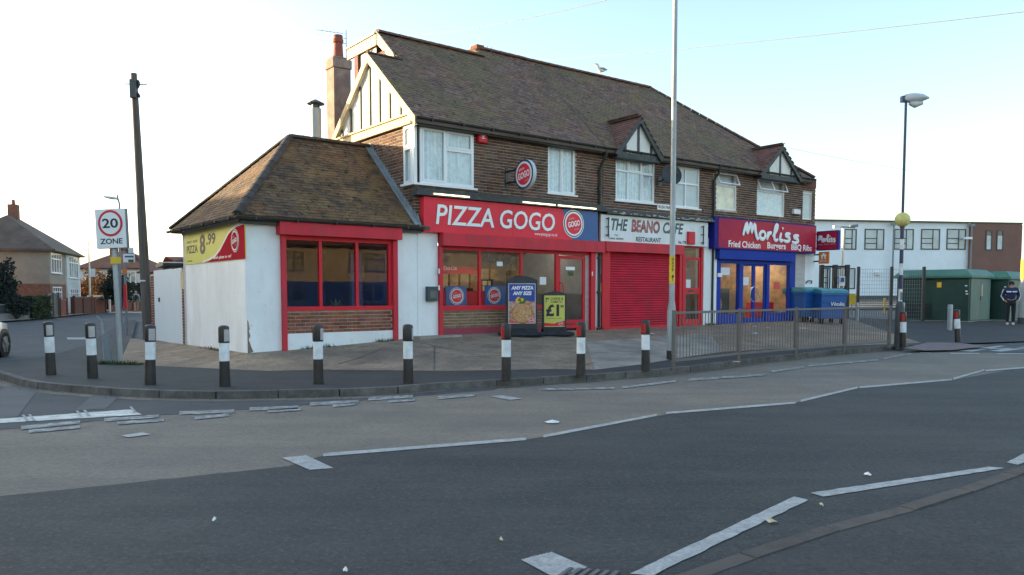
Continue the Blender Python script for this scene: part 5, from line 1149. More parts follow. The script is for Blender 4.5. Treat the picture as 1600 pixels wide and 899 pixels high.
# lies along the ridge, head to the left
m = MB(); m.loft([(gb+F2.d*-.24+V((0, 0, .27)), .015), (gb+F2.d*-.19+V((0, 0, .27)), .05), (gb+F2.d*-.14+V((0, 0, .25)), .055), (gb+F2.d*-.1+V((0, 0, .17)), .06), (gb+V((0, 0, .1)), .09), (gb+F2.d*.12+V((0, 0, .11)), .07), (gb+F2.d*.25+V((0, 0, .13)), .03)], 10); m.build('body', MT['sign_white'], gu, smooth=True)
m = MB()
for s in (-1, 1): m.loft([(gb+F2.d*-.06+F2.n*.075*s+V((0, 0, .14)), .02), (gb+F2.d*.08+F2.n*.07*s+V((0, 0, .14)), .045), (gb+F2.d*.33+F2.n*.02*s+V((0, 0, .15)), .008)], 8)
m.build('wing', MT['gull_grey'], gu, smooth=True)
for s in (-1, 1): MB().tube(gb+F2.n*.03*s+V((0, 0, .04)), gb+F2.n*.03*s-V((0, 0, .05)), .008, n=5).build('leg', MT['orange'], gu)
MB().tube(gb+F2.d*-.23+V((0, 0, .27)), gb+F2.d*-.3+V((0, 0, .255)), .014, .004, n=6).build('beak', MT['orange'], gu)
# ================================================================== street furniture
def bollard():
    r = thing('bollard', 'x', 'bollard', (0, 0, 0), 'black and white bollards along the kerb')
    MB().lathe((0, 0, 0), [(.086, 0), (.086, .02), (.082, .25), (.078, .41)], 20).build('lower_post', MT['bollard_black'], r, smooth=True)
    MB().lathe((0, 0, 0), [(.080, .41), (.080, .412), (.079, .695), (.079, .7)], 20).build('white_band', MT['bollard_white'], r, smooth=True)
    MB().lathe((0, 0, 0), [(.083, .70), (.085, .71), (.085, .93), (.08, .955), (.06, .972), (.02, .98)], 20).build('head', MT['bollard_black'], r, smooth=True)
    for k, m in ((1, 'reflector'), (-1, 'reflector_red')):
        mb = MB(); n = 6; vs = []
        for i in range(n+1):
            a = rad(-36+72*i/n); 
            for z in (.725, .915): vs.append(V((sin(a)*.0885, -k*cos(a)*.0885, z)))
        mb.add(vs, [(2*i, 2*i+2, 2*i+3, 2*i+1) if k > 0 else (2*i, 2*i+1, 2*i+3, 2*i+2) for i in range(n)]); mb.build('reflector', MT[m], r)
    return r
pb = bollard()
BO = [(80, 586, 8, 'bollard furthest left on the corner pavement, near the white car'), (145, 591, 14, 'second bollard from the left, in front of the grey stub post'), (235, 601, 20, 'bollard standing in front of the telegraph pole'),
      (351.5, 604, 38, 'bollard standing in front of the poster side wall of the annex'), (497.5, 600, 62, 'bollard in front of the annex shop window, beside the kerb drain'), (638, 599, 82, 'bollard in front of the white pilaster and grey meter box'),
      (791, 595, 122, 'bollard in front of the tall pizza pavement sign'), (907.5, 588, 146, 'red reflector bollard in front of the pizza shop door'), (1009, 580, 148, 'red reflector bollard just left of the tall lamp column'),
      (1411, 543, 168, 'red reflector bollard beside the striped crossing beacon pole'), (1497, 535, 165, 'lone leaning bollard in front of the green cabinet, furthest right')]
for i, (x, y, an, lb) in enumerate(BO):
    o = pb if i == 0 else copy_tree(pb); p = G(x, y, KZ if x < 1450 else .13); o.location = p
    va = math.atan2(-p.x, p.y); o.rotation_euler = (0, rad(4) if x == 1497 else rad(random.uniform(-1.6, 1.6)), va+rad(an)); o['label'] = lb; s = 1.0; o.scale = (s, s, s)
# lamp columns
def col_tube(p, prof, n=20): m = MB(); m.lathe((p.x, p.y, 0), prof, n); return m
P = G(1048.5, 559, .16); lc = thing('lamp_column', 'tall galvanised lamp column with yellow sticker in front of the cafe', 'lamp post', P)
zk = at(1048, 487, P.y).z; zk2 = at(1048, 470, P.y).z
col_tube(P, [(.098, P.z-.1), (.098, zk), (.062, zk2), (.058, 4.5), (.05, 8.)]).build('column', MT['galv'], lc, smooth=True)
col_tube(P, [(.101, P.z-.1), (.101, P.z+.16)]).build('base_band', MT['bollard_black'], lc, smooth=True)
z0, z1 = at(1050, 443, P.y).z, at(1050, 400, P.y).z; m = col_tube(P, [(.063, z0), (.063, z1)]); sk = m.build('sticker', MT['yellow_sticker'], lc, smooth=True)
FL_ = Fr((P.x, P.y), rad(88)); FL2 = Fr((P.x, P.y), rad(88)); FL2.o = FL2.o-FL2.n*.066
for k, c in enumerate('HAVE IT'):
    zz = z1-.05-(z1-z0-.08)*k/7
    if c != ' ': letters(FL2, (-.022, .022, zz-.06, zz), 0, c, MT['letter_black'], sk, bold=.01, depth=.002)
MB().box(FL_, -.05, .05, -.102, -.09, P.z+.35, P.z+.85).build('inspection_door', MT['galv'], lc)
MB().path([V((P.x, P.y, 7.95)), V((P.x, P.y-.2, 8.3)), V((P.x, P.y-1.3, 8.5))], .035, 8).build('arm', MT['galv'], lc, smooth=True); MB().loft([(V((P.x, P.y-1.3, 8.5)), .06), (V((P.x, P.y-1.6, 8.52)), .14), (V((P.x, P.y-2.0, 8.52)), .06)], 10).build('lantern', MT['lamp_grey'], lc, smooth=True)
P = at(1597, 512, 31.2); P.z = gz(P.x, P.y); l2 = thing('lamp_column', 'grey lamp column at the right edge beside the standing person', 'lamp post', P)
col_tube(P, [(.17, P.z-.1), (.17, P.z+.25)]).build('base_band', MT['dark_grey'], l2, smooth=True)
col_tube(P, [(.16, P.z+.25), (.16, P.z+1.4), (.12, P.z+1.75), (.11, 4), (.085, 8)]).build('column', MT['galv'], l2, smooth=True)
col_tube(P, [(.128, P.z+1.8), (.128, P.z+2.6)]).build('sticker', MT['yellow_sticker'], l2, smooth=True)
P0 = V((P.x, P.y, 7.95)); MB().path([P0, P0+V((.5, 0, .3)), P0+V((1.3, 0, .4))], .035, 8).build('arm', MT['galv'], l2); MB().loft([(P0+V((1.2, 0, .4)), .06), (P0+V((1.5, 0, .42)), .14), (P0+V((1.9, 0, .4)), .05)], 10).build('lantern', MT['lamp_grey'], l2, smooth=True)
# guard rail
gpx = [(1052, 576.5), (1154, 564), (1243, 555.5), (1319, 548.5), (1389, 543)]
gp_ = [G(x, y, KZ) for x, y in gpx]; gr = thing('guard_rail', 'rusty grey pedestrian guard rail of vertical bars along the kerb', 'railing', (gp_[0]+gp_[-1])/2)
for p in gp_: MB().obox(p+V((0, 0, .57)), V((1, 0, 0)), V((0, 1, 0)), V((0, 0, 1)), (.065, .065, 1.16)).build('post', MT['rail'], gr)
for a, b in zip(gp_, gp_[1:]):
    d = (b-a).normalized()
    for h in (1.1, .16): MB().bar(a+d*.033+V((0, 0, h)), b-d*.033+V((0, 0, h)), .045, .045).build('rail', MT['rail'], gr)
    L_ = (b-a).length; n = int(L_/.112)
    for k in range(1, n): c = a.lerp(b, k/n); MB().tube(c+V((0, 0, .18)), c+V((0, 0, 1.08)), .0085, n=5, cap=False).build('bar', MT['rail'], gr)
# belisha beacon
P = G(1404.5, 541.5, KZ); bc = thing('belisha_beacon', 'black and white banded crossing beacon pole with yellow globe and street lantern', 'beacon', P); D_ = P.y
zz = lambda y: at(1404, y, D_).z
col_tube(P, [(.125, KZ-.1), (.12, zz(481)), (.09, zz(474)), (.05, zz(471))]).build('base', MT['dark_grey'], bc, smooth=True)
yy = [471, 452, 430, 412, 390, 374, 354]
for i in range(6): col_tube(P, [(.05, zz(yy[i])), (.05, zz(yy[i+1]))]).build('band', MT['bollard_white' if i in (0, 2, 4) else 'pole_blue'], bc, smooth=True)
c = V((P.x, P.y, zz(343.5))); MB().lathe(c, [(.2*sin(pi*k/12)+.001, -.2*cos(pi*k/12)) for k in range(13)], 24).build('globe', MT['beacon'], bc, smooth=True)
col_tube(P, [(.07, zz(356)), (.06, zz(352))]).build('collar', MT['dark_grey'], bc, smooth=True)
col_tube(P, [(.036, zz(333)), (.034, zz(160))]).build('upper_pole', MT['pole_blue'], bc, smooth=True)
T_ = V((P.x, P.y, zz(157))); m = MB(); sec = []
for (x, w_, h0, h1) in ((-.1, .06, -.04, .12), (0, .1, -.06, .17), (.2, .13, -.07, .2), (.45, .12, -.03, .17), (.62, .04, .04, .09)):
    sec.append([T_+V((x+.0, w_*cos(2*pi*k/10), (h0+h1)/2+(h1-h0)/2*sin(2*pi*k/10))) for k in range(10)])
for s in sec: m.v += s
for i in range(4):
    for k in range(10): m.f.append([i*10+k, i*10+(k+1) % 10, (i+1)*10+(k+1) % 10, (i+1)*10+k]); m.c.append(0.); m.mi.append(0)
m.f += [list(range(10))[::-1], list(range(40, 50))]; m.c += [0., 0.]; m.mi += [0, 0]; m.build('lantern', MT['lamp_grey'], bc, smooth=True)
MB().loft([(T_+V((.1, 0, -.07)), .06), (T_+V((.25, 0, -.11)), .1), (T_+V((.45, 0, -.07)), .05)], 10).build('lantern_bowl', MT['lamp_lens'], bc, smooth=True); MB().obox(T_+V((-.04, 0, .03)), V((1, 0, 0)), V((0, 1, 0)), V((0, 0, 1)), (.18, .14, .16)).build('gear_box', MT['pole_blue'], bc)
MB().obox(V((P.x, P.y-.053, zz(463))), V((1, 0, 0)), V((0, 1, 0)), V((0, 0, 1)), (.06, .004, .22)).build('label_plate', MT['print_grey'], bc)
# 20 zone sign
P = G(189, 568, KZ); Y_ = P.y; FZ_ = Fr((at(176, 358, Y_).x, Y_), rad(90-33)); FZ_ = Fr((at(176, 358, Y_).x, Y_-.0), rad(97))
zs = thing('speed_limit_sign', 'white 20 ZONE speed sign box on a leaning grey post', 'road sign', P)
pt = at(178, 386, Y_); MB().tube(P-V((0, 0, .1)), pt+V((0, 0, .1)), .05, n=14).build('post', MT['galv'], zs, smooth=True)
A_, B2 = at(150.5, 328, Y_), at(202, 388, Y_); ctr = (A_+B2)/2; ctr = V((at(177, 358, Y_).x, Y_-.1, ctr.z)); rt = rad(1.5)
X = V((cos(rad(-7))*cos(rt), sin(rad(-7)), sin(rt))).normalized(); Z = V((-.045, 0, 1)).normalized(); Yv = Z.cross(X).normalized(); Z = X.cross(Yv)
class FF:                       # tilted plate frame
    def __init__(f, o, d, n, u): f.o = o; f.d = d; f.n = n; f.u = u; f.a = 0
    def p(f, t, s, z): return f.o+f.d*t+f.n*s+f.u*z
FP = FF(ctr, X, Yv, Z); hw_, hh2 = .345, .41
MB().box(FP, -hw_, hw_, 0, .09, -hh2, hh2).build('sign_box', MT['grey_paint'], zs, bevel=.012); MB().box(FP, -hw_+.008, hw_-.008, -.004, 0, -hh2+.008, hh2-.008).build('sign_face', MT['sign_white'], zs)
disc(FP, 0, -.004, .11, .275, .004, MT['poster_red'], zs, 'red_ring'); disc(FP, 0, -.008, .11, .225, .003, MT['sign_white'], zs, 'ring_inside')
letters(FP, (-.18, .175, .01, .21), -.011, '20', MT['letter_black'], zs, bold=.02, depth=.003); letters(FP, (-.25, .25, -.32, -.205), -.004, 'ZONE', MT['letter_black'], zs, bold=.02, depth=.003)
c = at(180.5, 407, Y_-.09); MB().box(FF(V((c.x, c.y, c.z)), X, Yv, V((0, 0, 1))), -.115, .115, 0, .01, -.07, .07).build('yellow_plate', MT['yellow_sticker'], zs)
P = G(171, 567, KZ); st = thing('stub_post', 'short grey stub post with bent metal tip beside the speed sign', 'post', P)
MB().tube(P-V((0, 0, .05)), P+V((-.06, 0, .62)), .085, n=14).build('post', MT['grey_paint'], st, smooth=True); MB().tube(P+V((-.1, .02, 0)), P+V((-.14, .02, .86)), .03, n=8).path([P+V((-.14, .02, .85)), P+V((-.16, 0, .94)), P+V((-.24, 0, 1.)), P+V((-.2, .02, .93))], .012).build('bent_pipe', MT['galv'], st, smooth=True)
# telegraph pole
P = at(232, 526, 26.5); P.z = KZ; tp_ = thing('telegraph_pole', 'leaning wooden telegraph pole beside the white gate', 'pole', P); T_ = at(209, 115, 26.5)
MB().tube(P-V((0, 0, .2)), T_, .175, .1, 14).build('pole', MT['wood_pole'], tp_, smooth=True)
ax = (T_-P).normalized(); b = T_-ax*.55; m = MB(); m.obox(b+V((.02, -.15, 0)), V((1, 0, 0)), V((0, 1, 0)), V((0, 0, 1)), (.2, .14, .62)); m.build('junction_box', MT['dark_grey'], tp_, bevel=.02)
m = MB(); m.path([b+V((.12+.05*sin(k), -.05, .3-.07*k)) for k in range(9)], .05, 7); m.build('cable_coil', MT['black_metal'], tp_, smooth=True)
MB().bar(T_-ax*.35+V((-.3, 0, 0)), T_-ax*.35+V((.42, 0, -.02)), .04, .03).build('cross_bracket', MT['galv'], tp_); MB().bar(P+ax*1.9+V((-.12, -.17, 0)), P+ax*1.9+V((.08, -.17, .0)), .01, .05).build('tag', MT['notice'], tp_)
# bus stop
P = G(198.5, 523, KZ); bs_ = thing('bus_stop', 'slim grey bus stop pole with white blue and green flag', 'bus stop', P); D_ = P.y; T_ = at(194, 392, D_)
MB().tube(P-V((0, 0, .1)), T_, .05, .045, 10).build('pole', MT['grey_paint'], bs_, smooth=True)
def plate(par, x0, y0, x1, y1, D, m, name, th=.03): a, b = at(x0, y0, D), at(x1, y1, D); return MB().obox(V(((a.x+b.x)/2, D-.06, (a.z+b.z)/2)), V((1, 0, 0)), V((0, 1, 0)), V((0, 0, 1)), (abs(b.x-a.x), th, abs(a.z-b.z))).build(name, MT[m], par)
plate(bs_, 194, 397, 212, 410.5, D_, 'sign_white', 'flag'); plate(bs_, 196.5, 400, 210, 402.5, D_-.02, 'sign_blue', 'blue_stripe'); a = plate(bs_, 202, 406, 210, 410, D_-.02, 'plant_green', 'green_wave'); plate(bs_, 202, 387.5, 210, 396, D_, 'notice', 'route_tile'); plate(bs_, 192, 420, 199.5, 428, D_, 'orange', 'orange_tile'); plate(bs_, 194.5, 444.5, 200, 483, D_, 'poster_red', 'timetable_case', .07)
# A-boards
def aboard(x0, x1, ytop, ybot, Y, ang, name, label):
    p = at((x0+x1)/2, ybot, Y); z0 = gz(p.x, Y); f = Fr((p.x, Y), rad(ang)); h = at((x0+x1)/2, ytop, Y).z-z0; w_ = (x1-x0)/1200*Y; th = thing(name, label, 'pavement sign', (p.x, Y, z0))
    f.o = f.o+V((0, 0, z0)); hb = .17; n = 10; ol = [(-w_/2, hb)]+[(-w_/2, h*.93)]+[(-w_/2+w_*k/n, h*.93+h*.07*sin(pi*k/n)) for k in range(1, n)]+[(w_/2, h*.93), (w_/2, hb)]
    MB().prism([f.p(t, 0, z) for t, z in ol], f.n*.09).build('frame', MT['board_black'], th, bevel=.01)
    m = MB(); k = 8; pr = [(.0, .0), (.62, .0), (.66, .05), (.55, .12), (.3, .17), (0, .18)]
    vs = []
    for sgn in (-1, 1):
        m.prism([f.p(sgn*w_*(.5+0*.1), -.22, 0), f.p(sgn*w_*.5, -.24, .04), f.p(sgn*w_*.48, -.06, .2), f.p(sgn*w_*.48, .15, .2), f.p(sgn*w_*.5, .33, .04), f.p(sgn*w_*.5, .32, 0)], -f.d*sgn*w_*.5)
    m.build('rubber_base', MT['rubber'], th)
    for sgn in (-1, 1): MB().obox(f.p(sgn*(w_*.5+.08), .05, .05), f.d, f.n, V((0, 0, 1)), (.22, .4, .09)).build('base_foot', MT['rubber'], th, bevel=.02)
    return f, th, w_, h
f, th, w_, h = aboard(791, 840, 431, 526, 19.75, 84, 'pavement_sign', 'taller black pavement sign with blue ANY PIZZA ANY SIZE poster')
m0 = .055; pz0, pz1 = h*.21, h*.87; P3 = MB().box(f, -w_/2+m0, w_/2-m0, -.006, 0, pz0, pz1).build('poster', MT['sign_white'], th)
pb0 = pz0+(pz1-pz0)*.55; MB().box(f, -w_/2+m0+.012, w_/2-m0-.012, -.009, -.006, pb0, pz1-.012).build('poster_blue', MT['poster_blue'], P3); MB().box(f, -w_/2+m0+.012, w_/2-m0-.012, -.0085, -.006, pz0+.05, pb0).build('food_print', MT['food'], P3); MB().box(f, -w_/2+m0+.012, w_/2-m0-.012, -.0085, -.006, pz0+.012, pz0+.05).build('red_strip', MT['sign_red'], P3)
hh3 = pz1-pz0; iw = w_/2-m0
letters(f, (-iw*.8, iw*.85, pz1-hh3*.155, pz1-hh3*.06), -.01, 'ANY PIZZA', MT['sign_white'], P3, shear=.15, bold=.05, depth=.003); letters(f, (-iw*.68, iw*.72, pz1-hh3*.29, pz1-hh3*.195), -.01, 'ANY SIZE', MT['sign_white'], P3, shear=.15, bold=.05, depth=.003)
letters(f, (-iw*.5, -iw*.15, pb0-hh3*.03, pb0+hh3*.12), -.01, '£', MT['yellow_sticker'], P3, bold=.05, depth=.003); disc(f, .0, -.0095, pb0+.03, iw*.27, .003, MT['plant_green'], P3, 'price_badge'); letters(f, (-iw*.12, iw*.12, pb0-.01, pb0+.09), -.013, '9', MT['yellow_sticker'], P3, bold=.05, depth=.003); letters(f, (iw*.25, iw*.5, pb0-.04, pb0+.02), -.01, '.99', MT['yellow_sticker'], P3, bold=.03, depth=.003)
disc(f, .01, -.009, pz0+hh3*.26, iw*.78, .003, MT['crust'], P3, 'pizza_crust', ax=1, n=30); disc(f, .01, -.012, pz0+hh3*.265, iw*.68, .003, MT['pizza'], P3, 'pizza_top', n=30); logo(f, iw*.7, -.012, pz0+.08, iw*.22, P3)
f, th, w_, h = aboard(847, 885.5, 455, 523, 20.2, 82, 'pavement_sign', 'shorter black pavement sign with yellow poster reading £1 for a 7 inch pizza')
pz0, pz1 = h*.2, h*.9; P3 = MB().box(f, -w_/2+.05, w_/2-.05, -.006, 0, pz0, pz1).build('poster', MT['yellow'], th); hh3 = pz1-pz0; iw = w_/2-.05
MB().prism([f.p(-iw, -.006, pz0+.02), f.p(iw, -.006, pz0+.02), f.p(iw, -.006, pz0+hh3*.19), f.p(iw*.5, -.006, pz0+hh3*.18), f.p(0, -.006, pz0+hh3*.1), f.p(-iw, -.006, pz0+hh3*.13)], -f.n*.003).build('red_wave', MT['sign_red'], P3); logo(f, iw*.6, -.01, pz0+.09, iw*.24, P3)
letters(f, (-iw*.85, iw*.45, pz0+hh3*.33, pz0+hh3*.72), -.006, '£1', MT['letter_black'], P3, bold=.04, depth=.003); letters(f, (iw*.5, iw*.9, pz0+hh3*.6, pz0+hh3*.7), -.006, '.99', MT['letter_black'], P3, bold=.02, depth=.003)
letters(f, (-iw*.9, -iw*.55, pz0+hh3*.77, pz0+hh3*.93), -.006, '7"', MT['letter_black'], P3, bold=.02, depth=.003); letters(f, (-iw*.4, iw*.85, pz0+hh3*.86, pz0+hh3*.94), -.006, 'CHEESE &', MT['letter_black'], P3, bold=.01, depth=.003); letters(f, (-iw*.4, iw*.75, pz0+hh3*.76, pz0+hh3*.84), -.006, 'TOMATO', MT['letter_black'], P3, bold=.01, depth=.003)
letters(f, (-iw*.8, iw*.7, pz0+hh3*.25, pz0+hh3*.29), -.006, 'collection only', MT['letter_black'], P3, depth=.002)
# wheeled waste bins
def wbin(p, ang, label, word_=None, k=1.):
    f = Fr((p.x, p.y), rad(ang)); f.o.z = p.z; th = thing('waste_bin', label, 'bin', p, 'large blue wheeled waste bins'); w_, d_, h = .56*k, .45, 1.12
    Q = [(-w_*.9, 0, .2), (w_*.9, 0, .2), (w_*.9, .8*d_*2-.1, .2), (-w_*.9, .8*d_*2-.1, .2)]; R_ = [(-w_, -.08, h), (w_, -.08, h), (w_, d_*2, h), (-w_, d_*2, h)]
    MB().add([f.p(*q) for q in Q+R_], [(3, 2, 1, 0), (4, 5, 6, 7), (0, 1, 5, 4), (1, 2, 6, 5), (2, 3, 7, 6), (3, 0, 4, 7)]).build('body', MT['bin_blue'], th, bevel=.03)
    m = MB(); m.box(f, -w_-.02, w_+.02, -.11, -.06, h-.08, h+.0).box(f, -w_-.02, w_+.02, d_*2-.02, d_*2+.03, h-.08, h).box(f, -w_-.03, -w_+.0, -.06, d_*2-.02, h-.08, h).box(f, w_, w_+.03, -.06, d_*2-.02, h-.08, h); m.build('rim', MT['bin_blue'], th)
    m = MB(); n = 8; pts = [f.p(0, -.12+(d_*2+.16)*i/n, h+.02+.14*sin(pi*(.15+.7*i/n))) for i in range(n+1)]
    poly = [p_-f.d*(w_+.02) for p_ in pts]+[(f.p(0, d_*2+.04, h))-f.d*(w_+.02), f.p(0, -.12, h)-f.d*(w_+.02)]; m.prism(poly, f.d*(2*w_+.04)); m.build('lid', MT['bin_lid'], th)
    for a in (-1, 1):
        for b in (.06, d_*2-.2): MB().tube(f.p(a*(w_-.12)-.03, b, .1), f.p(a*(w_-.12)+.03, b, .1), .1, n=12).box(f, a*(w_-.12)-.05, a*(w_-.12)+.05, b-.05, b+.05, .14, .22).build('wheel', MT['tyre'], th)
    for i in range(3): MB().box(f, -w_*.85, w_*.85, -.05-.02*i, -.0, .35+.22*i, .37+.22*i).build('rib', MT['bin_blue'], th)
    if word_: letters(f, (-w_*.3, w_*.75, .66, .8), -.085, word_, MT['sign_white'], th, shear=.15, depth=.02)
    else: disc(f, w_*.5, -.07, .95, .12, .05, MT['black_metal'], th, 'lid_lock')
p = at(1271, 506, 27.9); p.z = gz(p.x, p.y); wbin(p, 62, 'blue waste bin with teal lid against the white end wall, round dark lock')
p = at(1301, 506, 27.5); p.z = gz(p.x, p.y); wbin(p, 80, 'blue waste bin with white lettering beside the black gate post', 'Véolia', .9)
# gates and mesh fence
def ppost(px, ytop, Y, w_, m, par, name='post'): a = at(px, ytop, Y); z0 = gz(a.x, Y)-.05 if True else 0; return MB().box(Fr((a.x, Y), pi/2), -w_/2, w_/2, -w_/2, w_/2, z0, a.z).build(name, MT[m], par)
gt2 = thing('black_gate', 'tall black metal gate frame beside the blue bins', 'gate', at(1304, 500, 30.5))
for x in (1284, 1305, 1324): ppost(x, 414, 30.5, .15, 'black_metal', gt2)
a, b = at(1284, 417, 30.5), at(1324, 417, 30.5); MB().bar(a, b, .06, .08).build('top_rail', MT['black_metal'], gt2); a, b = at(1284, 470, 30.5), at(1324, 470, 30.5); MB().bar(a, b, .04, .05).build('mid_rail', MT['black_metal'], gt2)
for k in range(1, 12):
    x = 1284+40*k/12
    if k != 6: a = at(x, 417, 30.5); MB().tube(V((a.x, 30.5, .7)), a, .012, n=5).build('bar', MT['black_metal'], gt2)
mf = thing('mesh_fence', 'green grey welded mesh fence panel between thin black posts', 'fence', at(1368, 500, 32.5))
for x in (1341.5, 1393.5, 1444): a = at(x, 417, 32.5); MB().box(Fr((a.x, 32.5), pi/2), -.05, .05, -.05, .05, .2, a.z).build('post', MT['black_metal'], mf)
m = MB(); x0, x1 = at(1341, 420, 32.5).x, at(1444, 420, 32.5).x; zt = at(1368, 420, 32.5).z; k = 0
while x0+k*.1 < x1: m.box(Fr((x0+k*.1, 32.5), pi/2), -.0035, .0035, -.003, .003, .45, zt); k += 1
for j in range(14): m.box(Fr((0, 32.5), pi/2), x0, x1, .004, .010, .5+j*(zt-.5)/13.2-.004, .5+j*(zt-.5)/13.2+.004)
m.build('mesh_panel', MT['grey_paint'], mf, kind='stuff')
lp = thing('floodlight_pole', 'pale thin floodlight pole behind the black gate with two lamp heads', 'pole', at(1318, 500, 34)); a = at(1318, 356, 34); MB().tube(V((a.x, 34, .4)), a, .055, n=8).build('pole', MT['galv_light'], lp)
MB().bar(a+V((-.35, 0, .05)), a+V((.5, 0, 0)), .05, .05).build('arm', MT['grey_paint'], lp)
for dx, m_ in ((-.3, 'sign_white'), (.42, 'grey_paint')): MB().obox(a+V((dx, -.05, .06)), V((1, 0, .15)).normalized(), V((0, 1, 0)), V((0, 0, 1)), (.32, .2, .12)).build('lamp_head', MT[m_], lp)
def smallsign(x0, y0, x1, y1, Y, m, name, label, cat, zb=None):
    a, b = at(x0, y0, Y), at(x1, y1, Y); c = (a+b)/2; th = thing(name, label, cat, (c.x, Y, zb if zb is not None else b.z))
    MB().obox(V((c.x, Y, c.z)), V((1, 0, 0)), V((0, 1, 0)), V((0, 0, 1)), (b.x-a.x, .03, a.z-b.z)).build('plate', MT[m], th)
    MB().tube(V((c.x, Y+.04, (zb if zb is not None else b.z-.4))), V((c.x, Y+.04, a.z)), .025, n=6).build('post', MT['grey_paint'], th); return th, c
th, c = smallsign(1311, 432, 1320, 447, 30.3, 'sign_white', 'gate_notice', 'white and blue notice on the black gate', 'sign'); plate(th, 1313, 434, 1318, 441, 30.26, 'sign_blue', 'symbol', .01)
smallsign(1327, 459, 1336.5, 476, 34.5, 'yellow_sticker', 'warning_sign', 'small yellow sign beyond the black gate', 'sign', .6)
for i, (x, yt, yb, Y, m_, lb) in enumerate(((1339.5, 473, 510, 29.5, 'galv', 'slim grey post in front of the mesh fence'), (1485, 476, 513, 28.2, 'galv', 'plain grey bollard in front of the green cabinet'), (1410.5, 473, 500, 30.0, 'galv', 'plain grey bollard behind the crossing beacon'), (1382.5, 466, 486, 38, 'yellow_sticker', 'short yellow post in the school yard'))):
    a = at(x, yt, Y); z0 = gz(a.x, Y) if Y < 33 else .6; th = thing('short_post', lb, 'post', (a.x, Y, z0)); r_ = .085 if i in (1, 2) else .06
    MB().lathe((a.x, Y, 0), [(r_, z0-.1), (r_, a.z-.03), (r_*.8, a.z)], 12).build('post', MT[m_], th, smooth=True)
    MB().lathe((a.x, Y, 0), [(r_+.004, a.z-.16), (r_+.004, a.z-.11)], 12).build('reflective_band', MT['reflector'], th, smooth=True)
# green electricity cabinets
def cabinet(o, ang, w_, d_, h, label):
    f = Fr(o, rad(ang)); z0 = gz(o[0], o[1])-.0; z0 = .34; th = thing('utility_cabinet', label, 'cabinet', (o[0], o[1], z0), 'green electricity cabinets')
    MB().box(f, -.06, w_+.06, -.06, d_+.06, z0-.3, z0+.08).build('plinth', MT['concrete_light'], th)
    MB().box(f, 0, w_, 0, d_, z0+.08, z0+h*.84).build('body', MT['green_grp'], th)
    e = .13; Q = [(-e, -e), (w_+e, -e), (w_+e, d_+e), (-e, d_+e)]; R_ = [(.15, .15), (w_-.15, .15), (w_-.15, d_-.15), (.15, d_-.15)]
    vs = [f.p(a, b, z0+h*.84) for a, b in Q]+[f.p(a, b, z0+h*.88) for a, b in Q]+[f.p(a, b, z0+h) for a, b in R_]
    MB().add(vs, [(3, 2, 1, 0)]+[(i, (i+1) % 4, (i+1) % 4+4, i+4) for i in range(4)]+[(i+4, (i+1) % 4+4, (i+1) % 4+8, i+8) for i in range(4)]+[(8, 9, 10, 11)]).build('roof', MT['green_roof'], th)
    for k in (0, 1):
        a, b = .12+k*(w_-.24)/2+.01, .12+(k+1)*(w_-.24)/2-.01; dr_ = MB().box(f, a, b, -.03, .0, z0+.12, z0+h*.82).build('door', MT['green_door'], th)
        if k == 0: MB().box(f, b-.03, b+.03, -.05, -.03, z0+h*.42, z0+h*.5).build('handle', MT['black_metal'], dr_)
        else: MB().box(f, a+.08, a+.2, -.034, -.03, z0+h*.5, z0+h*.72).build('warning_label', MT['cream'], dr_)
    g2 = side(f, 0); lv = MB().box(g2, -d_+.25, -d_+1.45, -.02, 0, z0+.2, z0+.85).build('louvre', MT['green_grp'], th)
    for j in range(5): MB().box(g2, -d_+.28, -d_+1.42, -.045, -.02, z0+.24+j*.12, z0+.3+j*.12).build('slat', MT['black_metal'], lv)
    MB().box(g2, -1.25, -1.07, -.008, 0, z0+h*.66, z0+h*.76).build('warning_label', MT['yellow_sticker'], th)
    for (s_, zz_) in ((-.12, .7), (-.1, .6), (-.08, .55)): MB().box(g2, s_-.04, s_+.05, -.006, 0, z0+h*zz_-.05, z0+h*zz_).build('sticker', MT['notice'], th)
    return th
cabinet((18.95, 31.9), 49.5, 2.5, 2.9, 2.25, 'nearer dark green electricity cabinet with long louvred side and yellow label')
cabinet((21.6, 33.5), 49.5, 2.3, 2.9, 2.2, 'further green electricity cabinet behind the standing person')
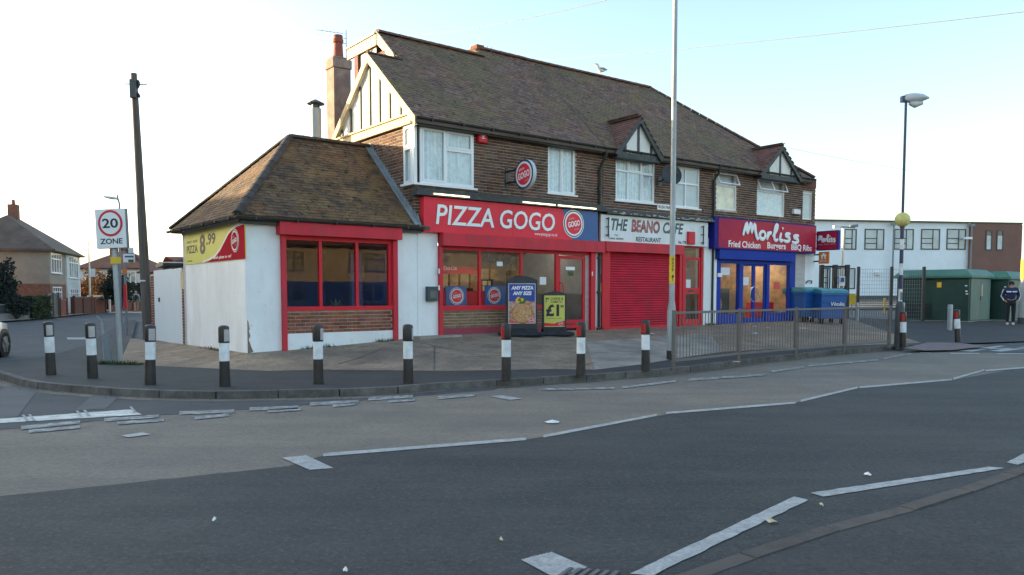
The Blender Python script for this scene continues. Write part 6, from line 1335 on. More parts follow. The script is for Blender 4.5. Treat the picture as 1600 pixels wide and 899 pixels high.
# ================================================================== houses
def house(F, L_, D_, ez, rz_, label, wall='pebbledash', roof='roof_far', hip=True, z0=0, name='house', cat='house', lower=None, wins=(), swins=(), chim=None, fm='upvc', wall2=None, split=None, base=None):
    th = thing(name, label, cat, F.p(L_/2, D_/2, z0)); 
    if lower: MB().box(F, 0, L_, 0, D_, z0-.1, lower[0]).build('lower_wall', MT[lower[1]], th)
    zl = lower[0] if lower else z0-.1
    MB().box(F, .02*(lower is not None), L_ if not split else split, .02*(lower is not None), D_, zl, ez).build('wall', MT[wall], th)
    if split: MB().box(F, split, L_-.02, -.1, D_, z0, ez-.01).build('wall', MT[wall2], th)
    o = .35; k = (D_/2) if hip else 0; zt = ez-.02; vs = [F.p(-o, -o, zt), F.p(L_+o, -o, zt), F.p(L_+o, D_+o, zt), F.p(-o, D_+o, zt), F.p(k-(0 if hip else o), D_/2, rz_), F.p(L_-k+(0 if hip else o), D_/2, rz_)]
    vs += [v-V((0, 0, .15)) for v in vs[:4]]
    fs = [(0, 1, 5, 4), (1, 2, 5), (2, 3, 4, 5), (3, 0, 4), (0, 6, 7, 1), (1, 7, 8, 2), (2, 8, 9, 3), (3, 9, 6, 0), (9, 8, 7, 6)]
    rf = MB().add(vs, fs).build('roof', MT[roof], th)
    if not hip:
        for t in (0, L_): MB().prism([F.p(t, 0, ez-.02), F.p(t, D_, ez-.02), F.p(t, D_/2, rz_-.1)], F.d*(.15 if t == 0 else -.15)).build('gable_wall', MT[wall], th)
    if chim:
        for c in chim: cm = MB().box(F, c[0]-.35, c[0]+.35, D_*c[1]-.3, D_*c[1]+.3, rz_-1.2, rz_+c[2]).build('chimney', MT['brick_red'], rf); MB().lathe(F.p(c[0], D_*c[1], 0), [(.13, rz_+c[2]), (.11, rz_+c[2]+.35)], 8).build('chimney_pot', MT['terracotta'], rf)
    for (f, ws) in ((F, wins), (side(F, 0), swins)):
        for (a, b, c, d, cells) in ws:
            s0 = -.13 if split and a > split and f is F else -.03
            win(th, f, a, b, c, d, s0, [(i/cells, (i+1)/cells, 0, .7) for i in range(cells)]+[(i/cells, (i+1)/cells, .7, 1) for i in range(cells)], .08, fm=fm, folds=0, bs=.07, dp=.05, sill=True, back='curtain' if cells > 2 else 'blind')
    MB().box(F, -o, L_+o, -o-.08, -o, ez-.12, ez-.02).build('gutter', MT['gutter'], th)
    return th
FH1 = Fr((-31.2, 52), rad(-19.3))
house(FH1, 9.8, 6.3, 4.55, 7.0, 'pair of houses with blank grey rendered end over brick and white bay windows', lower=(2.2, 'brick_red'), wins=[(.5, 3.6, 2.95, 4.35, 4), (.7, 3.4, .8, 2.0, 4), (5.6, 9., 2.7, 4.35, 4), (5.8, 8.8, .7, 1.9, 4)], chim=[(4.9, .5, .9)], split=4.9, wall2='wall_white_far')
house(Fr((at(122, 457, 84).x, 84), rad(86)), 7., 8., 4.3, 6.7, 'far house with broad brown hipped roof behind the speed sign', wall='wall_white_far', roof='roof_far_red', wins=[(.8, 2.6, 2.6, 3.9, 3), (4.4, 6.2, 2.6, 3.9, 3)], chim=[(2.2, .5, .5)])
house(Fr((at(222, 457, 78).x, 78), rad(78)), 5.2, 7.5, 3.7, 5.4, 'far house with red brown hipped roof to the right of the telegraph pole', wall='brick_red', roof='roof_far_red', wins=[(.8, 2.3, 2.2, 3.3, 3)], chim=[(3.8, .6, .4)])
house(Fr((at(266, 457, 40).x, 40), rad(60)), 3.0, 3., 3.15, 3.25, 'low grey flat roofed shed behind the white side gate', wall='wall_stone', roof='dark_grey', hip=False, name='shed', cat='shed', wins=[(.5, 1.6, 1.6, 2.5, 2)])
# houses beyond the left of the frame (they shade the corner) and opposite (seen in the shop windows)
house(Fr((-26.9, 23.55), rad(-15)), 13, 8, 5.0, 7.7, 'rendered house further down the side road beyond the left edge', wins=[(1, 4, 3.2, 4.6, 4), (8, 11, 3.2, 4.6, 4)], hip=False)
house(Fr((-24.2, 11), rad(-12)), 12.5, 8, 5.0, 7.7, 'brick and render house on the corner outside the left of the picture', hip=False, wall='brick_red', wins=[(1, 4, 3.2, 4.6, 4), (8, 11, 3.2, 4.6, 4)])
house(Fr((-22.2, -4), rad(-8)), 14, 8, 5.0, 7.3, 'cream house across the main road behind the camera on the left', hip=False, wall='cream_wall', wins=[(1, 4, 3.2, 4.6, 4), (9, 12, 3.2, 4.6, 4)])
OPF = Fr((16, -14), rad(50)); OPF2 = side(OPF, 0)
class Rev:                      # a frame facing the other way (towards the shops)
    pass
FO = Fr((46, 10), rad(50+180))
for k, (wl_, lb) in enumerate((('cream_wall', 'cream house opposite the cafe, reflected in the shop windows'), ('brick_red', 'cream and blue house opposite the pizza shop, reflected in the glass'), ('cream_wall', 'cream house opposite the corner annex behind the camera'))):
    f = Fr((0, 0), rad(50+180)); f.o = FO.p(k*12.2, 0, 0); house(f, 11.5, 8, 5.1, 7.9, lb, wall='cream_wall', roof='roof_far_red', lower=(2.4, 'room_blue') if k == 1 else (2.5, 'brick_red'), wins=[(1, 4, 3.2, 4.6, 4), (7.5, 10.5, 3.2, 4.6, 4), (1, 4, .9, 2.2, 3), (7.5, 10.5, .9, 2.2, 3)], chim=[(5.7, .5, .9)], fm='win_dark')
house(Fr((-4, 38), pi/2), 10, 8, 5.6, 7.2, 'unseen brick house added behind the shop terrace to shade the green cabinets', wall='brick_red', wins=[(1, 3, 3, 4.2, 3)])  # out of view, added to keep the low sun off the green cabinets
house(Fr((-30.5, 36.8), rad(-15)), 11.5, 8, 5.0, 7.7, 'unseen grey rendered house added along the side road to shade the far roadway', wins=[(1, 4, 3.2, 4.6, 4)], hip=False)  # out of view, added to block a band of sun on the side road
# school
FSc = Fr((at(1270, 457, 62).x, 62), rad(80.6)); sT = 7.35
def sx_(px): return FSc.hit(px, 400, 0)[0]
sch = thing('school_building', 'long white two storey building with brown clad end block', 'building', FSc.p(8, 5, 1.1))
xe = sx_(1512.5); xb = sx_(1592)
MB().box(FSc, -14, xe, 0, 12, .9, sT).build('white_block', MT['school_white'], sch); MB().box(FSc, xe, xb, -.25, 12, .9, sT-.02).build('brown_block', MT['school_brown'], sch); MB().box(FSc, xb, xb+14, .4, 12, .9, sT-.1).build('white_block', MT['school_white'], sch)
MB().box(FSc, -14, xb+.1, -.3, 0.0, sT, sT+.1).build('roof_edge', MT['dark_grey'], sch); MB().box(FSc, -14, xe, -.06, 0, .9, 1.35).build('base_course', MT['dark_grey'], sch)
def swin(x0, x1, y0, y1, kind):
    g0_ = FSc.o.copy()
    if kind == 1: FSc.o = FSc.o-FSc.n*.255
    a, b = sx_(x0), sx_(x1); z1, z0 = FSc.hit((x0+x1)/2, y0, 0)[1], FSc.hit((x0+x1)/2, y1, 0)[1]; m = MB(); w_, h_ = b-a, z1-z0; e = .09
    m.box(FSc, a, b, -.04, .1, z0, z0+e).box(FSc, a, b, -.04, .1, z1-e, z1).box(FSc, a, a+e, -.04, .1, z0+e, z1-e).box(FSc, b-e, b, -.04, .1, z0+e, z1-e)
    if kind == 2:
        m.box(FSc, a+w_*.6, a+w_*.6+e, -.03, .1, z0+e, z1-e)
        for v in (.28, .52): m.box(FSc, a+e, a+w_*.6, -.03, .1, z0+h_*v, z0+h_*v+e*.8)
    o = m.build('window', MT['dark_grey'], sch); MB().box(FSc, a+e, b-e, -.02, -.01, z0+e, z1-e).build('pane', MT['glass'], o); MB().box(FSc, a+e, b-e, -.006, -.002, z0+e, z1-e-(.0 if kind == 2 else h_*.22)).build('blind', MT['blind'], o); FSc.o = g0_
for a, b in ((1318, 1337.5), (1350, 1380.5), (1396, 1426.5), (1438, 1467.5), (1478, 1508)): swin(a, b, 358, 390.5, 2)
for a, b in ((1539, 1549), (1556, 1566.5)): swin(a, b, 360, 391.5, 1)
for a, b in ((1284, 1298), (1306, 1337)): swin(a, b, 419, 452, 2)
for x in (1391, 1512): 
    t = sx_(x); zt_s = sT-.3; MB().tube(FSc.p(t, -.35, 1.0), FSc.p(t, -.35, zt_s), .07, n=8).box(FSc, t-.18, t+.18, -.5, -.25, zt_s, zt_s+.2).build('downpipe', MT['grey_paint'], sch)
a = FSc.hit(1374, 427.5, -.3); MB().box(FSc, a[0]-.2, a[0]+.25, -.4, 0, a[1]-.12, a[1]+.12).build('security_light', MT['notice'], sch)
a = FSc.hit(1514, 372.5, -.6); MB().box(FSc, a[0]-.3, a[0]+.25, -.7, -.3, a[1]-.08, a[1]+.1).build('camera_housing', MT['sign_white'], sch)
# ================================================================== vegetation
def leaves(c, r, n, sz, fn=None, seed=1, flat=1.):
    rn = random.Random(seed); m = MB()
    for _ in range(n):
        for _t in range(20):
            d = V((rn.gauss(0, 1), rn.gauss(0, 1), rn.gauss(0, 1))).normalized(); q = rn.random()**.35
            bump = .72+.28*sin(d.x*5+seed)*cos(d.y*4+seed*2)+.15*sin(d.z*9)
            p = V((d.x*r[0], d.y*r[1], d.z*r[2]))*q*bump
            if fn is None or fn(p): break
        X = V((rn.gauss(0, 1), rn.gauss(0, 1), rn.gauss(0, 1))).normalized(); Y = X.orthogonal().normalized(); s = sz*rn.uniform(.6, 1.3); p = c+p
        m.add([p-X*s, p-Y*s*.55, p+X*s, p+Y*s*.55], [(0, 1, 2, 3)], rn.random()+.001)
    return m
def tree(name, label, cat, P, h, r, matn, n=1500, sz=.14, trunk=.12, th0=.35, seed=1, group=None):
    t = thing(name, label, cat, P, group); m = MB(); top = P+V((0, 0, h*.75)); m.tube(P-V((0, 0, .1)), P+V((0, 0, h*th0)), trunk, trunk*.75, 8)
    rn = random.Random(seed)
    for k in range(6):
        a = k*1.05+rn.random(); m.loft([(P+V((0, 0, h*th0*(.8+.2*rn.random()))), trunk*.5), (P+V((cos(a)*r[0]*.4, sin(a)*r[1]*.4, h*.6)), trunk*.3), (P+V((cos(a)*r[0]*.7, sin(a)*r[1]*.7, h*(.65+.25*rn.random()))), trunk*.1)], 6)
    m.build('trunk', MT['bark'], t, smooth=True); leaves(P+V((0, 0, h-r[2])), r, n, sz, seed=seed).build('crown', MT[matn], t); return t
def gp0(px, py, Y): p = at(px, py, Y); p.z = 0; return p
tree('autumn_tree', 'orange brown autumn bush beside the far lamp pole', 'tree', gp0(152, 480, 66), 3.9, (2.1, 2, 1.7), 'leaf_autumn', 2200, .11, seed=3)
tree('dark_bush', 'dark evergreen bush behind the speed sign post', 'bush', gp0(183, 480, 60), 3.6, (1.5, 1.4, 1.7), 'leaf_dark', 2200, .12, seed=5)
tree('conifer', 'tall dark conifer at the left edge behind the garden fence', 'tree', gp0(6, 495, 44), 3.8, (1.1, 1.1, 2.0), 'leaf_dark', 2400, .11, seed=8, th0=.1)
tree('dark_shrub', 'low dark shrub in front of the grey rendered house', 'bush', gp0(26, 495, 43.5), 1.7, (.8, .7, .9), 'leaf_dark', 1200, .09, seed=9, th0=.1)
def hedge(name, label, px0, px1, ytop, Y0, Y1, matn, thick=.7, n=1600, sz=.09, seed=2, z0=0):
    a, b = gp0(px0, 480, Y0), gp0(px1, 480, Y1); zt = at(px0, ytop, Y0).z; d = (b-a); L_ = d.length; d.normalize(); nn = V((-d.y, d.x, 0)); th = thing(name, label, 'hedge', (a+b)/2)
    MB().obox((a+b)/2+V((0, 0, zt/2-.05)), d, nn, V((0, 0, 1)), (L_*.97, thick*.75, zt-.15)).build('dark_core', MT['leaf_dark'], th)  # solid dark box filling the inside of the hedge
    rn = random.Random(seed); m = MB()
    for _ in range(n):
        u = rn.random(); s = rn.choice((-.5, .5))*thick*rn.uniform(.75, 1.1); z = zt*rn.random()**.7
        if rn.random() < .35: s = thick*(rn.random()-.5); z = zt*rn.uniform(.93, 1.05)
        p = a+d*(L_*u)+nn*s+V((0, 0, z)); X = V((rn.gauss(0, 1), rn.gauss(0, 1), rn.gauss(0, 1))).normalized(); Y = X.orthogonal(); q = sz*rn.uniform(.6, 1.3); m.add([p-X*q, p-Y*q*.5, p+X*q, p+Y*q*.5], [(0, 1, 2, 3)], rn.random()+.001)
    m.build('foliage', MT[matn], th)
hedge('garden_hedge', 'clipped green hedge between wooden posts in the front garden', 43, 71, 465.5, 44.5, 46.5, 'leaf', n=1800)
hedge('far_hedge', 'long dark green hedge behind the far brick garden walls', 104, 232, 444, 66, 72, 'leaf_dark', n=3500, sz=.13)
# garden walls, fences
def wallseg(name, label, px0, px1, ytop, Y0, Y1, m, cat='wall', thick=.22, posts=0):
    a, b = gp0(px0, 480, Y0), gp0(px1, 480, Y1); zt = at(px0, ytop, Y0).z; d = (b-a); L_ = d.length; d.normalize(); th = thing(name, label, cat, (a+b)/2); nn = V((-d.y, d.x, 0))
    MB().obox((a+b)/2+V((0, 0, zt/2-.1)), d, nn, V((0, 0, 1)), (L_, thick, zt+.1)).build('wall' if cat == 'wall' else 'panel', MT[m], th)
    MB().obox((a+b)/2+V((0, 0, zt-.03)), d, nn, V((0, 0, 1)), (L_+.04, thick+.08, .06)).build('coping', MT['wall_stone'], th)
    for k in range(posts+1 if posts else 0): c = a+d*(L_*k/posts)+V((0, 0, zt/2)); MB().obox(c-nn*(thick*.5+.02), d, nn, V((0, 0, 1)), (.14, .14, zt+.14)).build('post', MT['fence_wood' if cat == 'fence' else m], th)
    return th
wallseg('garden_fence', 'grey panel fence with concrete posts at the left edge', -22, 42, 476, 42, 44.5, 'dark_grey', 'fence', .06, 4)
wallseg('low_wall', 'low pale concrete base wall under the grey fence', -22, 42, 491, 41.9, 44.3, 'wall_stone')
wallseg('close_board_fence', 'grey wooden fence panel beside the clipped hedge', 72, 90, 459, 47, 49.5, 'fence_wood', 'fence', .08, 2)
wallseg('brick_garden_wall', 'brown brick garden wall left of the dark gateway', 90, 101, 468, 49.5, 51.5, 'brick_red', posts=1)
wallseg('brick_garden_wall', 'long brown brick garden wall left of the thin lamp pole', 113, 141, 464, 54, 57, 'brick_red', posts=2)
wallseg('brick_garden_wall', 'short sunlit brick garden wall right of the thin lamp pole', 145, 162, 466, 58, 61, 'brick_red', posts=1)
wallseg('brick_garden_wall', 'far red brick garden wall behind the walking people', 172, 222, 470, 66, 70, 'brick_red', posts=3)
wallseg('wooden_side_fence', 'weathered fence in shade beside the grey rendered house', 58, 82, 467, 49.5, 50.5, 'fence_wood', 'fence', .08, 2)
th = thing('white_carport', 'small white framed carport beyond the brick garden walls', 'carport', gp0(160, 480, 63)); a, b = at(144, 463, 63), at(172, 463, 63); MB().bar(a, b, 1.5, .12).build('roof', MT['wall_white_far'], th)
for x in (163, 171): p = at(x, 464, 62.5); MB().bar(V((p.x, 62.5, 0)), p, .12, .12).build('post', MT['wall_white_far'], th)
p = G(141.5, 489, 0); th = thing('far_lamp_pole', 'thin pale pole with a small blue sign among the far gardens', 'pole', p); T_ = at(138.5, 379, p.y); MB().tube(p, T_, .09, .05, 8).build('pole', MT['galv_light'], th); MB().bar(T_, T_+V((.35, 0, .12)), .04, .04).build('arm', MT['galv_light'], th); plate(th, 142, 420, 149.5, 433, p.y, 'notice', 'sign_plate')
p = gp0(188, 500, 40); th = thing('street_lamp', 'grey street lamp with arm to the left rising behind the speed sign', 'street lamp', p); T_ = at(186.5, 318, 40); MB().tube(p, T_, .08, .05, 8).build('pole', MT['grey_paint'], th); a = at(162, 307.5, 40); e = at(184, 311, 40); MB().tube(T_, e, .05, n=6).tube(e, a+V((.3, 0, 0)), .035, n=6).build('arm', MT['grey_paint'], th); MB().loft([(e+V((.05, 0, 0)), .05), (e.lerp(a, .4), .09), (a, .04)], 8).build('lantern', MT['lamp_grey'], th); MB().tube(e, e+V((0, 0, .2)), .04, n=6).build('photocell', MT['dark_grey'], th)
sheet('far_pavement', [G(-40, 508), G(50, 501.5), G(130, 493), G(168, 487.5), G(215, 484), G(215, 480), G(168, 481.5), G(60, 492), G(-40, 500)], .1, MT['concrete_light'])
# ================================================================== people
def skin(vs, es, rs, matn, name, par, sub=2, root=0):
    me = bpy.data.meshes.new(name); me.from_pydata([v-wl(par) for v in vs], es, []); o = bpy.data.objects.new(name, me); C.objects.link(o)
    o.modifiers.new('s', 'SKIN'); sd = me.skin_vertices[0].data if me.skin_vertices else None
    if sd is None: bm = bmesh.new(); bm.from_mesh(me); bm.verts.layers.skin.verify(); bm.to_mesh(me); bm.free(); sd = me.skin_vertices[0].data
    for i, r in enumerate(rs): sd[i].radius = (r, r) if not isinstance(r, tuple) else r; sd[i].use_root = (i == root)
    s = o.modifiers.new('u', 'SUBSURF'); s.levels = s.render_levels = sub; bpy.context.view_layer.update()
    m2 = bpy.data.meshes.new_from_object(o.evaluated_get(bpy.context.evaluated_depsgraph_get())); C.objects.unlink(o); bpy.data.objects.remove(o)
    m2.materials.clear(); m2.materials.append(MT[matn]); m2.polygons.foreach_set('use_smooth', [True]*len(m2.polygons)); q = bpy.data.objects.new(name, m2); C.objects.link(q); q.parent = par; WL[q.name] = wl(par); return q
def person(P, yaw, label, H=1.75, top='navy_cloth', legs='black_cloth', shoes='white_cloth', step=0., arms='pocket', hair='hair', hood=False, stripe=False, pack=None, group=None, bare=False):
    th = thing('person', label, 'person', P, group); k = H/1.75; R_ = Matrix.Rotation(yaw, 3, 'Z')
    q = lambda x, y, z: P+R_ @ V((x*k, y*k, z*k))       # faces -y at yaw 0
    pel, sp, chs, nk, hd = q(0, 0, .95), q(0, .0, 1.15), q(0, .01, 1.36), q(0, .0, 1.5), q(0, -.02, 1.62)
    sh = [q(-.19, .01, 1.43), q(.19, .01, 1.43)]
    if arms == 'pocket': el = [q(-.27, .08, 1.16), q(.27, .08, 1.16)]; wr = [q(-.2, -.08, .98), q(.2, -.08, .98)]; ha = [q(-.17, -.1, .93), q(.17, -.1, .93)]
    else: el = [q(-.26, .05, 1.17), q(.26, -.02, 1.17)]; wr = [q(-.27, -.02, .93), q(.27, -.12, .95)]; ha = [q(-.27, -.04, .85), q(.27, -.14, .87)]
    hp = [q(-.1, 0, .9), q(.1, 0, .9)]; kn = [q(-.1, -.03-step*.5, .5), q(.1, -.03+step*.3, .5)]; an = [q(-.1, .02-step, .1), q(.1, .02+step, .1+abs(step)*.15)]; to = [q(-.12, -.12-step, .045), q(.12, -.12+step, .045)]
    vs = [pel, sp, chs, nk, hd, q(0, -.02, 1.68)]+[hp[0], kn[0], an[0], to[0], hp[1], kn[1], an[1], to[1]]+[sh[0], el[0], wr[0], ha[0], sh[1], el[1], wr[1], ha[1]]
    es = [(0, 1), (1, 2), (2, 3), (3, 4), (4, 5), (0, 6), (6, 7), (7, 8), (8, 9), (0, 10), (10, 11), (11, 12), (12, 13), (2, 14), (14, 15), (15, 16), (16, 17), (2, 18), (18, 19), (19, 20), (20, 21)]
    rs = [.12, .11, .13, .055, .085, .07, .08, .055, .04, .035, .08, .055, .04, .035, .05, .04, .03, .03, .05, .04, .03, .03]
    n0 = len(vs)                                            # fingers and thumbs
    for h_, w_, base in ((ha[0], wr[0], 17), (ha[1], wr[1], 21)):
        d = (h_-w_).normalized(); s = R_ @ V((0, 1, 0))
        for j in range(4): vs.append(h_+d*(.05*k+.008*(1.5-abs(j-1.3)))+s*(-.024+.016*j)*k); es.append((base, len(vs)-1)); rs.append(.009)
        vs.append(h_+d*.012+s*(-.05*k)); es.append((base, len(vs)-1)); rs.append(.01)
    skin(vs, es, [r*k for r in rs], 'skin', 'body', th, 2)
    jv = [pel+V((0, 0, .02)), sp, chs, q(0, 0, 1.46), sh[0], el[0], wr[0], sh[1], el[1], wr[1]]
    skin(jv, [(0, 1), (1, 2), (2, 3), (2, 4), (4, 5), (5, 6), (2, 7), (7, 8), (8, 9)], [x*k for x in (.16, .15, .165, .085, .085, .068, .052, .085, .068, .052)], top, 'jacket', th, 2)
    tl = [an[0], an[1]] if not bare else [kn[0]+V((0, 0, -.02)), kn[1]+V((0, 0, -.02))]
    tv = [pel-V((0, 0, .02)), hp[0], kn[0]+V((0, 0, .02 if bare else 0)), tl[0], hp[1], kn[1]+V((0, 0, .02 if bare else 0)), tl[1]]
    skin(tv, [(0, 1), (1, 2), (2, 3), (0, 4), (4, 5), (5, 6)], [x*k for x in (.14, .105, .08, .062, .105, .08, .062)], legs, 'trousers', th, 2)
    for i in (0, 1): a = an[i]; a = V((a.x, a.y, a.z-.03)); MB().loft([(a+R_ @ V((0, .06, -.02)), .035), (a+R_ @ V((0, .0, -.01)), .05), (a+R_ @ V((0, -.1, -.03)), .045), (a+R_ @ V((0, -.19, -.035)), .028)], 10).build('shoe', MT[shoes], th, smooth=True)
    MB().lathe(hd+V((0, 0, .02))+R_ @ V((0, .025, 0)), [(.001, -.09), (.085, -.06), (.103, 0), (.1, .05), (.06, .1), (.001, .115)], 14).build('hood' if hood else 'hair', MT['black_cloth' if hood else hair], th, smooth=True)
    MB().tube(hd+R_ @ V((0, -.085, .0)), hd+R_ @ V((0, -.112, -.012)), .014, .01, 6).build('nose', MT['skin'], th)
    for s in (-1, 1):
        MB().lathe(hd+R_ @ V((s*.033, -.083, .022)), [(.001, -.006), (.009, 0), (.001, .006)], 6).build('eye', MT['letter_black'], th); MB().lathe(hd+R_ @ V((s*.088, 0, 0)), [(.001, -.03), (.018, 0), (.001, .03)], 6).build('ear', MT['skin'], th)
    MB().obox(hd+R_ @ V((0, -.086, -.042)), R_ @ V((1, 0, 0)), R_ @ V((0, 1, 0)), V((0, 0, 1)), (.042, .012, .01)).build('mouth', MT['poster_red'], th)
    if stripe:
        skin([q(-.16, -.0, 1.36), q(0, -.035, 1.36), q(.16, -.0, 1.36)], [(0, 1), (1, 2)], [(.025, .14)]*3, 'white_cloth', 'chest_stripe', th, 1, 1) if False else None
        for s in (-1, 1): MB().obox(q(s*.1, -.165, 1.33), R_ @ V((1, s*.35, 0)).normalized(), R_ @ V((0, 1, 0)), V((0, 0, 1)), (.17, .03, .05)).build('chest_stripe', MT['white_cloth'], th); MB().loft([(sh[0 if s < 0 else 1]+R_ @ V((s*.07, 0, 0)), .022), (el[0 if s < 0 else 1]+R_ @ V((s*.06, -.01, 0)), .02), (wr[0 if s < 0 else 1]+R_ @ V((s*.045, -.02, 0)), .018)], 6).build('sleeve_stripe', MT['white_cloth'], th)
    if pack: MB().loft([(q(0, -.2 if pack > 0 else .2, 1.05), .1), (q(0, -.22 if pack > 0 else .22, 1.2), .15), (q(0, -.2 if pack > 0 else .2, 1.4), .1)], 10).build('bag', MT['black_cloth'], th, smooth=True)
    return th
P = at(1578, 511, 30.6); P.z = gz(P.x, P.y); person(P, rad(-25), 'young person in navy tracksuit with white chest stripe standing by the right lamp column', 1.74, 'navy_cloth', 'black_cloth', 'white_cloth', hood=True, stripe=True)
P = G(189.5, 486, 0); person(P, rad(40), 'distant person in dark blue walking down the side street behind the sign post', 1.72, 'navy_cloth', 'navy_cloth', 'white_cloth', .16, 'walk')
P = G(213, 487, 0); person(P, rad(30), 'distant person in pale grey top and shorts walking between bus stop and telegraph pole', 1.75, 'grey_cloth', 'shorts', 'black_cloth', .14, 'walk', hair='chimney_pale', pack=1, bare=True)
# ================================================================== car at the left edge
def car(F, z0, label):
    th = thing('parked_car', label, 'car', F.p(0, 0, z0)); ZZ = lambda t, s, z: F.p(t, s, z+z0)
    # sections along t (length): t, half width, belt z, roof half width, roof z, bottom z
    S = [(-2.05, .62, .45, .60, .62, .32), (-1.95, .8, .40, .72, .95, .25), (-1.6, .86, .3, .74, 1.02, .22), (-1.2, .87, .3, .66, 1.38, .22), (-.5, .88, .3, .62, 1.47, .2), (.3, .88, .3, .63, 1.45, .2), (.75, .87, .3, .66, 1.25, .2), (1.15, .86, .3, .76, .98, .22), (1.65, .82, .34, .7, .86, .24), (1.95, .7, .4, .6, .72, .28), (2.06, .5, .45, .45, .6, .34)]
    m = MB(); n = 14; rows = []
    for (t, hw, zl, rw, zr, zb_) in S:
        r = []; belt = min(.88, zr-.04)
        prof = [(-hw*.85, zb_), (-hw, zb_+.12), (-hw*1.0, .55), (-hw*.985, belt), (-rw, zr-.05), (-rw*.8, zr), (0, zr+.015), (rw*.8, zr), (rw, zr-.05), (hw*.985, belt), (hw, .55), (hw, zb_+.12), (hw*.85, zb_), (0, zb_)]
        rows.append([ZZ(t, s, z) for s, z in prof])
    for r in rows: m.v += r
    for i in range(len(rows)-1):
        for k in range(n):
            a, b, c, d = i*n+k, i*n+(k+1) % n, (i+1)*n+(k+1) % n, (i+1)*n+k; m.f.append([a, d, c, b]); m.c.append(0.)
            m.mi.append(1 if (k in (3, 8) and 2 <= i <= 6) or (4 <= k <= 7 and i in (2, 6)) else 0)
    m.f += [list(range(n)), list(range((len(rows)-1)*n, len(rows)*n))[::-1]]; m.c += [0., 0.]; m.mi += [0, 0]
    m.build('body', [MT['car_white'], MT['car_glass']], th, smooth=True)
    for t in (-1.28, 1.28):
        for s in (-1, 1):
            y = s*.78; w_ = MB().lathe(ZZ(t, y, .32), [(.2, -.1), (.30, -.11), (.325, -.08), (.325, .08), (.30, .11), (.2, .1)], 28, Z=F.n).build('wheel', MT['tyre'], th, smooth=True)
            mm = MB(); mm.lathe(ZZ(t, y+s*.09, .32), [(.215, -.01), (.215, .0), (.19, .012)], 24, Z=F.n*s)
            for k in range(5): a = 2*pi*k/5; v = F.d*cos(a)+V((0, 0, sin(a))); mm.bar(ZZ(t, y+s*.115, .32), ZZ(t, y+s*.11, .32)+v*.2, .05, .02, F.n)
            mm.build('rim', MT['alloy'], w_); MB().lathe(ZZ(t, s*.80, .34), [(.375, -.0), (.375, .075*1), (.34, .08)], 28, Z=F.n*s).build('wheel_arch', MT['black_metal'], th, smooth=True)
    for s in (-1, 1): MB().loft([(ZZ(1.8, s*.66, .66), .06), (ZZ(1.95, s*.56, .64), .05)], 8).build('headlight', MT['lamp_lens'], th, smooth=True); MB().loft([(ZZ(-1.98, s*.68, .8), .06), (ZZ(-2.03, s*.6, .62), .05)], 8).build('tail_light', MT['tail_lamp'], th, smooth=True)
    return th
# nearest front wheel seen at the very left of the photo
pw = at(3, 537, 19.2); FC_ = Fr((0, 0), rad(-15)); c = pw-FC_.d*1.28+FC_.n*.8; FC_.o = V((c.x, c.y, 0)); car(FC_, .0, 'white car at the left edge, only its front wheel and wing showing')
# ================================================================== wires, drains, litter, weeds
def wire(a, b, sag, r, label, n=24):
    P = [a.lerp(b, k/n)-V((0, 0, 4*sag*(k/n)*(1-k/n))) for k in range(n+1)]; MB().path(P, r, 4).build('overhead_wire', MT['cable'], None, label, 'wire')
wire(at(620, 56, 27), at(965, -4, 14), .15, .007, 'thin overhead wire rising from the roof to the top edge of the picture'); wire(at(835, 95, 33), at(1640, 14, 15), .1, .009, 'long overhead wire crossing behind the tall lamp column'); wire(at(1225, 230, 42), at(1640, 292, 60), .3, .009, 'faint distant wire over the right hand building')
def drain(P, X, w_, l, label, nb):
    Z = V((0, 0, 1)); Y = Z.cross(X); th = thing('drain_grate', label, 'drain', P); MB().obox(P+V((0, 0, .006)), X, Y, Z, (w_, l, .006)).build('frame', MT['black_metal'], th)
    for k in range(nb): c = P+X*(-w_/2+w_*(k+.5)/nb)+V((0, 0, .012)); MB().obox(c, (X*.35+Y).normalized(), Z.cross((X*.35+Y).normalized()), Z, (l*.95, w_/nb*.45, .012)).build('bar', MT['rail'], th)
a, b = G(398, 621, 0), G(470, 620, 0); drain((a+b)/2, (b-a).normalized(), (b-a).length, .3, 'iron kerbside drain grate with diagonal bars below the annex bollard', 13)
p = G(912, 906, 0); drain(p, V((.98, -.2, 0)).normalized(), .32, .3, 'broken iron drain grate at the bottom edge of the road', 6)
random.seed(21)
def litter(px, py, w_, h_, m, label, on='road', n=9):
    p = onfc(px, py) if on == 'f' else G(px, py, KZ if on == 'p' else 0); p = p+V((0, 0, .014)); sc = p.length/1200; W_ = w_*sc/2; D_ = max(W_*.5, .03); mb = MB(); top = []; 
    for k in range(n): a = 2*pi*k/n; r = random.uniform(.7, 1.1); top.append(p+V((cos(a)*W_*r, sin(a)*D_*r, random.uniform(0, .015))))
    c = p+V((0, 0, random.uniform(.02, .035))); mb.add(top+[c], [(k, (k+1) % n, n) for k in range(n)]); mb.build('litter', MT[m], None, label, 'litter')
litter(863, 662, 30, 9, 'litter', 'crumpled white paper on the road near the zigzag line')
litter(1150, 567, 14, 4, 'litter_tan', 'cream paper cup lying on the pavement in front of the guard rail', 'p')
litter(1205, 819, 18, 9, 'litter_tan', 'yellowish food scraps near the long white line at lower right'); litter(874, 521, 8, 3, 'litter', 'small white scrap beside the shorter pavement sign', 'f'); litter(1017, 523, 16, 3, 'litter', 'flat white paper behind the red bollard near the shutter', 'f')
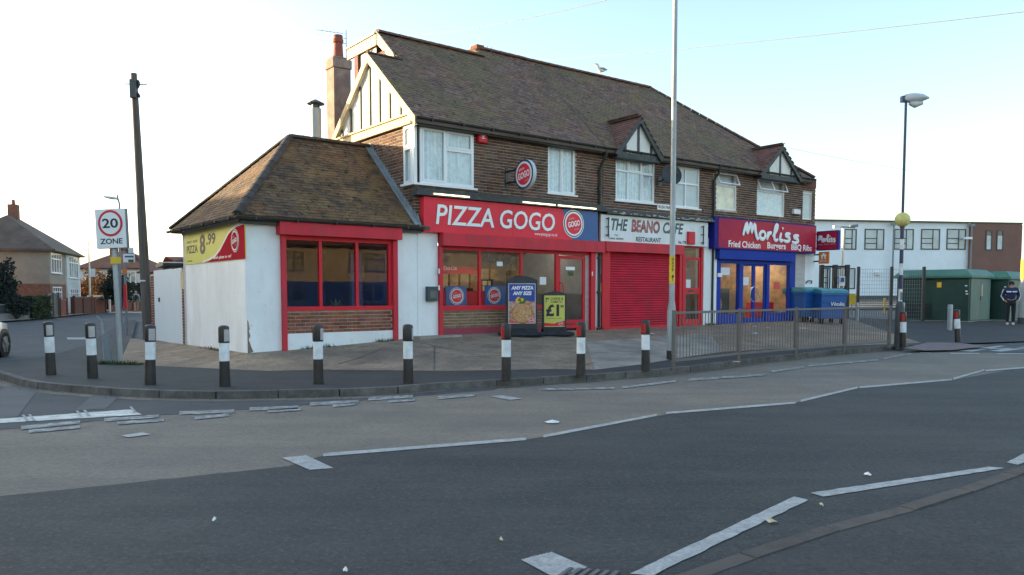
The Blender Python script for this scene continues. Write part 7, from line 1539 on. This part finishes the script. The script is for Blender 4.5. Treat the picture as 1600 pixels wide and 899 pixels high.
litter(1179, 511, 8, 4, 'litter', 'white scrap in front of the chicken shop doors', 'f'); litter(1180, 522, 9, 3, 'litter', 'white scrap behind the guard rail below the shop doors', 'f'); litter(1256, 514, 16, 3, 'litter', 'flattened white wrapper in front of the blue bins', 'f'); litter(1200, 513, 7, 2, 'litter', 'tiny white scrap in front of the red notice window', 'f')
for k, (x, y) in enumerate(((783, 848), (335, 816), (1356, 745), (1283, 793), (540, 897))): litter(x, y, (7, 6, 12, 6, 9)[k], 2, 'litter' if k % 3 else 'litter_tan', ('small pale scrap on dark asphalt, below the long zigzag line', 'tiny pale scrap on the dark road at lower left', 'thin pale scrap beside the right hand white line', 'pale crumb near the brown edging at right', 'pale scrap at the bottom edge of the road')[k])
mat('grit', (.16, .12, .075), .8, var=.3, rnd=.6)
def grit():
    m = MB(); L_ = list(zip(kf, kf[1:]))
    for _ in range(900):
        a, b = random.choice(L_); p = a.lerp(b, random.random()); d = (b-a).normalized(); nn = V((d.y, -d.x, 0)); p = p+nn*abs(random.gauss(0, .13))+nn*.07; p.z = .012; s = random.uniform(.004, .016); an = random.uniform(0, 6.3)
        X = V((cos(an), sin(an), random.uniform(-.2, .2)))*s; Y = V((-sin(an), cos(an), random.uniform(-.3, .3)))*s*.7; m.add([p-X, p-Y, p+X, p+Y, p+V((0, 0, s*.7))], [(0, 1, 4), (1, 2, 4), (2, 3, 4), (3, 0, 4)], random.random()+.001)
    m.build('gutter_grit', MT['grit'], None, 'scattered grit and leaf crumbs along the kerb gutter', 'grit', kind='stuff')
grit()
def weeds(pts, label, h=.12, n=60, spread=.25):
    m = MB(); c0 = sum(pts, V())/len(pts)
    for _ in range(n):
        p = random.choice(pts)+V((random.gauss(0, spread), random.gauss(0, spread*.35), 0)); a = random.uniform(0, 2*pi); l = h*random.uniform(.4, 1.2); d = V((cos(a)*.5, sin(a)*.5, 1)).normalized()*l; s = V((-sin(a), cos(a), 0))*.008; m.add([p-s, p+s, p+d], [(0, 1, 2)], random.random()+.001)
    m.build('weeds', MT['grass'], None, label, 'weeds', kind='stuff')
weeds([G(x, 566+.02*x, KZ) for x in (160, 170, 182, 195, 205, 212)], 'grass tuft growing round the sign post and the stub post', .1, 500, .12)
weeds([F1.p(t, -.06, gz(*F1.p(t, -.1, 0).xy)) for t in (-5.0, -4.9, -4.7, -4.5, -3.2, -3.1, -2.9)], 'weeds at the foot of the annex plinth', .1, 220, .08)
weeds([F1.p(AX-.05, s, .3) for s in (1.5, 2.0, 2.4)], 'weeds at the foot of the annex side wall', .08, 140, .1)
weeds([F2.p(VM-.3+.2*k, -.1, .53) for k in range(3)], 'weeds below the drainpipe between cafe and chicken shop', .13, 140, .08)
weeds([F1.p(TB-.2, -.1, .54)], 'weeds at the foot of the black drainpipe beside the pizza shop', .1, 60, .06)
